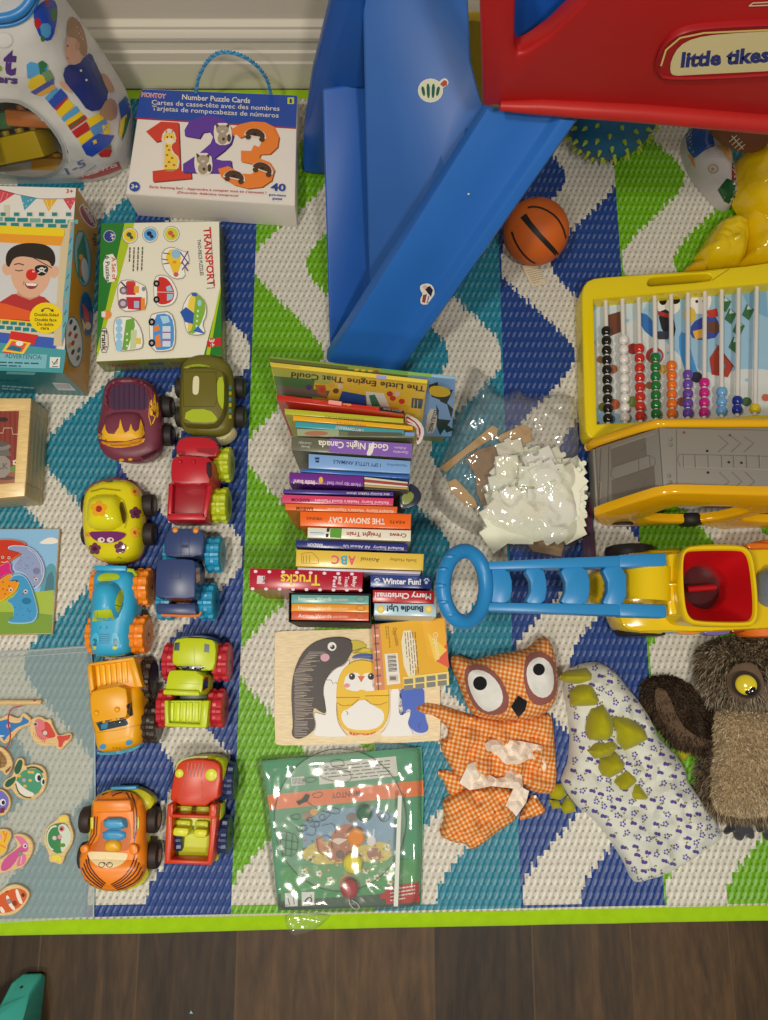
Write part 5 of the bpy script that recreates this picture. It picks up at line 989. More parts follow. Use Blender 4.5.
# ================================================================= SLIDE
def slide():
    t = thing('toddler_slide', 'blue and red plastic toddler slide standing over the balls near the wall', 'slide', P(430, 300))
    bl = C(36, 100, 172); bd = C(28, 78, 146); rd = C(168, 26, 24)
    def V3(*q): return [P(u, v, z) for u, v, z in q]
    def plate(mb, pts, th, col, r=.006, d=None):
        n = (pts[1] - pts[0]).cross(pts[2] - pts[0]).normalized()
        if n.dot(CAM - pts[0]) < 0: n = -n
        off = -(n if d is None else Vector(d)) * th; mb.hexa(pts, [p + off for p in pts], col, r, 3)
    def grid(mb, A_, B_, prof, n, col, th):      # a moulded channel: prof [(s, height)] across, swept from edge line A_ to B_
        rings = []
        for k in range(n + 1):
            f = k / n; a = A_[0].lerp(A_[1], f); b = B_[0].lerp(B_[1], f); ax = (A_[1] - A_[0]).normalized(); nn = (b - a).cross(ax).normalized()
            if nn.dot(CAM - a) < 0: nn = -nn
            rings.append([a.lerp(b, s) + nn * h for s, h in prof] + [a.lerp(b, s) + nn * (h - th) for s, h in prof[::-1]])
        mb.loft(rings, col)
    m = MB(); TL, TR, BR, BL = V3((486, 107, .40), (577, 119, .40), (399, 371, .03), (326, 362, .045))
    grid(m, (TL, BL), (TR, BR), [(0, -.03), (.0, -.012), (.03, -.002), (.08, .0), (.45, -.003), (.70, -.004), (.76, -.002), (.81, .010), (.86, .012), (.97, .010), (1.0, .004), (1.0, -.02)], 16, bl, .008)
    m.build('side_wall', 'moulded', t, sharp=50)
    m = MB(); plate(m, V3((362, -24, .40), (467, -24, .40), (471, 60, .38), (480, 96, .372), (487, 118, .365), (415, 250, .15), (370, 312, .03)), .012, C(46, 94, 156)); chute = m; m.build('chute', 'moulded', t)  # same blue plastic, paler: the light on the chute is put into its colour
    m = MB(); plate(m, V3((322, 88, .235), (366, 82, .24), (372, 300, .015), (330, 350, .008)), .01, C(34, 88, 160)); m.build('foot_panel', 'moulded', t)
    m = MB(); plate(m, V3((337, -24, .42), (365, -24, .42), (366, 90, .24), (328, 92, .215), (325, 176, .012), (302, 174, .012), (304, 130, .075), (312, 76, .20)), .03, bd, .008); m.build('far_wall', 'moulded', t)
    m = MB(); p = P(478, 150, .33); m.box(p.x - .018, p.x + .018, p.y + .012, p.y + .05, RUGZ + .0004, .335, bd, .006); m.build('support_leg', 'moulded', t)
    m = MB(); yw = .725
    def wall(poly, y, th, col, r, mb): a = [PY(u, v, y) for u, v in poly]; mb.hexa(a, [p + Vector((0, th, 0)) for p in a], col, r, 3)
    wall([(483, 108), (478.5, -30), (516, -30), (514, 46), (517, 56), (526, 53), (548, 38), (572, 15), (596, -8), (612, -30), (880, -30), (880, 143), (768, 134), (640, 123), (520, 113.5), (505, 113), (497, 106)], yw, .03, rd, .008, m)
    pts = [PY(u, v, yw - .004) for u, v in ((500, 106), (540, 107), (640, 113), (768, 124), (880, 133))]; m.tube(pts, [.006, .010, .012, .013, .013], C(182, 40, 34), 14)
    m.build('ladder_side', 'moulded', t)['label'] = 'red side wall with a cut-out window'
    m = MB(); wall([(510, -30), (640, -30), (600, 20), (540, 62), (514, 66), (508, 40)], yw + .06, .02, C(26, 92, 180), .006, m); m.build('platform_wall', 'moulded', t)['label'] = 'blue wall behind the cut-out'
    m = MB(); a = smooth([(656, 74), (656, 60), (664, 44), (680, 33), (704, 28), (790, 24), (850, 30), (850, 66), (790, 76), (664, 82)], 2); f0 = [PY(u, v, yw - .008) for u, v in a]; c0 = sum(f0, Vector()) / len(f0)
    m.loft([[p + Vector((0, .014, 0)) for p in f0], [p + Vector((0, .002, 0)) for p in f0], [c0 + (p - c0) * .975 for p in f0], [c0 + (p - c0) * .95 + Vector((0, .003, 0)) for p in f0]], C(158, 26, 28)); m.build('badge_mount', 'moulded', t)
    d = Draw(on_plane((0, yw - .0055, 0), (0, 1, 0))); d.poly(smooth([(670, 72), (671, 60), (679, 46), (694, 38), (720, 34), (790, 30), (840, 34), (840, 62), (790, 70), (690, 75), (674, 76)], 1), C(214, 198, 140)); d.line([(661, 66), (666, 50), (680, 38), (704, 33), (768, 30)], 1.8, C(220, 190, 110))
    d.text('little tikes', (680.5, 67), (769, 61.5), 14, C(40, 50, 110), .045, .18); d.build('badge_lettering', 'plastic', t)
    d = Draw(on_plane((0, yw - .001, 0), (0, 1, 0))); d.line([(749, 6), (753, 3), (775, 2)], 1.2, C(214, 198, 160)); d.line([(749, 6), (775, 5)], 1.2, C(214, 198, 160)); d.build('upper_decal', 'plastic', t)
    # stickers lie on the chute and side wall
    d = Draw(on_mesh(chute), 4); wh = C(215, 210, 190); gr = C(40, 90, 70)
    d.ell(430.5, 90.5, 12.6, 12, wh); d.poly(smooth([(437, 84), (443, 78), (447.5, 79), (449, 84), (443, 88), (440, 90)], 1), wh); d.ell(430.5, 90.5, 11.6, 11, C(205, 205, 170))
    for k in (-8, -2.5, 3, 8.2): d.poly(smooth([(430.5 + k - 1.7, 90.5 - 8 + abs(k) * .5), (430.5 + k + 1.7, 90.5 - 8 + abs(k) * .5), (430.5 + k * .8 + 1.4, 99 - abs(k) * .4), (430.5 + k * .8 - 1.4, 99 - abs(k) * .4)], 1), gr)
    d.poly([(440, 84), (444, 80), (447, 81), (447, 85), (443, 87)], C(170, 80, 50)); d.build('balloon_sticker', 'paper', t)['label'] = 'green striped hot air balloon sticker'
    q = V3((486, 107, .40), (577, 119, .40), (399, 371, .03)); d = Draw(on_plane(q[0], (q[1] - q[0]).cross(q[2] - q[0])), None, base=.004)
    d.poly(smooth([(420, 285), (428, 283), (433, 286), (435, 292), (433, 298), (430, 304), (421, 305), (420, 299), (423, 294), (420, 290)], 1), wh); d.poly([(424, 288), (430, 286), (433, 290), (431, 297), (427, 292)], C(40, 34, 50)); d.poly([(423, 295), (427, 294), (425, 303), (422, 302)], C(150, 60, 50)); d.line([(429, 296), (427, 303), (433, 301)], 1, C(50, 40, 50)); d.ell(425, 287, 2.2, 2, C(200, 170, 150)); d.build('skater_sticker', 'paper', t)['label'] = 'tiny skater sticker'
    d = Draw(on_plane(q[0], (q[1] - q[0]).cross(q[2] - q[0])), None, base=.004); d.ell(468.5, 194, 1, 1, wh); d.build('white_speck', 'paper', t)
slide()
m = MB(); a = [PY(u, v, 1.0) for u, v in smooth([(452, 30), (468, 20), (484, 22), (492, 40), (492, 110), (480, 124), (460, 124), (452, 100)], 1)]
m.hexa(a, [p + Vector((0, .02, 0)) for p in a], C(205, 175, 25), .004); y0 = min(p.z for p in a)
fl = P(470, 130, 0); m.box(a[0].x, a[0].x + .1, 1.0, 1.02, RUGZ + .0004, y0 + .04, C(205, 175, 25), .003)
tag(m.build('yellow_board', 'plastic'), 'yellow plastic board standing behind the slide, seen between blue and red', 'toy')
# ================================================================= BALLS UNDER THE SLIDE
def sphere_at(u, v, r): return P(u, v, RUGZ + r + .0006)
K9 = zoomed(490, 180, .157)
t = thing('basketball', 'small orange toy basketball with black seams beside the slide', 'ball', P(536, 240)); r = .058; b = MB(); c = sphere_at(536, 232, r); b.ball(c, r, C(196, 92, 26), 40, 26); b.build('ball', 'rubber', t)
d = Draw(on_mesh(b), 3); k = C(26, 20, 18)
d.poly(K9((192, 240), (230, 212), (262, 262), (330, 345), (410, 430), (440, 470), (420, 488), (350, 415), (270, 330)), k)
for L in (((240, 175), (290, 168), (350, 185), (420, 230), (465, 300), (486, 375)), ((138, 330), (158, 390), (200, 460), (250, 512), (300, 538)), ((262, 118), (320, 104), (380, 105), (430, 122)), ((75, 450), (100, 485), (140, 515))): d.line(smooth(K9(*L), 1, False), 1.9, k)
d.build('seams', 'rubber', t); m = MB(); q = [P(u, v, z) for (u, v), z in zip(K9((202, 545), (292, 528), (362, 660), (268, 686)), (.014, .014, .0075, .0075))]; m.hexa(q, [p - Vector((0, 0, .0006)) for p in q], C(200, 186, 150), 0)
o = m.build('care_tag', 'paper', t); o['label'] = 'cream paper tag'; n_ = (q[1] - q[0]).cross(q[2] - q[0]); d = Draw(on_plane(q[0], n_)); d.lines_of_text(*K9((232, 580), (310, 562)), .5, C(110, 90, 70), 7, 2.2, (.45, .9)); d.build('small_print', 'paper', o)
t = thing('spiky_ball', 'dark teal blue ball with lime green spikes under the red edge of the slide', 'ball', P(612, 120)); r = .084; c = sphere_at(612, 109, r); m = MB(); m.ball(c, r, C(26, 92, 125), 40, 26); m.build('ball', 'rubber', t)
m = MB(); n = 150
for i in range(n):
    z = 1 - 2 * (i + .5) / n; a = i * 2.39996; q = Vector((math.sqrt(1 - z * z) * math.cos(a), math.sqrt(1 - z * z) * math.sin(a), z)); m.lathe([(.0042, 0), (.003, .005), (.0016, .010), (.0003, .012)], c + q * (r - .001), q, C(150, 170, 40), 7)
m = m.build('spikes', 'rubber', t); m['kind'] = 'stuff'; m['label'] = 'lime green rubber spikes'
K7 = zoomed(660, 120, .1667)
t = thing('beach_ball', 'half deflated beach ball with white, blue and green panels and a valve', 'ball', P(712, 165)); b = MB()
pillow(b, smooth(K7((165, 40), (155, 110), (165, 180), (205, 275), (260, 350), (320, 420), (380, 485), (430, 500), (470, 470), (478, 390), (440, 250), (430, 190), (380, 120), (310, 30), (230, 0)), 2), .06, 22, RUGZ + .0004, C(178, 170, 160), 3, .004, .09, thick=.006, zs=.035); b.build('ball', 'vinyl', t)
d = Draw(on_mesh(b), 3); d.poly(K7((150, 0), (300, 0), (330, 155), (270, 180), (220, 220), (200, 230), (165, 180), (152, 100)), C(50, 80, 140)); d.poly(K7((165, 205), (200, 225), (215, 290), (200, 275)), C(205, 120, 60)); d.poly(K7((345, 420), (400, 350), (460, 370), (520, 380), (520, 500), (440, 515), (385, 490)), C(24, 72, 36)); d.poly(K7((432, 230), (470, 280), (480, 370), (430, 360)), C(120, 30, 28)); d.poly(K7((325, 150), (400, 150), (440, 230), (420, 250), (370, 180)), C(205, 150, 70)); d.ell(*K7((320, 293))[0], 5.4, 4.8, C(150, 135, 118)); d.ell(*K7((318, 292))[0], 3.6, 3.2, C(180, 165, 145)); d.ell(*K7((316, 294))[0], 1.9, 1.7, C(140, 122, 105))
for k in range(5): d.line(K7((255 + k * 4, 235 - k * 16), (310, 215 - k * 17), (370, 225 - k * 15)), .4, C(150, 145, 140))
d.build('panel_print', 'vinyl', t)
t = thing('football', 'small brown toy American football under the red edge of the slide', 'ball', P(738, 128)); b = MB(); c = P(737, 126, .112); b.ball(c, (.062, .035, .035), C(120, 70, 42), 36, 22, Matrix.Rotation(math.radians(-38), 3, 'Z')); b.build('ball', 'rubber', t)
d = Draw(on_mesh(b), 3); d.line(K7((430, 95), (500, 175)), 1, WHITE)
for k in range(4): x, y = 440 + k * 16, 108 + k * 18; d.line(K7((x - 24, y + 24), (x + 22, y - 16)), .9, WHITE)
d.build('laces', 'rubber', t)
t = thing('inflatable_toy', 'crumpled glossy yellow vinyl inflatable lying above the abacus', 'inflatable', P(750, 220)); yv = C(212, 174, 10)
m = MB(); pillow(m, smooth(K7((458, 275), (485, 190), (560, 125), (648, 95), (800, 80), (930, 250), (860, 520), (720, 600), (620, 570), (540, 490), (490, 400)), 2), .075, 26, .022, yv, 4, .012, .06, thick=.01, zs=.07); m.build('upper_lobe', 'vinyl', t)
m = MB(); pillow(m, K7((244, 775), (295, 690), (350, 605), (410, 570), (480, 578), (545, 590), (548, 700), (530, 800), (500, 845), (400, 855), (285, 858), (262, 825)), .05, 16, RUGZ + .0004, C(214, 180, 12), 3, .014, .075, thick=.008, zs=.04, seed=3); m.build('left_lobe', 'vinyl', t)
m = MB(); pillow(m, smooth(K7((520, 490), (600, 540), (720, 580), (930, 540), (930, 830), (620, 850), (500, 850), (540, 740), (480, 575)), 1), .05, 18, RUGZ + .0004, yv, 4, .012, .06, thick=.008, zs=.04, seed=8); m.build('right_lobe', 'vinyl', t)
m = MB(); pillow(m, smooth(K7((150, 900), (175, 850), (230, 815), (290, 820), (310, 880), (290, 900), (180, 905)), 2), .025, 10, RUGZ + .0004, C(190, 150, 14), 3, .002, thick=.006, zs=.03); m.build('valve_flap', 'vinyl', t)
# ================================================================= ABACUS
def abacus():
    Z = zoomed(560, 250, .2708); zt = .05; yl = C(222, 196, 12)
    t = thing('abacus', 'yellow framed toy abacus with ten rods of coloured beads over a winter picture', 'abacus', P(690, 350))
    outer = smooth(Z((80, 200), (82, 140), (108, 106), (180, 97), (620, 68), (900, 26), (1080, 20), (1110, 60), (1100, 600), (1060, 650), (768, 668), (144, 700), (106, 692), (92, 655)), 1)
    inner = Z((124, 180), (500, 146), (1030, 96), (1028, 584), (768, 607), (138, 642))
    slot = smooth(Z((322, 122), (332, 104), (350, 99), (535, 86), (560, 92), (562, 104), (550, 114), (345, 131), (328, 132)), 1)
    m = MB(); cut_plate(m, outer, [inner, slot], on_z(zt), 0, yl, .0035, 4, floor=RUGZ + .0006); m.build('frame', 'gloss', t)
    d = Draw(on_z(zt)); d.line(Z((562, 112), (585, 96), (625, 70)), .9, C(165, 140, 5)); d.build('frame_groove', 'plastic', t)
    zb = .016; m = MB(); q = [P(u, v, zt) for u, v in inner]; c = sum(q, Vector()) / len(q); q = [c + (p - c) * 1.02 for p in q]; m.hexa([Vector((p.x, p.y, zb - .006)) for p in q], [Vector((p.x, p.y, zb)) for p in q], C(165, 195, 205), 0); m.build('back_panel', 'paper', t)
    d = Draw(on_z(zb)); wh = C(205, 208, 196)
    d.poly(Z((110, 170), (1040, 90), (1040, 590), (120, 650)), C(150, 185, 198)); d.poly(smooth(Z((120, 330), (200, 220), (300, 210), (420, 380), (560, 470), (700, 430), (900, 470), (1040, 400), (1040, 600), (120, 660)), 1), wh); d.poly(Z((120, 230), (180, 180), (330, 175), (300, 240), (200, 300), (120, 340)), C(190, 205, 205)); d.poly(Z((660, 130), (760, 125), (768, 250), (700, 220)), C(120, 165, 190))
    d.poly(Z((176, 240), (228, 225), (232, 300), (180, 320)), C(110, 66, 48)); d.poly(smooth(Z((290, 230), (330, 240), (370, 320), (350, 330), (300, 290)), 1), C(55, 110, 170)); d.poly(smooth(Z((440, 300), (470, 310), (490, 400), (520, 480), (470, 470), (440, 380)), 1), C(70, 140, 190))
    d.ell(*Z((400, 205))[0], 12, 10, C(225, 222, 210)); d.ell(*Z((380, 185))[0], 4, 5, BLACK); d.ell(*Z((425, 185))[0], 5, 4, BLACK); d.poly(smooth(Z((360, 230), (400, 215), (430, 280), (420, 330), (380, 310)), 1), C(40, 40, 44)); d.poly(Z((362, 225), (420, 240), (415, 255), (362, 240)), C(170, 50, 45)); d.poly(Z((360, 300), (410, 300), (400, 330), (362, 330)), C(60, 60, 70))
    d.ell(*Z((515, 185))[0], 12, 14, C(228, 224, 214)); d.poly(Z((485, 150), (570, 140), (560, 165), (500, 170)), C(185, 45, 40)); d.ell(*Z((505, 190))[0], 1.5, 1.6, BLACK); d.ell(*Z((530, 188))[0], 1.5, 1.6, BLACK); d.ell(*Z((480, 240))[0], 6, 8, C(215, 180, 60)); d.poly(smooth(Z((485, 270), (540, 240), (585, 250), (590, 320), (520, 335), (480, 320)), 1), C(60, 75, 150)); d.ell(*Z((565, 285))[0], 7, 6, C(105, 70, 52)); d.poly(Z((490, 300), (530, 290), (540, 320), (500, 330)), C(225, 170, 60)); d.poly(Z((540, 225), (580, 215), (585, 245), (550, 250)), C(190, 60, 45))
    for x, y in ((605, 170), (625, 215), (655, 260), (690, 200), (640, 320)): d.poly(Z((x, y), (x + 28, y + 20), (x + 8, y + 60), (x - 18, y + 40)), C(60, 105, 66)); d.poly(Z((x + 4, y + 4), (x + 20, y + 18), (x, y + 20)), C(190, 205, 195))
    d.poly(Z((585, 350), (640, 430), (620, 470), (560, 460), (552, 400)), C(165, 62, 44)); d.poly(Z((575, 345), (640, 425), (648, 440), (585, 370)), C(120, 50, 40))
    for x in (570, 585, 600): d.line(Z((x, 390), (x, 462)), .4, C(110, 40, 30))
    d.ell(*Z((600, 430))[0], 3, 3.5, C(90, 120, 140))
    for x, y, rr, c in ((150, 405, 4, C(150, 110, 70)), (270, 365, 6, C(150, 50, 40)), (350, 390, 9, C(170, 60, 50)), (355, 392, 6, C(120, 165, 180)), (200, 570, 6, C(175, 95, 60)), (160, 580, 5, C(120, 120, 60)), (270, 560, 6, C(120, 140, 70)), (380, 440, 5, C(200, 160, 80)), (505, 470, 6, C(50, 50, 60)), (600, 520, 5, C(120, 140, 90)), (690, 560, 5, C(70, 100, 60)), (450, 560, 5, C(150, 90, 70)), (760, 545, 4, C(190, 100, 70)), (195, 440, 5, C(160, 100, 60)), (330, 500, 4, C(160, 100, 60))): d.ell(*Z((x, y))[0], rr, rr * .9, c)
    for x, y in ((400, 380), (430, 370), (250, 260), (330, 220), (700, 330), (690, 480)): d.ell(*Z((x, y))[0], 1.6, 1.4, C(140, 180, 200))
    d.build('winter_picture', 'paper', t)
    rods = [((168, 170), (178, 640), 10, C(24, 20, 20), 286), ((230, 165), (240, 636), 9, C(218, 212, 196), 318), ((290, 160), (297, 632), 8, C(190, 40, 24), 350), ((349, 158), (355, 624), 7, C(28, 110, 46), 384), ((410, 152), (413, 622), 6, C(226, 108, 20), 413), ((472, 148), (472, 620), 5, C(98, 66, 150), 447), ((535, 142), (532, 618), 4, C(195, 30, 120), 477), ((597, 135), (596, 612), 3, C(105, 165, 205), 511), ((660, 132), (654, 608), 2, C(28, 44, 135), 543), ((727, 125), (719, 604), 1, C(216, 190, 24), 572)]
    for a, b, n, c, y0 in rods:
        zr = .036; pa, pb = P(*Z(a)[0], zr), P(*Z(b)[0], zr); m = MB(); m.tube([pa + (pa - pb).normalized() * .004, pb - (pa - pb).normalized() * .004], .0038, C(212, 206, 190), 10); m.build('rod', 'plastic', t)
        u0 = a[0] + (b[0] - a[0]) * (y0 - a[1]) / (b[1] - a[1]); y1 = b[1] - 18
        for i in range(n):
            y = y1 if n == 1 else y0 + 14 + (y1 - y0 - 14) * i / (n - 1); f = (y - a[1]) / (b[1] - a[1]); p = P(*Z((a[0] + (b[0] - a[0]) * f, y))[0], zr)
            m = MB(); dr = (pb - pa).normalized(); m.lathe([(.0036, -.0077), (.0065, -.0068), (.0083, -.004), (.0088, 0), (.0083, .004), (.0065, .0068), (.0036, .0077)], p, dr, c, 20); m.build('bead', 'gloss', t)
abacus()
# ================================================================= BUS WITH GREY ROOF
def bus():
    E = zoomed(560, 400, .2708); zt = .165; g = C(128, 122, 108); yl = C(222, 165, 14)
    t = thing('toy_bus', 'yellow toy bus with a grey moulded roof panel, between abacus and push toy', 'toy bus', P(690, 490))
    nl, nr = P(664, 493, zt), P(860, 493, zt); fl, fr = P(664, 427, zt), P(860, 428, zt); xr = nr.x; fl.y = fr.y = (fl.y + fr.y) / 2; nl.y = nr.y = (nl.y + nr.y) / 2; fl.x = nl.x
    al = P(595, 447, .055); bl_ = P(594, 512, .055); al.x = bl_.x = (al.x + bl_.x) / 2 + .005; al.y = fl.y; bl_.y = nl.y
    m = MB(); top = [bl_, nl, nr, fr, fl, al]
    def sl(pts, th): m.hexa(pts, [p - Vector((0, 0, th)) for p in pts], g, .002)
    sl([nl, nr, fr, fl], .012); m.build('roof_panel', 'satin', t); m = MB(); sl([bl_, nl + Vector((-.0005, 0, 0)), fl + Vector((-.0005, 0, 0)), al], .012); m.build('windscreen_panel', 'satin', t)['label'] = 'grey sloping front panel'
    m = MB(); m.box(al.x - .004, al.x + .012, bl_.y, al.y, .016, .05, g, .003); m.build('front_panel', 'satin', t)
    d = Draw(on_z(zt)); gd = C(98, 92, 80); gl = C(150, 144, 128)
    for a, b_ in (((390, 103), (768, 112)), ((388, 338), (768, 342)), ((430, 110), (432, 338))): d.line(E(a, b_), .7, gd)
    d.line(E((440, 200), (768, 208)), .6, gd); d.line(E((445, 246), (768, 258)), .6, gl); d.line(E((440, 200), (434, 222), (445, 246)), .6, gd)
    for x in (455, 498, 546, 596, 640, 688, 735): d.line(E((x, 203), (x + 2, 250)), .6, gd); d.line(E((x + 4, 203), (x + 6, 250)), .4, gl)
    for x in (585, 632, 680):
        d.line(E((x, 130 + (x - 585) * .06), (x + 36, 160), (x, 192)), .6, gd); d.line(E((x + 4, 266), (x + 40, 302), (x + 4, 330)), .6, gd)
    for x, y in ((458, 120), (628, 130), (464, 330), (637, 334)): d.ell(*E((x, y))[0], 1.3, 1.2, C(110, 66, 40))
    for x, y in ((544, 188), (547, 268), (624, 230), (670, 232)): d.ell(*E((x, y))[0], 1.3, 1.2, C(34, 28, 24))
    for y in (145, 165, 280, 304): d.ell(*E((404 + (y % 20), y))[0], 1.8, 1.8, gd); d.ell(*E((402 + (y % 20), y - 1))[0], 1.3, 1.3, g)
    d.build('roof_print', 'satin', t)
    d = Draw(on_plane(bl_, (nl - bl_).cross(al - bl_))); ds = C(96, 88, 74)
    d.poly(E((188, 180), (350, 126), (354, 196), (190, 252)), C(108, 100, 86)); d.poly(E((190, 296), (354, 240), (352, 318), (192, 372)), C(108, 100, 86)); d.line(E((190, 178), (350, 124)), .6, gl)
    for q in (((188, 262), (200, 244), (330, 204), (350, 215), (352, 236), (340, 246), (205, 294), (188, 280), (188, 262)), ((290, 220), (292, 262)), ((330, 206), (334, 246)), ((296, 150), (318, 172), (298, 190)), ((298, 282), (318, 300), (300, 330)), ((150, 180), (142, 400)), ((180, 170), (176, 390))): d.line(E(*q), .6, ds)
    d.line(E((142, 302), (152, 304), (150, 362), (142, 364)), .8, C(160, 150, 130)); d.build('windscreen_print', 'satin', t)
    # yellow side frames: rounded rails with pillars and a lower skirt
    def side(y_top, y_low, name, out):
        k = MB(); s = -1 if out < 0 else 1
        def rail(pts, r, mb=k): mb.tube([Vector(p) for p in smooth(pts, 2, False)], r, yl, 12)
        yt, yb = y_top + s * .008, y_low
        rail([(al.x - .002, yt, .03), (al.x - .006, yt, .052), (fl.x - .01, yt, zt - .008), (fl.x + .02, yt, zt - .003), (xr, yt, zt - .003)], .0075)
        rail([(al.x - .006, yt, .032), (al.x, yb, .022), (al.x + .04, yb, .02), (xr, yb, .02)], .007)
        rail([(al.x + .03, (yt + yb) / 2, .075), (fl.x + .01, yb - s * .004, .085), (xr, yb - s * .004, .085)], .008)
        for x in (fl.x + .0, fl.x + .16, xr - .004): rail([(x - .03, yb, .03), (x - .01, (yt + yb) / 2, .09), (x, yt, zt - .006)], .008)
        q = [Vector((al.x + .01, yb, .022)), Vector((xr, yb, .022)), Vector((xr, yb - s * .003, .085)), Vector((fl.x, yb - s * .003, .085)), Vector((al.x + .03, yb - s * .002, .07))]
        k.hexa(q, [p - Vector((0, s * .005, 0)) for p in q], C(205, 150, 14), .001); k.build(name, 'gloss', t)
    yn = P(700, 524, .02).y; side(fl.y, fl.y + .012, 'side_frame', 1)
    nrm = Vector((0, -(zt - .02), -(yn - nl.y))).normalized()
    if nrm.y > 0: nrm = -nrm
    m = MB(); cut_plate(m, smooth(E((122, 430), (150, 418), (250, 385), (386, 344), (500, 344), (800, 352), (1120, 352), (1120, 490), (800, 476), (640, 476), (590, 484), (560, 470), (430, 460), (300, 470), (180, 470), (140, 460)), 1), [smooth(E((300, 443), (340, 425), (410, 397), (520, 395), (680, 398), (704, 406), (650, 426), (560, 446), (430, 452)), 1), smooth(E((640, 446), (760, 416), (1000, 420), (1000, 452), (800, 452)), 1)], on_plane(nl + Vector((0, -.004, 0)), nrm), .014, yl, .005, 4, nrm); m.build('side_frame', 'gloss', t)
    for x in (al.x + .045, al.x + .16, ):
        for y in (yn + .006, fl.y + .004):
            m = MB(); m.lathe([(.006, -.009), (.018, -.009), (.021, -.005), (.021, .005), (.018, .009), (.006, .009)], (x, y, RUGZ + .0215), (0, 1, 0), C(30, 26, 24), 24); m.build('wheel', 'rubber', t)
    m = MB(); m.box(al.x + .01, xr, nl.y + .012, fl.y - .012, .03, .036, C(120, 100, 60), .002); m.build('floor_pan', 'plastic', t)
bus()
# ================================================================= PUSH TOY
def push_toy():
    F_ = zoomed(590, 530, .2318); G = zoomed(420, 520, .4531); yl = C(222, 186, 14); sb = C(42, 130, 180)
    t = thing('push_toy', 'yellow toy truck with a red hopper and a sky blue ring handle', 'push toy', P(680, 592))
    zr = .185
    m = MB(); block(m, smooth(F_((120, 130), (300, 92), (560, 88), (700, 80), (900, 80), (960, 230), (900, 420), (660, 430), (480, 440), (330, 436), (180, 440), (130, 400), (100, 260)), 1), .10, .034, yl, .01, .02); m.build('body', 'gloss', t)
    m = MB(); pillow(m, smooth(F_((118, 385), (180, 372), (300, 385), (350, 405), (332, 445), (240, 452), (160, 430)), 1), .012, 6, .05, yl, 3, thick=.03, zs=.085); m.build('fender', 'gloss', t)
    m = MB(); pillow(m, smooth(F_((140, 98), (330, 78), (400, 76), (390, 120), (150, 130)), 1), .012, 5, .05, yl, 3, thick=.03, zs=.085); m.build('fender', 'gloss', t)
    ro = smooth(F_((384, 230), (392, 110), (410, 76), (450, 62), (640, 60), (690, 78), (712, 130), (728, 260), (730, 370), (715, 408), (680, 420), (460, 414), (415, 392), (394, 340)), 2); ri = smooth(F_((408, 230), (404, 130), (416, 96), (450, 88), (640, 86), (672, 96), (690, 140), (704, 260), (708, 350), (698, 386), (670, 396), (470, 392), (432, 376), (416, 330)), 2)
    wo = [P(u, v, zr) for u, v in ro]; wi = [P(u, v, zr) for u, v in ri]; c = sum(wo, Vector()) / len(wo); n = len(wo)
    m = MB(); m.loft([[Vector((c.x + (p.x - c.x) * .93, c.y + (p.y - c.y) * .93, .09)) for p in wo], [Vector((p.x, p.y, zr - .012)) for p in wo], [Vector((p.x, p.y, zr - .003)) for p in wo], [a.lerp(b, .3) for a, b in zip(wo, wi)], [a.lerp(b, .75) for a, b in zip(wo, wi)], [Vector((b.x, b.y, zr - .004)) for b in wi]], yl, False); m.build('hopper', 'gloss', t)
    hc = P(*F_((492, 245))[0], .13); rh = .034; ang = [math.atan2(p.y - c.y, p.x - c.x) for p in wi]
    cr = [Vector((hc.x + rh * math.cos(a), hc.y + rh * math.sin(a), .132)) for a in ang]
    m = MB(); m.loft([[Vector((p.x, p.y, zr - .004)) for p in wi], [p.lerp(q, .5) + Vector((0, 0, -.002)) for p, q in zip(wi, cr)], [p.lerp(q, .92) for p, q in zip(wi, cr)], cr, [q - Vector((0, 0, .028)) for q in cr]], C(185, 16, 22), False); m.add([q - Vector((0, 0, .028)) for q in cr], [tuple(range(len(cr)))], C(70, 10, 14)); m.build('hopper_lining', 'plastic', t)['label'] = 'red funnel lining with a round hole'  # dark disc closes the hole, shade of its depth painted as colour
    m = MB(); a = P(*F_((418, 256))[0], .118); b_ = P(*F_((540, 246))[0], .112); m.tube([a, b_], .005, C(165, 18, 22), 10); m.build('funnel_bar', 'plastic', t)
    # hinge barrel and neck
    q0, q1 = P(*F_((245, 160))[0], .15), P(*F_((245, 308))[0], .15); m = MB(); m.cyl(q0, q1, .034, yl, n=32); m.build('hinge_barrel', 'gloss', t)
    m = MB(); block(m, F_((322, 105), (385, 95), (395, 360), (338, 372)), .16, .09, yl, .004, .02); block(m, F_((340, 228), (400, 228), (400, 240), (340, 240)), .172, .15, yl, .002, 0); m.build('neck', 'gloss', t)
    m = MB()
    def bar(a, za, b, zb, w0, w1, th=.012):
        p, q = P(*G(a)[0], za), P(*G(b)[0], zb); pts = []
        for e, w in ((p, w0), (q, w1)): pts += [e + Vector((0, w, 0)), e - Vector((0, w, 0))]
        tp = [pts[0], pts[1], pts[3], pts[2]]; m.hexa([x - Vector((0, 0, th)) for x in tp], tp, sb, .003)
    zA, zB = .19, .215
    for y0, y1 in ((86, 101), (201, 191)):
        bar((545, y0), zA, (440, y0 + (y1 - y0) * .3), zA + .006, .0095, .0095, .03); bar((442, y0 + (y1 - y0) * .3), zA + .006, (140, y1), zB, .0085, .006, .03)
    for q, z in ((((150, 105), (195, 106), (206, 145), (196, 187), (150, 187)), .208), (((226, 103), (272, 103), (282, 145), (274, 188), (228, 188), (250, 146)), .205), (((306, 102), (368, 100), (377, 145), (369, 190), (306, 190), (326, 146)), .2), (((398, 100), (456, 98), (456, 193), (398, 193), (420, 146)), .195)):
        block(m, smooth(G(*q), 1), z, z - .02, sb, .002, 0)
    m.build('handle_arm', 'plastic', t)
    m = MB(); pts = []
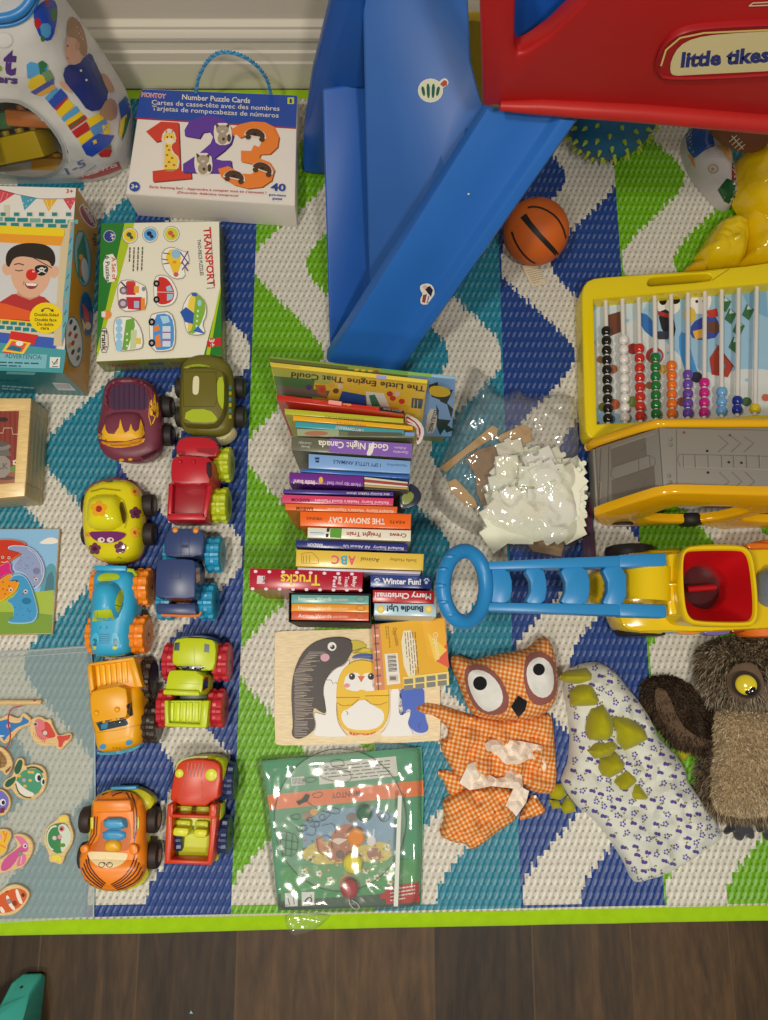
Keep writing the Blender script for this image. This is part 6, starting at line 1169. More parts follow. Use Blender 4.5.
    for k in range(40):
        a = 2 * math.pi * k / 40; pts.append(P(464.5 + 21.5 * math.cos(a), 586.5 + 35.5 * math.sin(a), .225 + .02 * -math.cos(a)))
    m.tube(pts, .0108, C(34, 126, 178), 16, closed=True)
    for k in range(6): p = pts[(k * 3 + 14) % 40]; m.ball(p + Vector((-.003, 0, .003)), (.0102, .0045, .0102), C(34, 126, 178), 12, 8)
    m.build('ring_handle', 'plastic', t)
    m = MB(); pillow(m, smooth(G((372, 118), (410, 110), (415, 145), (405, 185), (375, 178)), 1), .01, 5, .09, yl, 3, thick=.02, zs=.115); m.build('front_bumper', 'gloss', t)
    bk = C(28, 26, 26)
    for (u, v) in F_((170, 98), (215, 430)): tyre(t, P(u, v, RUGZ + .0405), .04, .022, bk, C(60, 56, 40), ax=Vector((0, 1, 0)))
    for (u, v), c_ in zip(F_((790, 80), (740, 438)), (C(215, 105, 24), C(215, 105, 24))): tyre(t, P(u, v, RUGZ + .0405), .04, .022, c_, C(190, 180, 30), ax=Vector((0, 1, 0)))
    for q, c_ in ((((365, 424), (480, 424), (478, 452), (370, 448)), C(222, 130, 40)), (((490, 428), (605, 428), (606, 450), (520, 456), (490, 446)), C(112, 92, 150)), (((330, 422), (362, 424), (362, 448), (336, 440)), C(60, 140, 150)), (((612, 422), (676, 424), (670, 440), (612, 446)), C(150, 28, 30))):
        m = MB(); block(m, smooth(F_(*q), 1), .082, .06, c_, .004, 0); m.build('button', 'gloss', t)
    m = MB(); block(m, smooth(F_((660, 55), (770, 55), (900, 60), (900, 96), (700, 92)), 1), .09, .06, C(215, 110, 24), .004, 0); m.build('side_step', 'gloss', t)
    m = MB(); pillow(m, smooth(F_((732, 240), (744, 180), (790, 150), (860, 180), (880, 250), (850, 320), (790, 335), (745, 300)), 2), .03, 14, .1, C(110, 125, 140), 3, thick=.01, zs=.12); m.build('dome', 'gloss', t)['label'] = 'grey blue dome'
push_toy()
# ================================================================= BOOKS
GB = 'children\'s books standing spine up in the row'
def book(q, h, col, label, mat='laminate', lean=0.0, pages=C(205, 192, 158), th=.0018, draw=None, front=None, cat='book', base=None, name='picture_book', group=GB, ins=.004):
    tl, tr, br, bl = [P(u, v, h) for u, v in q]; zb = RUGZ + .0004 if base is None else base
    dn = lambda p, dx=0: Vector((p.x, p.y - lean, zb))
    t = thing(name, label, cat, (dn(tl) + dn(br)) / 2, group); ax = (tr - tl).normalized(); up = Vector((0, 0, 1))
    w = min((tl - bl).length, (tr - br).length); e = min(th, w * .3); fy = lambda a, b: a + (b - a).normalized() * e
    m = MB(); drop = Vector((0, 0, .0022))
    m.hexa([bl - drop, br - drop, tr - drop, tl - drop], [bl, br, tr, tl], col, min(.0008, w * .2), 2)                          # spine
    m.hexa([dn(bl), dn(br), fy(dn(br), dn(tr)), fy(dn(bl), dn(tl))], [bl - drop * .3, br - drop * .3, fy(br, tr) - drop * .3, fy(bl, tl) - drop * .3], col, 0)   # front board
    m.hexa([fy(dn(tl), dn(bl)), fy(dn(tr), dn(br)), dn(tr), dn(tl)], [fy(tl, bl) - drop * .3, fy(tr, br) - drop * .3, tr - drop * .3, tl - drop * .3], col, 0)   # back board
    m.build('cover', mat, t)
    if w > e * 2.4:
        g = MB(); i_ = ax * ins; a, b, c, d = fy(bl, tl) + i_, fy(br, tr) - i_, fy(tr, br) - i_, fy(tl, bl) + i_
        g.hexa([dn(p) + up * .003 for p in (a, b, c, d)], [p - drop for p in (a, b, c, d)], pages, 0); g.build('pages', 'paper', t)
    if draw:
        d = Draw(on_z(h), base=.0002); draw(d); d.build('spine_print', mat, t)
    if front:
        d = Draw(on_plane(bl, (br - bl).cross(dn(bl) - bl)), base=.0006); front(d); d.build('cover_print', mat, t)
    return t
N1 = zoomed(240, 340, .2995); N2 = zoomed(240, 460, .2995)
HB = .175
def t_(d, z, s, a, b, h, col, bold=.015, shear=0): (p, q) = z(a, b); d.text(s, p, q, h * .2995, col, bold, shear)
# tall picture books at the back
def fr(d):
    d.poly(N1((560, 118), (720, 132), (706, 322), (560, 322)), C(125, 165, 205)); gk = C(30, 48, 40)
    for q in (((630, 150), (660, 140), (668, 200), (640, 190)), ((665, 175), (712, 165), (690, 215), (668, 205)), ((645, 262), (704, 268), (668, 318)), ((660, 260), (715, 300), (690, 310)), ((690, 210), (712, 230), (705, 262)), ((655, 215), (664, 235), (660, 285))): d.poly(N1(*q), gk)
    d.poly(smooth(N1((630, 228), (660, 232), (652, 312), (616, 312)), 1), C(212, 205, 185)); d.text('DOUBLE MAGIC', N1((648, 233))[0], N1((628, 306))[0], 4, C(50, 55, 60), .03)
def sp(d):
    d.poly(N1((98, 55), (720, 122), (718, 134), (100, 66)), C(120, 140, 50)); d.poly(N1((98, 60), (360, 89), (360, 98), (100, 72)), C(90, 96, 44)); d.poly(N1((470, 96), (560, 105), (560, 115), (470, 106)), C(90, 150, 70)); d.poly(N1((560, 106), (640, 114), (640, 124), (560, 116)), C(130, 170, 80)); d.poly(N1((640, 114), (719, 123), (718, 132), (640, 124)), C(140, 175, 195))
    for x in (390, 412, 435, 455): d.ell(*N1((x, 66 + x * .085))[0], 2.6, 1.2, C(196, 150, 40) if x < 440 else C(150, 60, 50))
book([(269.3, 356), (455.5, 376.5), (455, 380.5), (269.8, 360.3)], .25, C(120, 130, 60), 'tall thin picture book with palm leaves on pale blue, backmost of the row', lean=.02, draw=sp, front=fr)
def fr(d):
    d.poly(N1((104, 92), (626, 150), (600, 260), (128, 200)), C(226, 188, 60)); d.poly(N1((104, 92), (330, 118), (300, 150), (120, 128)), C(170, 180, 80)); d.poly(N1((112, 120), (250, 132), (240, 200), (128, 200)), C(80, 120, 70)); d.poly(N1((120, 150), (300, 170), (290, 195), (128, 180)), C(120, 110, 90)); d.poly(N1((340, 170), (420, 185), (425, 240), (320, 225)), C(50, 85, 150)); d.poly(N1((420, 172), (480, 178), (500, 225), (425, 220)), C(225, 225, 205)); d.poly(N1((430, 185), (450, 182), (470, 222), (440, 220)), C(60, 130, 90)); d.poly(N1((250, 150), (285, 150), (290, 190), (260, 180)), C(190, 110, 60))
    for x, y, c in ((305, 150, C(220, 170, 70)), (320, 170, C(120, 80, 50)), (275, 165, C(200, 80, 60)), (335, 155, C(225, 200, 150)), (230, 158, C(90, 70, 120)), (510, 195, C(195, 70, 60)), (540, 205, C(200, 60, 50)), (525, 180, C(225, 190, 170)), (500, 180, C(180, 60, 60))): d.ell(*N1((x, y))[0], 3, 2.6, c)
    d.poly(N1((574, 194), (612, 198), (606, 230), (572, 226)), C(50, 70, 80)); d.line(N1((582, 198), (580, 226)), .8, C(190, 190, 90)); d.line(N1((594, 200), (592, 228)), .8, C(190, 190, 90))
    d.poly(smooth(N1((630, 168), (640, 152), (680, 155), (704, 170), (700, 186), (670, 192), (636, 184)), 1), C(205, 170, 30)); d.line(N1((340, 170), (320, 222)), 1, C(210, 180, 60))
    d.text('The Little Engine That Could', N1((618, 155))[0], N1((172, 108))[0], 5.4, C(32, 40, 50), .01)
def sp(d): d.poly(N1((100, 74), (626, 133), (625, 145), (104, 88)), C(214, 190, 60)); d.poly(N1((455, 116), (490, 120), (488, 132), (454, 128)), C(150, 150, 190)); d.poly(N1((100, 74), (200, 85), (200, 96), (102, 86)), C(196, 170, 60))
book([(270.2, 362), (427.3, 380), (427, 383.5), (271, 366.3)], .25, C(210, 180, 60), 'tall yellow picture book with an upside-down title, second from the back', lean=.018, draw=sp, front=fr)
def sp(d): d.poly(N1((466, 223), (548, 237), (548, 247), (465, 236)), C(30, 26, 24)); t_(d, N1, 'picture book', (540, 236), (478, 226), 7, C(150, 150, 140), 0); d.poly(N1((296, 200), (340, 206), (338, 219), (295, 213)), C(226, 150, 140)); t_(d, N1, 'abc', (372, 214), (345, 211), 8, C(230, 170, 90))
def fr(d):
    d.poly(N1((548, 238), (600, 270), (615, 300), (600, 340), (548, 332)), C(205, 200, 188)); d.poly(N1((548, 248), (590, 270), (608, 300), (595, 336), (548, 330)), C(165, 34, 34)); d.line(smooth(N1((550, 262), (585, 285), (592, 330)), 1, False), 2, C(210, 204, 190)); d.poly(N1((550, 280), (575, 300), (576, 330), (550, 330)), C(60, 40, 40))
book([(276.3, 394.3), (404, 410.5), (404, 414.5), (277, 400.5)], .19, C(184, 40, 28), 'red picture book with a black block on its spine, third from the back', draw=sp)
t3 = bpy.data.objects['picture_book.002']; m = MB(); block(m, smooth(N1((551, 244), (566, 250), (602, 270), (618, 302), (607, 340), (588, 352), (588, 300), (580, 283), (551, 280)), 1), .150, .145, C(206, 200, 186), .001, 0); m.build('rounded_cover', 'laminate', t3)
d = Draw(on_z(.150)); d.poly(smooth(N1((554, 254), (566, 258), (592, 278), (606, 304), (597, 334), (590, 338), (590, 298), (582, 281), (554, 276)), 1), C(168, 34, 34)); d.line(smooth(N1((556, 264), (590, 284), (596, 326)), 1, False), 2, C(206, 200, 186)); d.build('rounded_cover_print', 'laminate', t3)
S = HB
def flat(z, q): return z(*q)
book(N1((148, 229), (546, 262), (546, 277), (150, 248)), S, C(176, 178, 44), 'thin lime yellow picture book behind the amber one', draw=lambda d: t_(d, N1, 'INVESTIGATORS', (412, 262), (284, 252), 9, C(120, 120, 50), 0))
book(N1((176, 251), (577, 287), (577, 300), (177, 268)), S, C(222, 166, 30), 'thin amber picture book between lime and teal spines', draw=lambda d: t_(d, N1, 'little stories', (420, 283), (322, 273), 8, C(190, 90, 50), 0))
book(N1((184, 271), (548, 301), (549, 314), (186, 292)), S, C(60, 150, 155), 'thin teal picture book with white spine lettering, behind the grey green one', draw=lambda d: t_(d, N1, 'I AM DIFFERENT', (412, 298), (318, 286), 9, WHITE, .01))
book(N1((188, 294), (583, 318), (582, 326), (190, 321)), S, C(110, 116, 84), 'grey green picture book with a faded patterned spine', draw=lambda d: (d.poly(N1((190, 297), (330, 301), (330, 320), (192, 320)), C(150, 160, 120)), d.ell(*N1((255, 312))[0], 12, 2.6, C(165, 110, 80)), d.poly(N1((550, 308), (583, 309), (582, 321), (550, 320)), C(110, 150, 200)), d.poly(N1((360, 304), (540, 309), (540, 320), (360, 320)), C(88, 86, 70))))
def sp(d):
    d.poly(N1((308, 330), (575, 347), (573, 395), (305, 375)), C(128, 92, 165)); d.poly(N1((300, 329), (335, 331), (345, 378), (296, 374)), C(128, 92, 165)); d.poly(smooth(N1((420, 385), (430, 360), (445, 338), (450, 350), (440, 386)), 1), C(220, 215, 200))
    t_(d, N1, 'Good Night Canada', (496, 349), (262, 336), 21, C(225, 218, 200), .02); t_(d, N1, 'Adam', (556, 358), (516, 356), 8, C(205, 195, 205), 0); t_(d, N1, 'Gamble', (562, 372), (512, 369), 9, C(205, 195, 205), 0); t_(d, N1, 'Good Night', (238, 342), (196, 339), 8, C(200, 200, 185), 0); t_(d, N1, 'Books', (232, 354), (205, 352), 8, C(200, 200, 185), 0)
book(N1((171, 322), (577, 346), (573, 395), (172, 368)), S, C(98, 98, 76), 'thick board book with a half olive, half purple spine reading good night', draw=sp)
book(N1((229, 380), (570, 404), (568, 446), (229, 428)), S, C(122, 160, 200), 'thick pale blue board book of little animals, spine up', draw=lambda d: (t_(d, N1, 'I SPY LITTLE ANIMALS', (470, 413), (312, 400), 12, C(50, 70, 110), .015), t_(d, N1, 'Marzollo/Wick', (556, 416), (490, 412), 8, C(60, 80, 120), 0), d.rect(*N1((250, 392))[0], *N1((265, 399))[0], C(40, 50, 90)), d.rect(*N1((252, 402))[0], *N1((264, 409))[0], C(40, 50, 90))))
book(N1((200, 430), (566, 452), (566, 463), (201, 440)), S, C(50, 100, 165), 'very thin blue picture book just behind the purple one')
def sp(d):
    for k in range(4): d.poly(N1((413, 458 + k * 10), (560, 482 + k * 7), (560, 486 + k * 7), (413, 463 + k * 10)), C(205, 195, 170) if k % 2 else C(160, 50, 50))
    t_(d, N1, 'How do you feel', (402, 461), (292, 452), 12, C(205, 180, 215), 0); t_(d, N1, 'little bun?', (250, 462), (178, 456), 13, C(226, 200, 200), .03); d.ell(*N1((270, 463))[0], 2.6, 4, C(220, 170, 60)); d.ell(*N1((268, 455))[0], 1.8, 1.8, C(225, 190, 90))
book(N1((165, 441), (413, 455), (413, 488), (164, 478)), S, C(105, 44, 130), 'purple board book asking how you feel, beside a striped one', draw=lambda d: (t_(d, N1, 'How do you feel', (402, 478), (292, 472), 12, C(205, 180, 215), 0), t_(d, N1, 'little bun?', (250, 470), (178, 466), 13, C(226, 200, 200), .03), d.ell(*N1((270, 468))[0], 2.2, 3.4, C(220, 170, 60))))
def shaped():
    t = thing('shaped_board_book', 'board book with a curved, striped page edge at the right of the row', 'book', P(385, 486), GB); m = MB()
    m = MB(); block(m, smooth(N1((564, 476), (587, 486), (607, 512), (603, 538), (577, 557), (535, 566), (531, 530), (538, 512), (563, 510)), 1), .155, .149, C(40, 46, 60), .001, 0); m.build('rounded_cover', 'laminate', t)
    m = MB(); block(m, smooth(N1((566, 502), (584, 518), (572, 542), (545, 552), (538, 530), (545, 515)), 1), .1565, .1545, C(130, 140, 70), .0004, 0); m.build('cover_picture', 'laminate', t)
    for k in range(5):
        q = N1((415, 456 + k * 9), (558, 476 + k * 7), (590 - k * 3, 492 + k * 8), (608 - k * 5, 520 + k * 3), (560, 492 + k * 7), (415, 462 + k * 9)); top = [P(u, v, HB - .012 * (k % 2) - .02) for u, v in q]
        top = [P(u, v, HB - .001) for u, v in N1((415, 457 + k * 8.6), (560, 474 + k * 6.6), (560, 479 + k * 6.6), (415, 464 + k * 8.6))]
        m = MB(); m.hexa([Vector((p.x, p.y, RUGZ + .002)) for p in top], top, (C(205, 195, 165), C(160, 52, 48), C(210, 200, 175), C(180, 150, 80), C(60, 50, 48))[k], .0005); m.build('board_page', 'paper', t)
shaped()
book(N1((145, 498), (512, 507), (512, 520), (144, 511)), S, C(72, 56, 130), 'thin violet picture book, first of four thin spines in a row', draw=lambda d: t_(d, N1, 'the bunny rabbit show', (500, 512), (355, 508), 7, WHITE, .01))
book(N2((140, 115), (513, 128), (511, 152), (141, 143)), S, C(205, 66, 100), 'pink red picture book of good manners, spine up', draw=lambda d: (t_(d, N2, 'Richard Scarry  Hedda’s Good Manners', (496, 139), (250, 131), 9, C(228, 205, 205), .01), t_(d, N2, 'RANDOM', (232, 130), (172, 128), 10, C(120, 30, 60), .04)))
book(N2((150, 145), (526, 156), (524, 178), (151, 167)), S, C(222, 104, 44), 'thin orange picture book of opposites, just behind the snowy one', draw=lambda d: (t_(d, N2, 'Richard Scarry  Huckle’s Opposites', (512, 168), (292, 161), 9, C(228, 205, 180), .01), t_(d, N2, 'RANDOM', (244, 158), (188, 156), 10, C(120, 50, 20), .04)))
book(N2((201, 171), (572, 181), (570, 230), (201, 220)), S, C(232, 100, 26), 'thick bright orange board book with a snowy title', draw=lambda d: (t_(d, N2, 'THE SNOWY DAY', (484, 197), (294, 190), 18, C(230, 215, 190), .03), t_(d, N2, 'KEATS', (550, 204), (500, 202), 9, C(110, 50, 20), .02), t_(d, N2, 'VIKING', (276, 192), (222, 190), 9, C(110, 50, 20), .02)))
book(N2((226, 225), (571, 235), (570, 271), (225, 259)), S, C(222, 214, 186), 'cream board book about a train with a green square on its spine', draw=lambda d: (d.poly(N2((302, 228), (340, 229), (338, 261), (300, 259)), C(90, 150, 50)), d.poly(N2((232, 236), (284, 238), (282, 252), (232, 250)), C(205, 210, 205)), d.line(N2((234, 242), (280, 244)), .6, C(60, 130, 160)), d.poly(N2((290, 228), (300, 228), (298, 240), (289, 240)), C(40, 40, 40)), d.poly(N2((287, 246), (296, 246), (295, 258), (286, 258)), C(40, 40, 40)), t_(d, N2, 'Freight Train', (470, 244), (356, 240), 14, C(150, 40, 40), .02), t_(d, N2, 'Crews', (556, 246), (500, 244), 13, C(150, 40, 40), .02)))
book(N2((187, 267), (560, 280), (559, 305), (187, 291)), S, C(40, 46, 110), 'thin navy picture book all about you, in front of the cream one', draw=lambda d: (t_(d, N2, 'Richard Scarry  All About Us', (546, 292), (345, 283), 9, C(215, 210, 215), .01), t_(d, N2, 'RANDOM', (276, 280), (226, 278), 10, C(205, 205, 220), .04)))
def sp(d):
    t_(d, N2, 'A', (386, 322), (362, 321), 28, C(215, 80, 110), .03); t_(d, N2, 'B', (358, 321), (336, 320), 28, C(70, 160, 180), .03); t_(d, N2, 'C', (332, 320), (306, 319), 28, C(215, 90, 120), .03); t_(d, N2, 'Animal', (466, 328), (404, 325), 14, C(80, 60, 40), 0); t_(d, N2, 'Stella Hedley', (590, 332), (500, 328), 10, C(120, 90, 50), 0)
    for a, b in (((262, 330), (262, 346)), ((262, 346), (206, 344)), ((206, 344), (206, 312)), ((206, 312), (240, 308)), ((240, 308), (262, 330))): d.line(N2(a, b), .5, C(150, 120, 50))
    for k in range(3): d.line(N2((212 + k * 10, 318), (212 + k * 10, 342)), .6, C(160, 130, 60))
book(N2((188, 299), (614, 314), (612, 369), (186, 355)), S, C(220, 184, 70), 'thick mustard yellow animal alphabet board book', draw=sp)
book(N2((192, 358), (604, 372), (602, 381), (192, 366)), S, C(190, 182, 190), 'very thin pale picture book in front of the yellow alphabet book')
def sp(d):
    for i in range(9):
        for j, y in ((0, 372 + i * 1.2), (1, 430 + i * .6)):
            x = 52 + i * 46 if j == 0 else 42 + i * 45
            if x < 405: d.ell(*N2((x, y))[0], 1.9, 1.5, C(226, 200, 200))
    t_(d, N2, 'Trucks', (268, 385), (136, 382), 34, C(225, 196, 50), .02)
    for s, x, w, y in (('Baby', 378, 370, 0), ('Touch', 352, 0, 0), ('and', 330, 0, 0), ('Feel', 312, 0, 0)): (p, q) = N2((x, 388), (x - 3, 424 if s != 'and' else 414)); d.text(s, (p[0], p[1]), (q[0], q[1]), 3.6, C(228, 205, 205), .03)
    d.poly(N2((58, 386), (84, 387), (82, 414), (56, 413)), C(205, 190, 185)); (p, q) = N2((78, 389), (76, 411)); d.text('DK', p, q, 4.4, C(150, 20, 40), .05)
def tr_front(d):
    for i in range(7): d.ell(*N2((60 + i * 52, 436 + i * .6))[0], 1.6, .8, C(226, 200, 200))
book(N2((33, 361), (411, 374), (408, 435), (31, 429)), .172, C(170, 20, 42), 'glittery red touch-and-feel book with white dots and the yellow title Trucks', draw=sp)
for k, (y0, y1, c, s1, lab) in enumerate(((448, 478, C(98, 164, 150), 'Seasons Words', 'teal word book, topmost of the three in the small black slipcase'), (478, 505, C(224, 150, 44), 'Nature Words', 'yellow orange word book, middle of the three in the black slipcase'), (505, 533, C(206, 92, 54), 'Action Words', 'orange red word book, nearest of the three in the black slipcase'))):
    book(N2((172, y0 + 1), (430, y0 + 5), (430, y1 + 4), (171, y1)), .152, c, lab, draw=lambda d, y0=y0, s1=s1: (t_(d, N2, s1, (194, y0 + 20), (306, y0 + 22), 11, C(228, 215, 190), .012), t_(d, N2, 'with RONNY', (310, y0 + 22), (362, y0 + 23), 8, C(228, 200, 170), 0), d.ell(*N2((402, y0 + 17))[0], 4.6, 2.8, C(150, 90, 40)), d.ell(*N2((402, y0 + 17))[0], 3.9, 2.2, c)), ins=.002, base=.009)
m = MB(); q = [P(*N2(p)[0], .150) for p in ((163, 443), (436, 447), (436, 545), (162, 541))]; zb = RUGZ + .0004; bkk = C(30, 26, 26); low = [Vector((p.x, p.y, zb)) for p in q]; e = .0012
cq = sum(q, Vector()) / 4
def inn(p): d_ = cq - p; return p + Vector((math.copysign(e, d_.x), math.copysign(e, d_.y), 0))
qi = [inn(p) for p in q]; li = [Vector((p.x, p.y, zb)) for p in qi]
for i in range(4): j = (i + 1) % 4; m.hexa([low[i], low[j], li[j], li[i]], [q[i], q[j], qi[j], qi[i]], bkk, 0)
m.hexa(low, [p + Vector((0, 0, .002)) for p in low], bkk, 0); tag(m.build('slipcase', 'card'), 'black card slipcase holding the three small word books', 'box')
book(N2((436, 382), (639, 389), (637, 430), (435, 424)), .15, C(38, 60, 118), 'small navy board book reading Winter Fun, behind the red one', draw=lambda d: (t_(d, N2, 'Winter Fun!', (476, 413), (604, 416), 18, C(226, 222, 210), .035), [d.ell(*N2((x + dx, 405 + dy))[0], r, r, C(200, 205, 215)) for x in (457, 622) for dx, dy, r in ((0, 4, 1.6), (-6, -4, .9), (-2, -8, .9), (4, -8, .9), (8, -3, .9))]))
book(N2((444, 434), (649, 437), (647, 480), (443, 474)), .15, C(176, 34, 42), 'small red board book with an upside-down Christmas title', draw=lambda d: (t_(d, N2, 'Merry Christmas!', (638, 447), (450, 443), 18, C(228, 215, 205), .03)))
book(N2((449, 478), (656, 481), (655, 523), (447, 518)), .15, C(168, 196, 200), 'small pale blue board book with a winter clothes title, nearest the penguin puzzle', draw=lambda d: (t_(d, N2, 'Bundle Up!', (612, 489), (490, 487), 18, C(34, 50, 60), .04), [(d.ell(*N2((x, 499))[0], 4, 3.8, C(222, 186, 70)), d.ell(*N2((x, 499))[0], 2.4, 2.2, C(228, 210, 120))) for x in (470, 630)]))
# ================================================================= GINGHAM OWL PUPPET
def gingham():
    m, nt, bs = newmat('gingham'); N = nt.nodes; L = nt.links
    at = N.new('ShaderNodeAttribute'); at.attribute_name = 'Col'; tc = N.new('ShaderNodeTexCoord')
    def grid(rot, sc=1.0):
        mp = N.new('ShaderNodeMapping'); mp.inputs['Rotation'].default_value = (0, 0, math.radians(rot)); L.new(tc.outputs['Object'], mp.inputs[0]); sp = N.new('ShaderNodeSeparateXYZ'); L.new(mp.outputs[0], sp.inputs[0]); o = []
        for ax in ('X', 'Y'):
            a = N.new('ShaderNodeMath'); a.operation = 'MULTIPLY'; L.new(sp.outputs[ax], a.inputs[0]); a.inputs[1].default_value = 2 * math.pi / 0.0068
            b = N.new('ShaderNodeMath'); b.operation = 'SINE'; L.new(a.outputs[0], b.inputs[0]); c = N.new('ShaderNodeMapRange'); c.inputs['From Min'].default_value = -.25; c.inputs['From Max'].default_value = .25; L.new(b.outputs[0], c.inputs[0]); o.append(c.outputs[0])
        s = N.new('ShaderNodeMath'); s.operation = 'ADD'; L.new(o[0], s.inputs[0]); L.new(o[1], s.inputs[1]); h = N.new('ShaderNodeMath'); h.operation = 'MULTIPLY'; L.new(s.outputs[0], h.inputs[0]); h.inputs[1].default_value = .5; return h.outputs[0]
    sp = N.new('ShaderNodeSeparateColor'); L.new(at.outputs['Color'], sp.inputs[0])
    mx0 = N.new('ShaderNodeMix'); L.new(sp.outputs[0], mx0.inputs['Factor']); L.new(grid(12), mx0.inputs['A']); L.new(grid(-28), mx0.inputs['B'])   # red channel picks the weave direction
    cr = N.new('ShaderNodeValToRGB'); L.new(mx0.outputs['Result'], cr.inputs[0]); e = cr.color_ramp.elements; e[0].position = .05; e[0].color = C(224, 192, 150); e[1].position = .95; e[1].color = C(205, 104, 28); k = e.new(.5); k.color = C(218, 140, 62)
    L.new(cr.outputs[0], bs.inputs['Base Color']); bs.inputs['Roughness'].default_value = .9; bs.inputs['Specular IOR Level'].default_value = .15; bump(nt, bs, 70, .35, .006); MATS['gingham'] = m
gingham()
O = zoomed(410, 620, .2474)
def owl_puppet():
    t = thing('owl_hand_puppet', 'orange gingham owl hand puppet with big white eyes, lying crumpled on the rug', 'hand puppet', P(500, 745)); g0, g1 = (0, 0, 0, 1), (1, 0, 0, 1); z = RUGZ + .0004
    m = MB(); pillow(m, smooth(O((18, 348), (60, 330), (110, 338), (160, 356), (250, 385), (330, 400), (420, 402), (560, 372), (580, 400), (586, 480), (597, 600), (592, 690), (570, 707), (505, 702), (440, 660), (380, 650), (330, 660), (250, 700), (200, 650), (160, 590), (128, 530), (122, 482), (152, 480), (158, 440), (120, 405), (85, 385), (48, 382), (22, 366)), 1), .02, 12, z, g0, 3, .022, .07, thick=.004, seed=2); m.build('body', 'gingham', t)
    m = MB(); pillow(m, smooth(O((103, 613), (150, 604), (230, 640), (225, 690), (158, 716), (142, 660)), 1), .008, 6, z, g0, 3, .006, .08, thick=.004, seed=4); m.build('wing', 'gingham', t)
    m = MB(); pillow(m, smooth(O((440, 812), (470, 740), (505, 700), (530, 740), (553, 765), (540, 788), (470, 806)), 1), .01, 6, z, g1, 3, .005, .08, thick=.005, seed=5); m.build('wing', 'gingham', t)
    m = MB(); pillow(m, smooth(O((128, 738), (160, 710), (240, 682), (330, 668), (425, 680), (414, 760), (440, 806), (360, 858), (300, 905), (255, 936), (220, 905), (180, 905), (112, 872), (145, 800)), 1), .022, 12, z, g1, 3, .018, .08, thick=.006, seed=9); m.build('skirt', 'gingham', t)
    lc = C(232, 216, 190)
    for q, sd in ((((303, 500), (330, 484), (400, 486), (450, 490), (535, 508), (548, 545), (552, 600), (540, 612), (520, 560), (480, 562), (430, 592), (385, 582), (350, 545), (308, 532)), 1), (((200, 660), (235, 585), (265, 573), (300, 612), (350, 642), (382, 636), (402, 598), (452, 628), (458, 680), (482, 692), (470, 740), (430, 795), (412, 772), (384, 760), (404, 715), (420, 682), (330, 672), (270, 684), (240, 688)), 6)):
        m = MB(); pillow(m, O(*q), .006, 4, z + .024, lc, 4, .026, .13, thick=.004, seed=sd); m.build('lining', 'cloth', t, sharp=12)['label'] = 'pale pink beige inner lining'
    m = MB(); m.lathe([(.0022, 0), (.0026, .001), (.0022, .002)], P(*O((505, 714))[0], z + .014), (0, 0, 1), C(220, 214, 200), 14); m.build('button', 'plastic', t)
    h = MB(); pillow(h, smooth(O((166, 160), (172, 146), (190, 139), (222, 148), (250, 162), (340, 140), (455, 120), (492, 106), (525, 70), (548, 64), (570, 88), (586, 130), (602, 210), (602, 290), (588, 335), (560, 372), (510, 400), (430, 408), (350, 405), (278, 396), (240, 362), (215, 300), (196, 245), (172, 195)), 1), .05, 22, z + .004, g0, 3.5, .006, .05, thick=.014, seed=12, zs=.03); h.build('head', 'gingham', t)
    hit = on_mesh(h); mv = C(140, 84, 74); wh = C(216, 212, 196); bk = C(24, 22, 24)
    for pa, wb, pu, r in ((((216, 210), (240, 178), (300, 182), (352, 216), (392, 285), (402, 340), (384, 376), (330, 388), (268, 366), (232, 300)), ((232, 222), (258, 198), (310, 208), (355, 248), (377, 300), (372, 342), (342, 366), (306, 372), (266, 335), (238, 275)), (283, 256), 28), (((466, 155), (490, 128), (540, 128), (582, 160), (600, 222), (592, 302), (562, 338), (510, 348), (474, 312), (458, 230)), ((468, 205), (488, 162), (530, 146), (572, 178), (584, 240), (576, 292), (546, 317), (508, 308), (478, 268)), (521, 200), 24)):
        d = Draw(hit, 3, base=.0012); d.poly(smooth(O(*pa), 1), mv); d.mb.build('eye_patch', 'cloth', t, sharp=None); d = Draw(hit, 3, base=.0022); d.poly(smooth(O(*wb), 1), wh); d.layer += 12; q = O(pu)[0]; d.ell(q[0], q[1], r * .2474, r * .25, bk); d.build('eye', 'cloth', t)
    d = Draw(hit, 3, base=.003); d.poly(O((437, 306), (474, 330), (466, 365), (438, 395), (408, 350)), bk); d.build('beak', 'cloth', t)
owl_puppet()
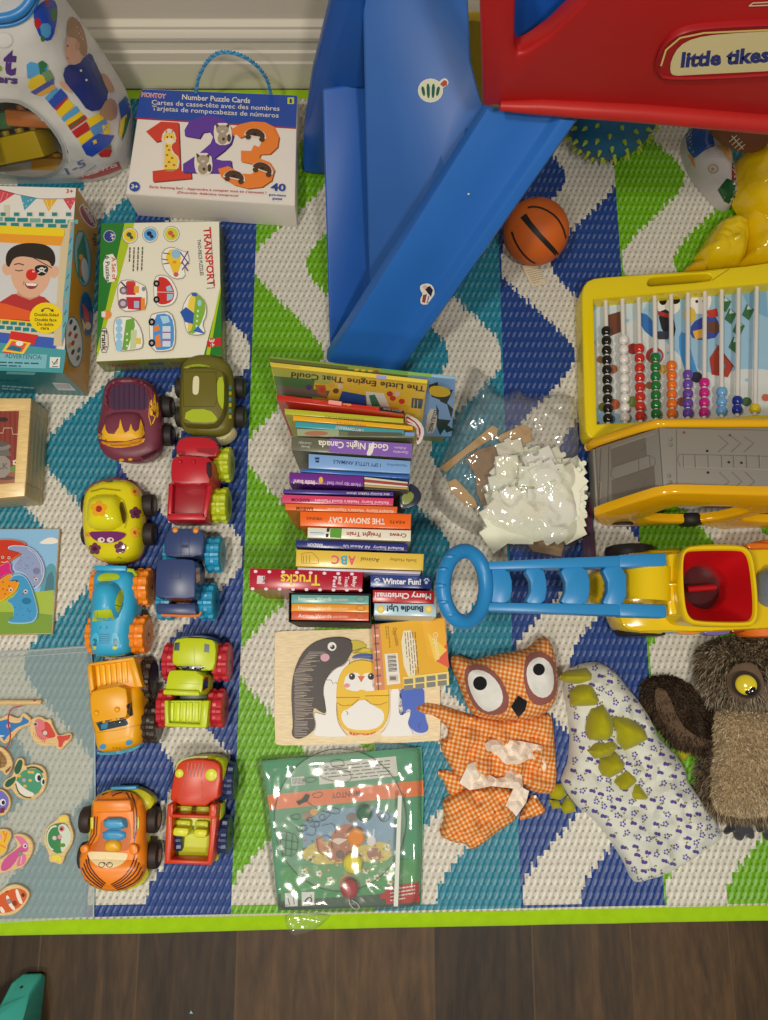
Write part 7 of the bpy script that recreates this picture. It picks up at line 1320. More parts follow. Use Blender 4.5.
# ================================================================= FLOWERED DINOSAUR PUPPET
DN = zoomed(540, 620, .2969)
def dino():
    t = thing('dinosaur_hand_puppet', 'white floral dinosaur hand puppet with olive green back spikes', 'hand puppet', P(640, 770)); z = RUGZ + .0004; wc = C(206, 206, 186)
    out = smooth(DN((178, 140), (215, 144), (262, 176), (312, 240), (352, 290), (378, 330), (402, 390), (440, 428), (470, 462), (496, 505), (502, 545), (562, 612), (612, 700), (622, 740), (545, 792), (440, 862), (342, 890), (318, 886), (290, 820), (242, 742), (200, 690), (165, 657), (140, 642), (100, 592), (74, 546), (86, 516), (102, 478), (106, 420), (108, 380), (98, 300), (84, 240), (90, 190), (122, 154)), 1)
    b = MB(); pillow(b, out, .036, 22, z, wc, 4, .020, .05, thick=.006, seed=21); b.build('body', 'cloth', t)
    hit = on_mesh(b); d = Draw(hit, 3, base=.0006); rr = random.Random(8); pts = []; vi, vb, gn = C(84, 70, 132), C(104, 104, 176), C(110, 112, 50); xs = [p[0] for p in out]; ys = [p[1] for p in out]
    for _ in range(5000):
        p = (rr.uniform(min(xs), max(xs)), rr.uniform(min(ys), max(ys)))
        if inside(*p, out) and edist(*p, out) > 2 and all((p[0] - q[0]) ** 2 + (p[1] - q[1]) ** 2 > 76 for q in pts): pts.append(p)
    for i, (x, y) in enumerate(pts):
        L0 = d.layer
        if i % 2:
            a = rr.uniform(0, 6.28); d.ell(x - 1.3, y, 2.2, 1.7, vi, math.degrees(a), 9); d.layer = L0; d.ell(x + 1.4, y + .7, 2.1, 1.6, vi, math.degrees(a) + 60, 9)
        else:
            for k in range(5): a = k * 1.257; d.layer = L0; d.ell(x + 2.2 * math.cos(a), y + 2.2 * math.sin(a), 1.05, 1.05, vb if k % 2 else vi, 0, 7)
        d.layer = L0; a = rr.uniform(0, 6.28); d.line([(x + 2.5 * math.cos(a), y + 2.5 * math.sin(a)), (x + 5 * math.cos(a + .3), y + 5 * math.sin(a + .3))], .6, gn); d.layer = L0; d.ell(x + 4.6 * math.cos(a + .5), y + 4.6 * math.sin(a + .5), 1, .6, gn, math.degrees(a), 7); d.layer = L0
    d.build('flower_print', 'cloth', t)
    ol = C(160, 154, 16)
    def spike(q, z0, T=.026, nm='back_spike', sd=0):
        m = MB(); pillow(m, DN(*q), T, 12, z0, ol, 2.2, .003, .1, thick=.007, seed=sd, power=.8); m.build(nm, 'cloth', t)
    for i, (q, z0) in enumerate(((((68, 192), (92, 172), (160, 161), (180, 180), (180, 212), (130, 218), (84, 208)), .03), (((106, 242), (130, 220), (176, 206), (207, 276), (190, 292), (108, 291)), .034), (((160, 370), (165, 335), (178, 300), (216, 283), (252, 340), (254, 392), (225, 417), (168, 402)), .04), (((245, 328), (300, 328), (352, 360), (373, 402), (340, 422), (290, 442), (258, 402), (248, 370)), .04), (((164, 442), (200, 408), (246, 398), (268, 430), (240, 463), (188, 470)), .04), (((203, 502), (208, 468), (256, 443), (292, 480), (286, 512), (240, 535), (212, 527)), .04), (((253, 548), (288, 493), (322, 520), (333, 546), (292, 583), (260, 583)), .036), (((298, 577), (330, 546), (375, 602), (360, 611), (313, 608)), .034))): spike(q, z0, sd=i)
    for i, (q, z0) in enumerate(((((33, 582), (50, 556), (76, 553), (92, 590), (70, 608), (38, 602)), .006), (((33, 608), (66, 610), (76, 634), (45, 638)), .006), (((73, 632), (95, 593), (117, 620), (124, 647), (84, 655)), .006), (((460, 434), (512, 437), (517, 450), (485, 482)), .006))): spike(q, z0, .012, 'claw', i + 30)
dino()
# ================================================================= BROWN OWL PLUSH
def fur(mb, name, n, length, cols, parent, wid=.0011, seed=1, lay=(0, -1, 0), zmin=None):
    rr = np.random.RandomState(seed); V = np.array(mb.V); tris = []
    for f in mb.Fc:
        for i in range(1, len(f) - 1): tris.append((f[0], f[i], f[i + 1]))
    T = np.array(tris); a, b, c = V[T[:, 0]], V[T[:, 1]], V[T[:, 2]]; nr = np.cross(b - a, c - a); ar = np.linalg.norm(nr, axis=1) + 1e-12; nr /= ar[:, None]; pr = ar * (nr[:, 2] > -.1); pr /= pr.sum()
    k = rr.choice(len(T), n, p=pr); u = rr.rand(n, 1); v = rr.rand(n, 1); fl = (u + v) > 1; u = np.where(fl, 1 - u, u); v = np.where(fl, 1 - v, v)
    p = a[k] + (b[k] - a[k]) * u + (c[k] - a[k]) * v; d = nr[k] + rr.normal(0, .42, (n, 3)) + np.array(lay) * .45; d /= np.linalg.norm(d, axis=1)[:, None]
    s = np.cross(d, rr.normal(0, 1, (n, 3))); s /= np.linalg.norm(s, axis=1)[:, None]; L = length * rr.uniform(.6, 1.15, (n, 1)); w = wid
    mid = p + d * L * .55 + s * 0; tip = p + d * L + np.array(lay) * L * .35
    P4 = np.stack([p - s * w, p + s * w, mid + s * w * .8, mid - s * w * .8, tip], 1).reshape(-1, 3); P4[:, 2] = np.maximum(P4[:, 2], RUGZ + .0005)
    m = MB(); m.V = [tuple(q) for q in P4]; cs = [cols[i] for i in rr.randint(0, len(cols) - 1, n)]; tipc = cols[-1]
    for i in range(n): o = i * 5; m.Fc += [[o, o + 1, o + 2, o + 3], [o + 3, o + 2, o + 4]]; m.K += [cs[i], tipc if rr.rand() < .45 else cs[i]]
    o = m.build(name, 'fur', parent, sharp=None); o['kind'] = 'stuff'; return o
def plush_owl():
    t = thing('owl_plush', 'fluffy brown owl plush toy with yellow eyes and a beige belly', 'soft toy', P(745, 745)); z = RUGZ + .0004; br = C(70, 52, 36); bg = C(176, 150, 108)
    b = MB(); pillow(b, smooth(DN((600, 300), (700, 285), (850, 285), (915, 330), (945, 480), (915, 640), (800, 672), (640, 655), (558, 645), (540, 570), (556, 460), (590, 400)), 2), .085, 44, z, br, 4.5, .004, .05, thick=.012, zs=.025, seed=3); b.build('body', 'fleece', t)
    fur(b, 'body_fur', 9000, .015, [C(98, 82, 60), C(76, 62, 46), C(124, 106, 80), C(150, 134, 106)], t, seed=2)
    y = MB(); pillow(y, smooth(DN((612, 325), (645, 302), (768, 294), (880, 300), (898, 420), (892, 620), (850, 655), (720, 664), (612, 652), (604, 560), (616, 440)), 1), .03, 20, .072, bg, 4, .003, .06, thick=.008, zs=.1, seed=7); y.build('belly', 'fleece', t)
    fur(y, 'belly_pile', 9000, .006, [C(186, 166, 128), C(168, 148, 112), C(200, 180, 142), C(152, 132, 98)], t, .0009, 5)
    h = MB(); pillow(h, smooth(DN((540, 140), (556, 90), (620, 76), (700, 66), (800, 66), (900, 90), (945, 180), (915, 280), (810, 305), (700, 306), (610, 300), (552, 270)), 2), .085, 38, z + .01, br, 4.5, .004, .05, thick=.02, zs=.03, seed=9); h.build('head', 'fleece', t)
    fur(h, 'head_fur', 12000, .016, [C(94, 80, 60), C(74, 62, 46), C(118, 102, 78), C(164, 150, 124)], t, seed=4)
    w = MB(); pillow(w, smooth(DN((350, 262), (356, 215), (380, 197), (432, 190), (485, 208), (535, 250), (600, 300), (632, 350), (626, 402), (585, 438), (520, 444), (462, 428), (432, 385), (390, 325)), 2), .03, 14, z, C(58, 44, 32), 3.5, .010, .06, thick=.008, seed=11); w.build('wing', 'fleece', t)
    fur(w, 'wing_fur', 3600, .009, [C(60, 46, 32), C(46, 34, 24), C(76, 58, 42), C(84, 68, 50)], t, seed=6)
    d = Draw(on_mesh(w), 3, base=.003); d.poly(smooth(DN((384, 240), (400, 226), (428, 240), (446, 285), (475, 350), (520, 390), (600, 412), (560, 434), (470, 424), (430, 378), (395, 320)), 1), C(92, 72, 52)); d.build('wing_lining', 'cloth', t)['label'] = 'plain brown felt wing lining'
    for q in (((640, 662), (690, 658), (716, 682), (727, 735), (712, 742), (692, 722), (684, 747), (664, 742), (660, 708), (632, 727), (626, 716), (648, 690)), ((742, 672), (790, 668), (815, 690), (826, 742), (810, 746), (792, 728), (780, 748), (764, 742), (760, 712), (738, 720))):
        m = MB(); pillow(m, smooth(DN(*q), 1), .012, 5, z, C(62, 62, 62), 2, thick=.008); m.build('foot', 'cloth', t)
    hit = on_mesh(h)
    for sx in (0, 1):
        X = lambda *q: DN(*[((x if not sx else 1520 - x), yy) for x, yy in q])
        d = Draw(hit, 3, base=.010); d.poly(smooth(X((626, 200), (640, 170), (668, 148), (705, 140), (742, 165), (762, 235), (745, 272), (692, 288), (640, 262)), 1), C(98, 78, 58)); d.build('eye_patch', 'cloth', t)
        c = hit(*X((694, 218))[0], .010)
        e = MB(); e.lathe([(.0205, -.004), (.0205, .002), (.018, .005), (.0165, .004)], c, (CAM - c), C(46, 36, 28), 30); e.build('eye_rim', 'cloth', t)
        e = MB(); n_ = (CAM - c).normalized(); Mr = n_.to_track_quat('Z', 'Y').to_matrix(); e.ball(c + n_ * .002, (.0155, .0155, .007), C(206, 186, 40), 24, 12, Mr); eo = e.build('eye', 'gloss', t); q = MB(); q.ball(c + n_ * .0072 + Vector((.004 if not sx else -.004, -.006, 0)), (.009, .009, .0028), C(14, 12, 12), 18, 10, Mr); q.build('pupil', 'gloss', eo)
    m = MB(); pillow(m, smooth(DN((744, 222), (760, 214), (780, 222), (786, 245), (770, 280), (756, 266)), 1), .014, 5, .095, C(215, 150, 30), 2, thick=.006, zs=.11); m.build('beak', 'cloth', t)
plush_owl()
# ================================================================= CLEAR BAG OF WOODEN PUZZLE PIECES
Tz = zoomed(430, 360, .2344)
def jig(w, h, rr):
    pts = [(-w, -h), (-w * .25, -h)]
    if rr.random() < .6: pts += [(-w * .3, -h * 1.3), (0, -h * 1.45), (w * .3, -h * 1.3)]
    else: pts += [(-w * .2, -h * .7), (0, -h * .6), (w * .2, -h * .7)]
    pts += [(w * .25, -h), (w, -h), (w, -h * .25)]
    if rr.random() < .6: pts += [(w * 1.28, -h * .25), (w * 1.4, 0), (w * 1.28, h * .25)]
    pts += [(w, h * .25), (w, h), (-w, h)]; return pts
def pieces():
    rr = random.Random(17); placed = []; g = 'loose wooden puzzle pieces inside the clear bag'
    lab = 'blank cream puzzle piece heaped with the others inside the clear zip bag'
    def put(x, y, ang, w, h, col, nm, lb, shape=None, th=.0032, gr=g):
        ca, sa = math.cos(ang), math.sin(ang); poly = [Tz((x + px_ * ca - py_ * sa, y + px_ * sa + py_ * ca))[0] for px_, py_ in (shape or jig(w, h, rr))]
        r = max(w, h); zb = max([RUGZ + .003] + [z1 + .0003 for (x2, y2, r2, z1) in placed if (x - x2) ** 2 + (y - y2) ** 2 < ((r + r2) * .62) ** 2]); zb = min(zb, .044) + len(placed) * .00009
        m = MB(); block(m, poly, zb + th, zb, col, .0006, 0, 1); placed.append((x, y, r, zb + th)); tag(m.build(nm, 'card', sharp=30), lb, 'puzzle piece', gr)
    for q, lb in ((((40, 458), (150, 375), (265, 278), (292, 292), (285, 322), (160, 400), (70, 478)), 'long tan wooden piece at the left of the clear bag'), (((290, 335), (300, 318), (395, 275), (430, 290), (436, 345), (330, 380)), 'tan wooden piece at the top of the bag, above the cream pieces'), (((150, 420), (210, 380), (290, 360), (310, 430), (260, 510), (200, 500)), 'brown wooden piece behind the folded cream one'), (((75, 520), (110, 505), (190, 590), (210, 640), (150, 615), (90, 560)), 'slim tan wooden piece at the lower left of the bag'), (((195, 500), (250, 500), (285, 560), (300, 640), (240, 650), (200, 570)), 'brown wooden piece left of the cream heap'), (((400, 765), (470, 745), (580, 760), (560, 838), (440, 815)), 'tan wooden piece at the bottom edge of the bag')):
        cx = sum(p[0] for p in q) / len(q); cy = sum(p[1] for p in q) / len(q); put(cx, cy, 0, 60, 60, C(190, 150, 92) if 'tan' in lb else C(140, 106, 66), 'puzzle_piece', lb, [(x - cx, y - cy) for x, y in q], gr='tan and brown wooden pieces in the clear bag')
    for gy in range(8):
        for gx in range(8):
            x, y = 292 + gx * 45, 425 + gy * 43
            if inside(x, y, [(300, 470), (345, 430), (480, 395), (600, 440), (632, 520), (628, 700), (600, 742), (400, 750), (285, 735), (280, 600)]): put(x, y, rr.uniform(-.2, .2) - .35, 50, 44, C(226, 226, 194), 'puzzle_piece', lab)
    spots = [(330, 470), (400, 440), (480, 425), (545, 460), (595, 490), (610, 560), (600, 630), (595, 700), (540, 720), (470, 725), (395, 730), (330, 715), (295, 665), (310, 590), (320, 530), (385, 520), (450, 500), (520, 530), (550, 590), (540, 655), (480, 660), (410, 660), (360, 610), (430, 580), (490, 590), (440, 470), (505, 480), (565, 540), (370, 665), (520, 620), (300, 740), (350, 760), (440, 640), (470, 545), (330, 620), (290, 520), (345, 455), (420, 690), (590, 590), (500, 690), (560, 670), (395, 575), (620, 520), (545, 500)]
    for i, (x, y) in enumerate(spots[::2]): put(x - 12 + rr.uniform(-8, 8), y + rr.uniform(-8, 8), rr.uniform(-.5, .5) - .35, rr.uniform(48, 66), rr.uniform(40, 56), C(*[v + rr.randint(-8, 4) for v in (236, 236, 204)]), 'puzzle_piece', lab)
    put(340, 375, -.25, 55, 30, C(222, 216, 186), 'puzzle_piece', 'cream puzzle piece at the upper left of the heap, beside the brown ones')
    t = thing('zip_bag', 'clear crinkled zip bag holding the wooden puzzle pieces, between books and abacus', 'bag', P(515, 470))
    out = smooth(Tz((185, 15), (215, 40), (255, 85), (300, 155), (345, 130), (385, 122), (415, 158), (470, 150), (605, 135), (625, 200), (645, 400), (650, 560), (652, 700), (645, 780), (570, 845), (480, 832), (330, 795), (230, 755), (100, 690), (22, 610), (5, 565), (30, 470), (72, 350), (128, 200), (150, 90)), 1)
    m = MB(); m2 = MB(); pillow(m, out, .056, 24, RUGZ + .0005, WHITE, 3.2, .012, .045, thick=.002, seed=5); 
    top = MB(); n = len(m.V) // 2
    fs = [f for f in m.Fc if all(k < n for k in f)]; top.V = m.V[:n]; top.Fc = fs; top.K = [WHITE] * len(fs); top.build('film', 'bag_film', t, sharp=180)
    s = MB(); q = [P(u, v, RUGZ + .012) for u, v in Tz((655, 600), (692, 600), (706, 850), (650, 850))]; s.hexa([p - Vector((0, 0, .001)) for p in q], q, C(58, 50, 62), 0); s.build('zip_strip', 'plastic', t)['label'] = 'dark purple zip strip along the bag mouth'
    s = MB()
    for x in (664, 684): s.tube([P(u, v, RUGZ + .0128) for u, v in Tz((x, 602), (x + 8, 848))], .0011, C(110, 34, 70), 6)
    s.build('zip_ridges', 'plastic', t)
pieces()
# ================================================================= FISHING GAME POUCH
def pouch():
    Z = zoomed(240, 730, .2734); zc = .0125
    t = thing('game_card', 'green and orange printed game card of forest animals inside the clear pouch', 'card', P(345, 830)); q = Z((80, 112), (664, 62), (672, 240), (662, 642), (140, 660), (110, 330)); m = MB(); slab(m, q, RUGZ + .003, zc, C(60, 140, 100), .0006); m.build('card', 'card', t)
    d = Draw(on_z(zc)); gr = C(64, 142, 98); d.poly(q, gr); d.poly(Z((100, 238), (670, 184), (672, 240), (108, 292)), C(222, 110, 46)); d.poly(Z((140, 600), (662, 560), (660, 642), (140, 660)), C(60, 84, 66)); d.poly(Z((150, 560), (420, 520), (660, 500), (660, 590), (150, 625)), C(70, 140, 86))
    d.poly(Z((288, 122), (570, 96), (578, 168), (290, 200)), C(206, 204, 186)); d.poly(Z((186, 174), (234, 169), (238, 200), (188, 205)), C(206, 204, 186))
    for k in range(9): d.line(Z((192 + k * 5, 175), (194 + k * 5, 199)), .6, C(60, 60, 60))
    d.lines_of_text(*Z((548, 112), (310, 136)), .9, C(80, 84, 80), 5, 3.4); d.text('MONTOY', Z((438, 221))[0], Z((334, 231))[0], 5.5, C(140, 36, 40), .02)
    d.poly(smooth(Z((230, 300), (560, 270), (572, 420), (560, 470), (230, 470)), 1), C(110, 150, 170)); d.poly(smooth(Z((220, 440), (300, 400), (420, 430), (540, 400), (560, 480), (420, 510), (250, 490)), 1), C(200, 180, 70)); d.poly(Z((150, 500), (660, 470), (660, 560), (150, 590)), C(76, 146, 84))
    fx = C(170, 96, 60); d.poly(smooth(Z((320, 420), (340, 370), (380, 340), (420, 350), (420, 400), (400, 460), (350, 490), (315, 470)), 1), fx); d.poly(smooth(Z((270, 420), (285, 380), (310, 400), (320, 440), (290, 450)), 1), C(190, 120, 80)); d.poly(Z((325, 400), (360, 395), (395, 400), (360, 420)), C(220, 205, 185)); d.ell(*Z((366, 455))[0], 4.2, 4.4, C(90, 60, 46)); d.ell(*Z((410, 320))[0], 6, 5, C(110, 90, 80)); d.poly(smooth(Z((462, 460), (468, 430), (512, 432), (520, 470), (490, 486)), 1), C(150, 90, 70)); d.ell(*Z((480, 405))[0], 4.4, 5.4, C(216, 212, 205)); d.line(Z((470, 390), (466, 365)), 1.4, C(216, 212, 205)); d.line(Z((488, 390), (490, 362)), 1.4, C(216, 212, 205)); d.ell(*Z((270, 300))[0], 4, 3.4, C(206, 150, 70)); d.ell(*Z((245, 315))[0], 5, 4, C(150, 110, 90)); d.poly(smooth(Z((360, 545), (400, 520), (430, 560), (420, 620), (370, 600)), 1), C(190, 120, 60))
    rr = random.Random(4)
    for x, y in ((235, 518), (290, 525), (330, 548), (460, 515), (500, 540), (535, 525), (550, 555), (470, 555), (260, 470), (440, 460), (540, 430)): 
        for a in range(5): d.ell(Z((x, y))[0][0] + 2.2 * math.cos(a * 1.257), Z((x, y))[0][1] + 2.2 * math.sin(a * 1.257), 1.3, 1.3, C(222, 220, 196) if a else C(206, 170, 70)); d.layer -= 1
    for k in range(60): d.ell(*Z((rr.uniform(230, 560), rr.uniform(400, 520)))[0], rr.uniform(.8, 2.2), rr.uniform(.6, 1.6), rr.choice([C(190, 170, 60), C(120, 150, 80), C(170, 110, 70), C(206, 190, 110)])); d.layer -= 1
    d.layer += 1
    for x, y in ((164, 596), (225, 593)): d.poly(Z((x, y), (x + 47, y - 2), (x + 47, y + 48), (x + 1, y + 51)), C(210, 210, 198))
    d.line(Z((175, 612), (182, 640)), .8, C(60, 60, 56)); d.line(Z((196, 610), (198, 638)), .8, C(60, 60, 56)); d.line(smooth(Z((236, 632), (242, 620), (256, 610), (264, 622), (252, 636)), 1, False), 1.6, C(70, 70, 66)); d.line(Z((258, 602), (262, 610)), .8, C(70, 70, 66))
    d.poly(Z((512, 602), (530, 598), (530, 576), (655, 556), (657, 628), (535, 638), (534, 618), (514, 616)), C(178, 36, 46)); d.lines_of_text(*Z((550, 584), (640, 570)), 1.4, WHITE, 4, 3.6)
    d.build('printed_face', 'card', t)
    # line drawings printed on a clear disc in front of the card
    tr = thing('clear_disc', 'round clear sheet with thin black line drawings, in front of the green card', 'disc', P(*Z((365, 330))[0])); zz = zc + .0045; ln = C(40, 50, 44); r0 = 66
    c0 = Z((366, 330))[0]; m = MB(); ring = [P(c0[0] + r0 * math.cos(a), c0[1] + r0 * 1.08 * math.sin(a), zz) for a in [2 * math.pi * k / 64 for k in range(64)]]; m.loft([[p - Vector((0, 0, .001)) for p in ring], ring], WHITE); m.build('sheet', 'clear_film', tr, sharp=30)
    d = Draw(on_z(zz)); circ = [(c0[0] + r0 * math.cos(a), c0[1] + r0 * 1.08 * math.sin(a)) for a in [2 * math.pi * k / 64 for k in range(65)]]; d.line(circ, .7, ln)
    for q in (((290, 150), (330, 140), (360, 145), (400, 150), (410, 180), (380, 195), (330, 185), (295, 175), (290, 150)), ((330, 115), (360, 105), (385, 120), (370, 140), (335, 135), (330, 115)), ((230, 185), (260, 170), (285, 180), (260, 195), (230, 185)), ((265, 235), (300, 225), (300, 245), (270, 250), (265, 235)), ((150, 370), (215, 385), (205, 465), (145, 455), (150, 370)), ((170, 375), (165, 460)), ((192, 380), (186, 462)), ((148, 400), (212, 412)), ((146, 430), (208, 440)), ((185, 315), (215, 305), (222, 325), (195, 330), (185, 315)), ((205, 355), (240, 345), (250, 365), (215, 375), (205, 355)), ((240, 260), (300, 300), (340, 300), (300, 340), (240, 330)), ((310, 280), (370, 290), (360, 310), (310, 300)), ((500, 310), (540, 300), (550, 325), (520, 340), (500, 310)), ((280, 400), (330, 380), (340, 450), (290, 460), (280, 400)), ((300, 350), (345, 340), (350, 380)), ((255, 350), (280, 360), (270, 390), (240, 380))): d.line(smooth(Z(*q), 1, False), .5, ln)
    for x, y in ((255, 330), (300, 320), (230, 360), (280, 345), (520, 320)): d.line([(Z((x, y))[0][0] + 3 * math.cos(a), Z((x, y))[0][1] + 3 * math.sin(a)) for a in [k * .9 for k in range(8)]], .5, ln)
    d.poly(Z((205, 262), (225, 255), (240, 235), (255, 240), (246, 262), (228, 268), (215, 276)), C(60, 66, 56)); d.build('line_drawing', 'card', tr)
    for x, y, rx, ry, c, lab in ((455, 303, 25, 29, C(26, 100, 66), 'dark green plastic bead at the top of the column of beads in the pouch'), (425, 390, 29, 33, C(226, 140, 40), 'orange plastic bead, second from the top in the pouch'), (413, 484, 29, 36, C(216, 200, 36), 'yellow plastic bead between the orange and red ones in the pouch'), (401, 577, 28, 34, C(160, 26, 44), 'dark red plastic bead, lowest of the column of beads in the pouch')):
        p = P(*Z((x, y))[0], zz + .002); r = (rx + ry) / 2 * .2734 * .00166; m = MB(); m.lathe([(r * .8, 0), (r, .002), (r, .006), (r * .85, .009), (r * .75, .0095), (r * .7, .0082), (r * .1, .0082)], p, (0, 0, 1), c, 28); tag(m.build('toy_bead', 'gloss'), lab, 'bead', 'coloured beads in the clear pouch')
    m = MB(); m.tube([P(u, v, zz + .003) for u, v in smooth(Z((398, 618), (402, 640), (420, 656), (438, 654), (432, 636), (408, 622)), 1, False)], .0008, C(190, 180, 170), 6); tag(m.build('hook', 'plastic'), 'small pale wire hook below the dark red bead', 'hook')
    s = thing('clear_pouch', 'crinkly clear plastic pouch around the green game card, overhanging the rug edge', 'bag', P(345, 835)); m = MB()
    out = smooth(Z((52, 125), (64, 100), (125, 92), (330, 72), (470, 60), (480, 40), (560, 45), (640, 60), (668, 70), (668, 400), (664, 652), (560, 664), (420, 672), (330, 672), (138, 668), (112, 600), (92, 400), (72, 220)), 1); pillow(m, out, .026, 10, RUGZ + .0004, WHITE, 3.2, .0045, .034, thick=.002, seed=14); n = len(m.V) // 2
    top = MB(); top.V = m.V[:n]; top.Fc = [f for f in m.Fc if all(k < n for k in f)]; top.K = [WHITE] * len(top.Fc); top.build('film', 'pouch_film', s, sharp=180)
    m = MB(); pillow(m, smooth(Z((160, 668), (330, 674), (322, 694), (286, 726), (240, 742), (190, 757), (168, 722)), 1), .006, 6, RUGZ + .0008, WHITE, 3, .006, .08, thick=.002, seed=3); n = len(m.V) // 2; top = MB(); top.V = m.V[:n]; top.Fc = [f for f in m.Fc if all(k < n for k in f)]; top.K = [WHITE] * len(top.Fc); top.build('flap', 'pouch_film', s, sharp=180)
    m = MB(); q = [P(u, v, .036) for u, v in Z((578, 240), (592, 240), (578, 645), (562, 645))]; m.hexa([p - Vector((0, 0, .0008)) for p in q], q, C(196, 200, 180), 0); m.build('seam_strip', 'plastic', s)['label'] = 'milky white seam strip'
pouch()
# ================================================================= PLASTIC SHEET WITH FISHING GAME PIECES
def fishes():
    t = thing('plastic_sleeve', 'large milky plastic sleeve lying flat on the rug under the wooden fish', 'plastic sleeve', P(30, 790)); m = MB(); out = [(-60, 655), (20, 650), (90, 645), (94, 700), (95, 800), (93, 917), (20, 922), (-60, 926)]
    zt = RUGZ + .004; vs_, fs_, _b = mesh2d(out, 8); m.add([P(x, y, zt) for x, y in vs_], [tuple(f) for f in fs_], WHITE); m.build('film', 'frosted_film', t, sharp=30)
    e = MB(); e.tube([P(u, v, zt) for u, v in ((-60, 656.5), (20, 651.5), (91, 646.5))], .0011, C(170, 178, 172), 6); e.tube([P(u, v, zt) for u, v in ((-60, 661.5), (20, 656.5), (91, 651.5))], .0009, C(165, 172, 166), 6); e.build('hem', 'plastic', t)
    e = MB(); e.tube([P(u, v, zt) for u, v in ((91, 646.5), (94.5, 700), (95.2, 800), (93.5, 917))], .0011, C(150, 172, 176), 6); e.build('side_seam', 'plastic', t)
    Q1 = zoomed(0, 690, .1302); Q2 = zoomed(0, 790, .1372); zb = zt + .0006; zf = zb + .006; wd = C(214, 180, 120); g = 'painted wooden fishing game sea creatures on the plastic sleeve'
    def fish(Zf, pts, lab, nm='wooden_fish'):
        m = MB(); pl = smooth(Zf(*pts), 2); c = (sum(p[0] for p in pl) / len(pl), sum(p[1] for p in pl) / len(pl)); block(m, pl, zf, zb, wd, .0008, 0, 1); o = m.build(nm, 'wood', sharp=35); tag(o, lab, 'toy fish', g); return o, Draw(on_z(zf))
    def mag(d, Zf, x, y, c=C(170, 165, 155), r=2.6): d.ell(*Zf((x, y))[0], r, r, C(120, 110, 100)); d.ell(*Zf((x, y))[0], r * .8, r * .8, c)
    o, d = fish(Q1, ((-120, 260), (-60, 235), (0, 222), (58, 186), (92, 202), (150, 222), (172, 172), (200, 182), (248, 232), (236, 270), (182, 284), (135, 312), (95, 372), (42, 416), (12, 402), (-10, 375), (-120, 360)), 'blue wooden dolphin below the wooden rod', 'wooden_dolphin'); bl = C(44, 112, 170)
    d.poly(smooth(Q1((-110, 260), (0, 238), (70, 220), (65, 245), (120, 258), (165, 246), (176, 196), (190, 215), (230, 240), (200, 262), (130, 285), (60, 350), (30, 398), (14, 360), (-110, 345)), 1), bl); d.poly(Q1((0, 345), (20, 348), (40, 352), (0, 366)), C(190, 200, 205)); mag(d, Q1, 64, 276, C(186, 160, 160)); d.build('painted_face', 'paper', o)
    o, d = fish(Q1, ((230, 250), (250, 212), (315, 200), (352, 232), (390, 216), (398, 262), (432, 330), (446, 352), (500, 338), (542, 326), (555, 360), (530, 395), (492, 435), (468, 464), (432, 454), (428, 424), (380, 434), (320, 434), (258, 398), (226, 325)), 'red and pink wooden fish, rightmost in the upper row'); rd = C(196, 60, 44)
    d.poly(smooth(Q1((262, 236), (300, 216), (345, 250), (375, 262), (410, 320), (430, 360), (380, 372), (330, 385), (290, 360), (270, 310)), 1), C(206, 110, 110)); d.poly(smooth(Q1((335, 240), (375, 250), (408, 310), (432, 356), (390, 372), (340, 355), (310, 310), (350, 300)), 1), rd); d.poly(smooth(Q1((430, 352), (500, 352), (545, 338), (535, 378), (490, 392), (475, 440), (448, 440), (450, 390)), 1), rd); d.ell(*Q1((272, 262))[0], 2.4, 2.2, C(190, 170, 150)); d.ell(*Q1((273, 263))[0], 1.3, 1.3, C(40, 30, 30)); mag(d, Q1, 346, 330, C(206, 190, 170))
    for k in range(7): d.line(Q1((262 + k * 14, 330 + k * 8), (256 + k * 14, 345 + k * 10)), .5, rd)
    d.build('painted_face', 'paper', o)
    o, d = fish(Q1, ((-80, 440), (0, 428), (62, 478), (92, 540), (98, 582), (62, 655), (34, 655), (18, 618), (-80, 612)), 'brown wooden turtle cut off by the left edge', 'wooden_turtle'); d.poly(smooth(Q1((-60, 470), (0, 460), (44, 510), (56, 560), (30, 600), (-60, 600)), 1), C(150, 110, 60)); d.line(Q1((0, 480), (40, 540)), .6, C(90, 60, 36)); d.line(Q1((0, 560), (50, 560)), .6, C(90, 60, 36)); d.line(Q1((10, 500), (0, 600)), .6, C(90, 60, 36)); d.poly(Q1((40, 620), (90, 580), (70, 620), (46, 640)), C(120, 80, 46)); d.build('painted_face', 'paper', o)
    o, d = fish(Q1, ((15, 742), (35, 690), (98, 660), (108, 590), (126, 530), (162, 516), (188, 542), (184, 590), (240, 568), (312, 578), (350, 620), (360, 685), (342, 765), (300, 820), (230, 845), (150, 835), (106, 792), (90, 752), (50, 770)), 'green wooden fish with large cartoon eyes and leaf-shaped tail'); dg = C(28, 84, 56)
    d.poly(smooth(Q1((120, 650), (105, 610), (130, 560), (150, 530), (176, 545), (168, 590), (150, 640)), 1), dg); d.poly(smooth(Q1((32, 740), (50, 695), (90, 675), (122, 660), (118, 700), (70, 750)), 1), dg); d.poly(smooth(Q1((122, 690), (160, 630), (230, 600), (310, 615), (335, 680), (310, 780), (250, 815), (170, 790), (130, 740)), 1), C(66, 140, 104)); d.poly(smooth(Q1((122, 690), (150, 720), (200, 765), (275, 800), (230, 822), (160, 800), (128, 745)), 1), C(214, 208, 188)); d.line(smooth(Q1((120, 720), (140, 790), (190, 825), (240, 828)), 1, False), 1.2, dg); d.line(smooth(Q1((205, 602), (250, 590), (300, 605), (330, 635)), 1, False), 1.8, dg)
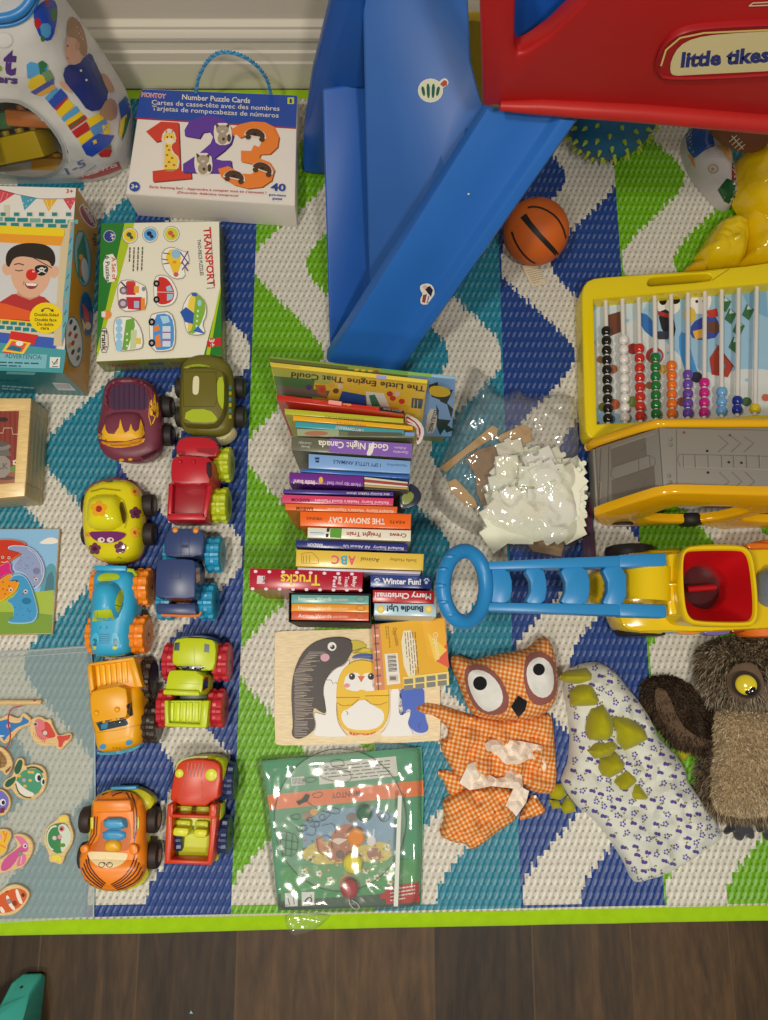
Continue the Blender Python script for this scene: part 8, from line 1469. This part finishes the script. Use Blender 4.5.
    for x, y in ((225, 630), (250, 632), (192, 738), (232, 694), (150, 660)): d.ell(*Q1((x, y))[0], 1.8, 1.5, C(210, 170, 50))
    d.ell(*Q1((292, 672))[0], 3, 4.4, C(222, 220, 208)); d.ell(*Q1((300, 676))[0], 1.9, 3, BLACK); d.ell(*Q1((330, 705))[0], 2, 4, C(222, 220, 208)); d.ell(*Q1((333, 706))[0], 1.3, 2.6, BLACK); mag(d, Q1, 185, 692, C(150, 160, 150)); d.build('painted_face', 'paper', o)
    o, d = fish(Q2, ((-90, 0), (0, -10), (38, 6), (72, 55), (78, 110), (52, 165), (20, 192), (-90, 190)), 'purple wooden fish with an open mouth, at the left edge'); d.poly(smooth(Q2((-80, 10), (0, 0), (34, 20), (62, 60), (64, 110), (40, 150), (0, 175), (-80, 170)), 1), C(104, 104, 170)); d.ell(*Q2((20, 90))[0], 3, 3.4, C(222, 216, 210)); d.ell(*Q2((24, 92))[0], 1.7, 2.2, BLACK); d.poly(Q2((0, 135), (36, 125), (30, 165), (0, 170)), C(110, 40, 50)); d.build('painted_face', 'paper', o)
    o, d = fish(Q2, ((-90, 290), (0, 285), (40, 282), (78, 302), (82, 350), (54, 392), (48, 450), (10, 486), (-90, 470)), 'yellow and orange wooden fish at the left edge, beside the pink one'); d.poly(smooth(Q2((-80, 300), (20, 296), (68, 310), (70, 350), (44, 390), (38, 440), (6, 470), (-80, 460)), 1), C(222, 176, 40))
    for a in (((20, 300), (45, 350)), ((0, 400), (40, 420)), ((50, 310), (30, 380))): d.line(Q2(*a), 1.6, C(216, 130, 40))
    d.ell(*Q2((0, 340))[0], 2.2, 3.4, C(206, 150, 160)); d.build('painted_face', 'paper', o)
    o, d = fish(Q2, ((90, 332), (128, 315), (190, 328), (238, 380), (241, 442), (204, 514), (162, 566), (120, 576), (60, 594), (0, 610), (-60, 605), (-30, 520), (60, 468), (104, 430), (132, 400)), 'pink wooden shrimp beside the yellow fish', 'wooden_shrimp'); pk = C(206, 110, 140)
    d.poly(smooth(Q2((98, 334), (150, 336), (200, 380), (210, 440), (180, 450), (150, 400), (130, 365)), 1), pk); d.poly(smooth(Q2((125, 430), (160, 400), (200, 400), (205, 445), (150, 460), (90, 560), (20, 600), (0, 560), (40, 490)), 1), C(190, 80, 130)); d.poly(smooth(Q2((150, 460), (190, 470), (190, 520), (165, 550), (110, 560)), 1), pk); d.line(Q2((160, 470), (150, 540)), .8, C(224, 180, 180)); d.ell(*Q2((182, 408))[0], 2.2, 2.4, C(216, 190, 200)); d.ell(*Q2((184, 408))[0], 1, 1.2, C(70, 30, 50)); mag(d, Q2, 148, 466, C(120, 140, 120), 2.2); d.build('painted_face', 'paper', o)
    o, d = fish(Q2, ((326, 312), (342, 265), (418, 212), (428, 188), (475, 176), (502, 194), (504, 235), (528, 290), (538, 340), (522, 402), (474, 470), (458, 532), (436, 548), (400, 528), (368, 528), (352, 506), (358, 472), (328, 412), (314, 360)), 'green and white wooden puffer fish with yellow fins, apart from the others'); d.poly(smooth(Q2((335, 320), (360, 265), (420, 240), (480, 238), (515, 300), (520, 370), (480, 430), (430, 470), (370, 440), (338, 390)), 1), C(46, 124, 64)); d.poly(smooth(Q2((420, 262), (470, 240), (515, 300), (520, 370), (480, 430), (445, 460), (440, 380), (450, 340), (430, 310)), 1), C(196, 206, 180)); d.poly(smooth(Q2((425, 228), (440, 195), (480, 190), (495, 215), (480, 235)), 1), C(218, 200, 60)); d.poly(smooth(Q2((380, 480), (430, 470), (455, 500), (440, 535), (420, 510), (395, 520), (375, 505)), 1), C(218, 200, 60)); d.poly(smooth(Q2((425, 395), (470, 385), (480, 410), (450, 420)), 1), C(90, 130, 40)); d.ell(*Q2((450, 282))[0], 2.8, 3, C(200, 120, 120)); d.ell(*Q2((448, 284))[0], 1.5, 1.6, C(90, 30, 30)); mag(d, Q2, 397, 350, C(190, 190, 185)); d.ell(*Q2((436, 342))[0], 2.2, 2.2, C(215, 140, 140))
    for k in range(18): a = 1.9 + k * .17; d.ell(*Q2((402 + 58 * math.cos(a), 352 + 88 * math.sin(a)))[0], .9, .9, C(206, 216, 190))
    d.build('painted_face', 'paper', o)
    o, d = fish(Q2, ((-60, 785), (0, 742), (50, 698), (120, 684), (182, 712), (216, 750), (208, 792), (162, 864), (100, 910), (30, 920), (-60, 912)), 'orange and white striped wooden clownfish, lowest on the sleeve'); oc = C(200, 84, 34)
    d.poly(smooth(Q2((-50, 800), (40, 740), (110, 715), (170, 725), (202, 760), (180, 815), (120, 870), (40, 900), (-50, 890)), 1), oc); d.poly(smooth(Q2((110, 725), (130, 722), (150, 780), (168, 825), (150, 835), (122, 790)), 1), C(222, 214, 190)); d.poly(smooth(Q2((40, 775), (60, 765), (80, 820), (115, 868), (98, 880), (62, 840)), 1), C(222, 214, 190)); d.poly(smooth(Q2((0, 850), (15, 850), (40, 890), (20, 900), (0, 880)), 1), C(222, 214, 190)); d.poly(smooth(Q2((82, 820), (110, 800), (130, 830), (105, 852)), 1), C(130, 50, 24)); d.ell(*Q2((168, 766))[0], 1.7, 2, C(70, 40, 20)); mag(d, Q2, 64, 812, C(150, 130, 120)); d.line(Q2((40, 745), (60, 738)), 1.4, C(150, 60, 30)); d.build('painted_face', 'paper', o)
    m = MB(); a, b = P(*Q1((-300, 96))[0], zb + .0045), P(*Q1((320, 94))[0], zb + .0045); m.tube([a, b - (b - a).normalized() * .001, b], [.0042, .0042, .0036], wd, 16); t = thing('fishing_rod', 'thin pale wooden fishing rod with a red string, on the plastic sleeve', 'fishing rod', (a + b) / 2); m.build('rod', 'wood', t); m = MB(); m.ball(P(*Q1((264, 82))[0], zb + .0085), (.0022, .0014, .0008), C(176, 40, 50), 10, 6); m.build('string_knot', 'plastic', t)
    m = MB(); m.tube([P(u, v, zf + .0012) for u, v in smooth(Q1((170, 122), (120, 128), (85, 150), (62, 200), (60, 260), (80, 330), (75, 400), (45, 460)), 1, False)], .0009, C(178, 40, 60), 6); m.build('string', 'cloth', t)['label'] = 'red string'
fishes()
# ================================================================= BAG OF BUILDING BLOCKS
vmat('bagskin', 0.3, 0.5, bmp=(14, 0.5, 0.012))
def block_bag():
    W = zoomed(0, 0, .19608); t = thing('block_bag', 'large white printed bag of building blocks with a clear window, at the top left', 'bag', Vector((-.66, 1.0, RUGZ)))
    xl, xr = -.92, -.468; y0, y1 = .888, 1.092; nr, nz = 96, 46; rings = []
    for j in range(nz + 1):
        f = j / nz; z = RUGZ + .0006 + f * .40; k = math.sin(min(1, f * 6) * math.pi / 2); s = 1 - .55 * f ** 2.2
        xa = xl + .01 * (1 - k) + .05 * f; xb = xr - .012 * (1 - k) + .004 * math.sin(f * 7) - .045 * f; yc = (y0 + y1) / 2 + .01 * f; hy = (y1 - y0) / 2 * s * (.9 + .1 * k) + .008 * math.sin(f * math.pi); ring = []
        for i in range(nr):
            a = 2 * math.pi * i / nr; ca, sa = math.cos(a), math.sin(a); x = (xa + xb) / 2 + (xb - xa) / 2 * math.copysign(abs(ca) ** .42, ca); y = yc + hy * math.copysign(abs(sa) ** .6, sa)
            n = noise.noise(Vector((x * 9, z * 9, 2 + y * 3))) * .014 + noise.noise(Vector((x * 26, z * 22, 5))) * .004; ring.append(Vector((x, y + n * (1 if sa < 0 else .3) * k, z)))
        rings.append(ring)
    full = MB(); full.loft(rings, C(200, 196, 182)); win = smooth(W((-160, 560), (-60, 515), (60, 508), (130, 530), (215, 592), (292, 682), (334, 765), (328, 840), (272, 892), (200, 915), (60, 908), (-100, 880), (-170, 760)), 1)
    sk, wd = MB(), MB(); sk.V = list(full.V); wd.V = list(full.V)
    for f in full.Fc:
        c = sum((Vector(full.V[k]) for k in f), Vector()) / len(f); u, v = PX(c)
        if len(f) == 4 and c.y < .96 and inside(u, v, win): wd.Fc.append(f); wd.K.append(WHITE)
        else: sk.Fc.append(f); sk.K.append(C(202, 198, 184))
    sk.build('bag_skin', 'bagskin', t); wd.build('clear_window', 'clear_film', t, sharp=180)
    hit = on_mesh(full); d = Draw(hit, 4, base=.0008); d.line(win + [win[0]], 4.6, C(158, 160, 150)); d.line([(x + (x - 10) * .035, y + (y - 140) * .05) for x, y in win + [win[0]]], 1.2, C(196, 192, 178)); d.build('window_border', 'bagskin', t)
    d = Draw(hit, 4, base=.0006); pu = C(76, 48, 112); d.text('t', W((12, 372))[0], W((80, 378))[0], 25, pu, .05); d.ell(*W((-2, 350))[0], 2.6, 3, C(120, 160, 50)); d.text('builders', W((-190, 405))[0], W((90, 428))[0], 7.4, pu, .05); d.ell(*W((20, 205))[0], 9, 8, C(190, 184, 168)); d.ell(*W((20, 205))[0], 8, 7, C(206, 202, 188))
    bw, gy, rdd, yy, gg = C(36, 70, 160), C(80, 150, 190), C(180, 36, 36), C(222, 186, 26), C(50, 110, 56)
    for q, c in ((((165, 60), (200, 20), (250, -10), (290, 10), (295, 90), (270, 200), (230, 212), (190, 170)), bw), (((230, -10), (252, -10), (255, 30), (236, 36)), rdd), (((172, 95), (205, 92), (212, 140), (180, 148)), rdd), (((255, 40), (290, 40), (292, 100), (262, 110)), gg), (((200, 120), (262, 118), (258, 190), (215, 195)), gy), (((205, 185), (225, 180), (230, 210), (212, 215)), gg)): d.poly(smooth(W(*q), 1), c)
    for q, c in ((((135, 330), (155, 315), (195, 325), (220, 310), (245, 330), (240, 380), (180, 400), (140, 400)), gy), (((195, 320), (215, 308), (240, 325), (232, 370), (205, 380)), gg), (((150, 405), (200, 378), (240, 400), (230, 440), (165, 462), (142, 445)), yy), (((215, 370), (255, 355), (275, 395), (240, 430)), C(110, 140, 90)), (((155, 470), (275, 395), (275, 430), (180, 485)), C(70, 80, 150)), (((180, 485), (270, 430), (285, 450), (215, 490)), C(214, 160, 50)), (((228, 500), (285, 445), (305, 470), (250, 525)), gy), (((245, 520), (310, 450), (345, 490), (275, 555)), bw), (((275, 555), (330, 505), (345, 488), (345, 510), (290, 565)), rdd), (((285, 570), (345, 505), (380, 540), (310, 600)), yy), (((312, 605), (390, 540), (408, 565), (330, 625)), gy), (((330, 620), (410, 570), (425, 585), (345, 645)), yy), (((345, 640), (430, 585), (445, 605), (360, 665)), rdd), (((350, 650), (425, 590), (430, 600), (360, 655)), gg), (((365, 672), (440, 620), (460, 660), (390, 705)), rdd), (((395, 705), (460, 665), (480, 690), (415, 740)), yy), (((440, 610), (520, 570), (540, 600), (460, 650)), yy), (((460, 650), (540, 605), (555, 650), (480, 700)), C(80, 130, 180)), (((520, 640), (560, 630), (560, 680), (530, 690)), yy), (((415, 745), (500, 680), (560, 690), (585, 690), (560, 740), (470, 800), (440, 790)), bw), (((470, 720), (490, 710), (495, 730), (478, 738)), yy), (((500, 785), (560, 740), (572, 770), (560, 800), (515, 802)), rdd), (((540, 750), (565, 735), (570, 755), (548, 768)), gg), (((605, 530), (640, 490), (670, 520), (665, 600), (620, 610)), C(36, 80, 150)), (((615, 610), (648, 580), (640, 640), (618, 700), (606, 690)), yy), (((640, 600), (665, 590), (640, 680), (622, 722)), gg)): d.poly(W(*q), c)
    sk_ = C(205, 156, 126)
    d.poly(smooth(W((335, 250), (338, 200), (360, 130), (400, 130), (430, 200), (425, 270), (410, 335), (360, 330), (335, 305)), 1), sk_); d.poly(smooth(W((345, 190), (345, 120), (360, 80), (400, 100), (435, 170), (450, 260), (430, 290), (405, 270), (395, 200), (365, 190)), 1), C(150, 112, 74)); d.ell(*W((395, 232))[0], 2.4, 4.6, C(190, 136, 108)); d.ell(*W((345, 234))[0], .9, 1, C(70, 50, 40)); d.line(W((338, 296), (352, 298)), .8, C(170, 80, 80))
    d.poly(smooth(W((335, 330), (400, 330), (430, 290), (465, 265), (490, 330), (540, 420), (555, 490), (520, 560), (450, 570), (400, 500), (375, 470), (318, 400)), 1), C(34, 48, 110)); d.poly(smooth(W((300, 420), (325, 410), (372, 472), (350, 470), (320, 450)), 1), sk_); d.poly(smooth(W((480, 300), (515, 380), (555, 470), (545, 480), (500, 390)), 1), C(26, 36, 86)); d.poly(smooth(W((515, 370), (545, 380), (580, 440), (585, 470), (555, 470), (530, 420)), 1), C(176, 130, 104)); d.poly(smooth(W((505, 575), (550, 495), (600, 520), (600, 600), (560, 620), (515, 590)), 1), C(166, 130, 90)); d.ell(*W((413, 360))[0], 1.2, 1.2, WHITE); d.ell(*W((441, 408))[0], 1.2, 1.2, WHITE)
    d.text('1-5', W((345, 893))[0], W((440, 842))[0], 7, C(100, 110, 150), .01); d.line(W((430, 885), (490, 842)), .6, C(110, 120, 120)); d.poly(W((385, 912), (500, 880), (605, 824), (622, 862), (560, 888), (470, 912)), C(178, 34, 40)); d.text('Fisher-Price', W((420, 905))[0], W((600, 848))[0], 4.4, C(225, 205, 200), .03); d.build('printed_front', 'bagskin', t)
    m = MB(); pts = []
    for u, v in smooth(W((-260, 60), (-120, 92), (0, 92), (70, 78), (125, 45), (160, -10), (190, -80)), 2, False):
        q = hit(u, v, .002)
        if q is not None: pts.append(q)
    for r, o in ((.0065, 0), (.0028, .008)): m.tube([p + Vector((0, -.001 - o * .3, -o * 1.4)) for p in pts], r, C(40, 120, 178), 10)
    m.build('zipper', 'plastic', t)['label'] = 'bright blue zipper around the top'
    rr = random.Random(3); g = 'building blocks inside the bag window'
    for i, (u, v, w_, c, lab) in enumerate(((12, 148, .15, yy, 'large yellow building block with a sloped end, behind the bag window'), (50, 164, .06, C(206, 150, 30), 'small amber building block at the right of the bag window'), (0, 120, .05, gg, 'green building block at the left of the bag window'), (32, 118, .08, C(196, 110, 36), 'orange building block at the top of the bag window'), (-20, 165, .07, yy, 'yellow building block low at the left edge of the bag window'), (22, 172, .05, C(120, 84, 40), 'brown building block in the shade at the bottom of the bag window'))):
        p = PY(u, v, .945 if i else .938); m = MB(); m.M = Matrix.Translation(p) @ Matrix.Rotation(rr.uniform(-.5, .5), 4, 'Y') @ Matrix.Rotation(-.75, 4, 'X'); h = .026 if i else .044; e = .016 if i else .026; m.box(-w_ / 2, w_ / 2, -e, e, -h / 2, h / 2, c, .003)
        n = max(1, int(w_ / .03))
        for k in range(n): x = (k - (n - 1) / 2) * .03; m.cyl((x, 0, h / 2 - .001), (x, 0, h / 2 + .007), .008, c, n=16)
        if any(not (xl + .03 < q[0] < xr - .02) for q in m.V) and i not in (2, 4): pass
        tag(m.build('building_block', 'plastic'), lab, 'building block', g)
block_bag()
# ================================================================= THINGS ON THE BARE FLOOR
CLAMP[0] = False
def teal():
    Z = zoomed(0, 960, .2604); t = thing('plastic_step', 'teal green moulded plastic edge with one screw hole, on the bare floor at lower left', 'toy furniture', P(15, 1000, 0)); c = C(52, 150, 130)
    b = MB(); tp = [((0, 175), .055), ((45, 86), .03), ((88, 51), .014), ((165, 49), .013), ((142, 90), .03), ((115, 140), .05), ((88, 220), .075), ((70, 300), .09), ((60, 400), .1), ((-240, 400), .1), ((-200, 320), .1), ((-90, 245), .08)]
    bs_ = [(10, 180), (52, 94), (92, 57), (178, 58), (176, 90), (170, 140), (160, 220), (156, 300), (154, 400), (-200, 400), (-180, 320), (-80, 250)]
    b.hexa([P(*Z(q)[0], .0006) for q in bs_], [P(*Z(q)[0], z) for q, z in tp], c, .004, 3); b.build('side_panel', 'moulded', t)
    d = Draw(on_mesh(b), 4); d.poly(Z((75, 104), (86, 97), (90, 103), (80, 111)), C(20, 30, 28)); d.build('screw_hole', 'moulded', t)
teal()
m = MB(); q = [P(u, v, .0015) for u, v in ((189.5, 1013.5), (193, 1013.8), (191, 1010.6))]; m.hexa([p - Vector((0, 0, .001)) for p in q], q, C(110, 170, 170), 0); tag(m.build('paper_scrap', 'paper'), 'tiny pale teal triangular scrap on the dark floor', 'scrap')
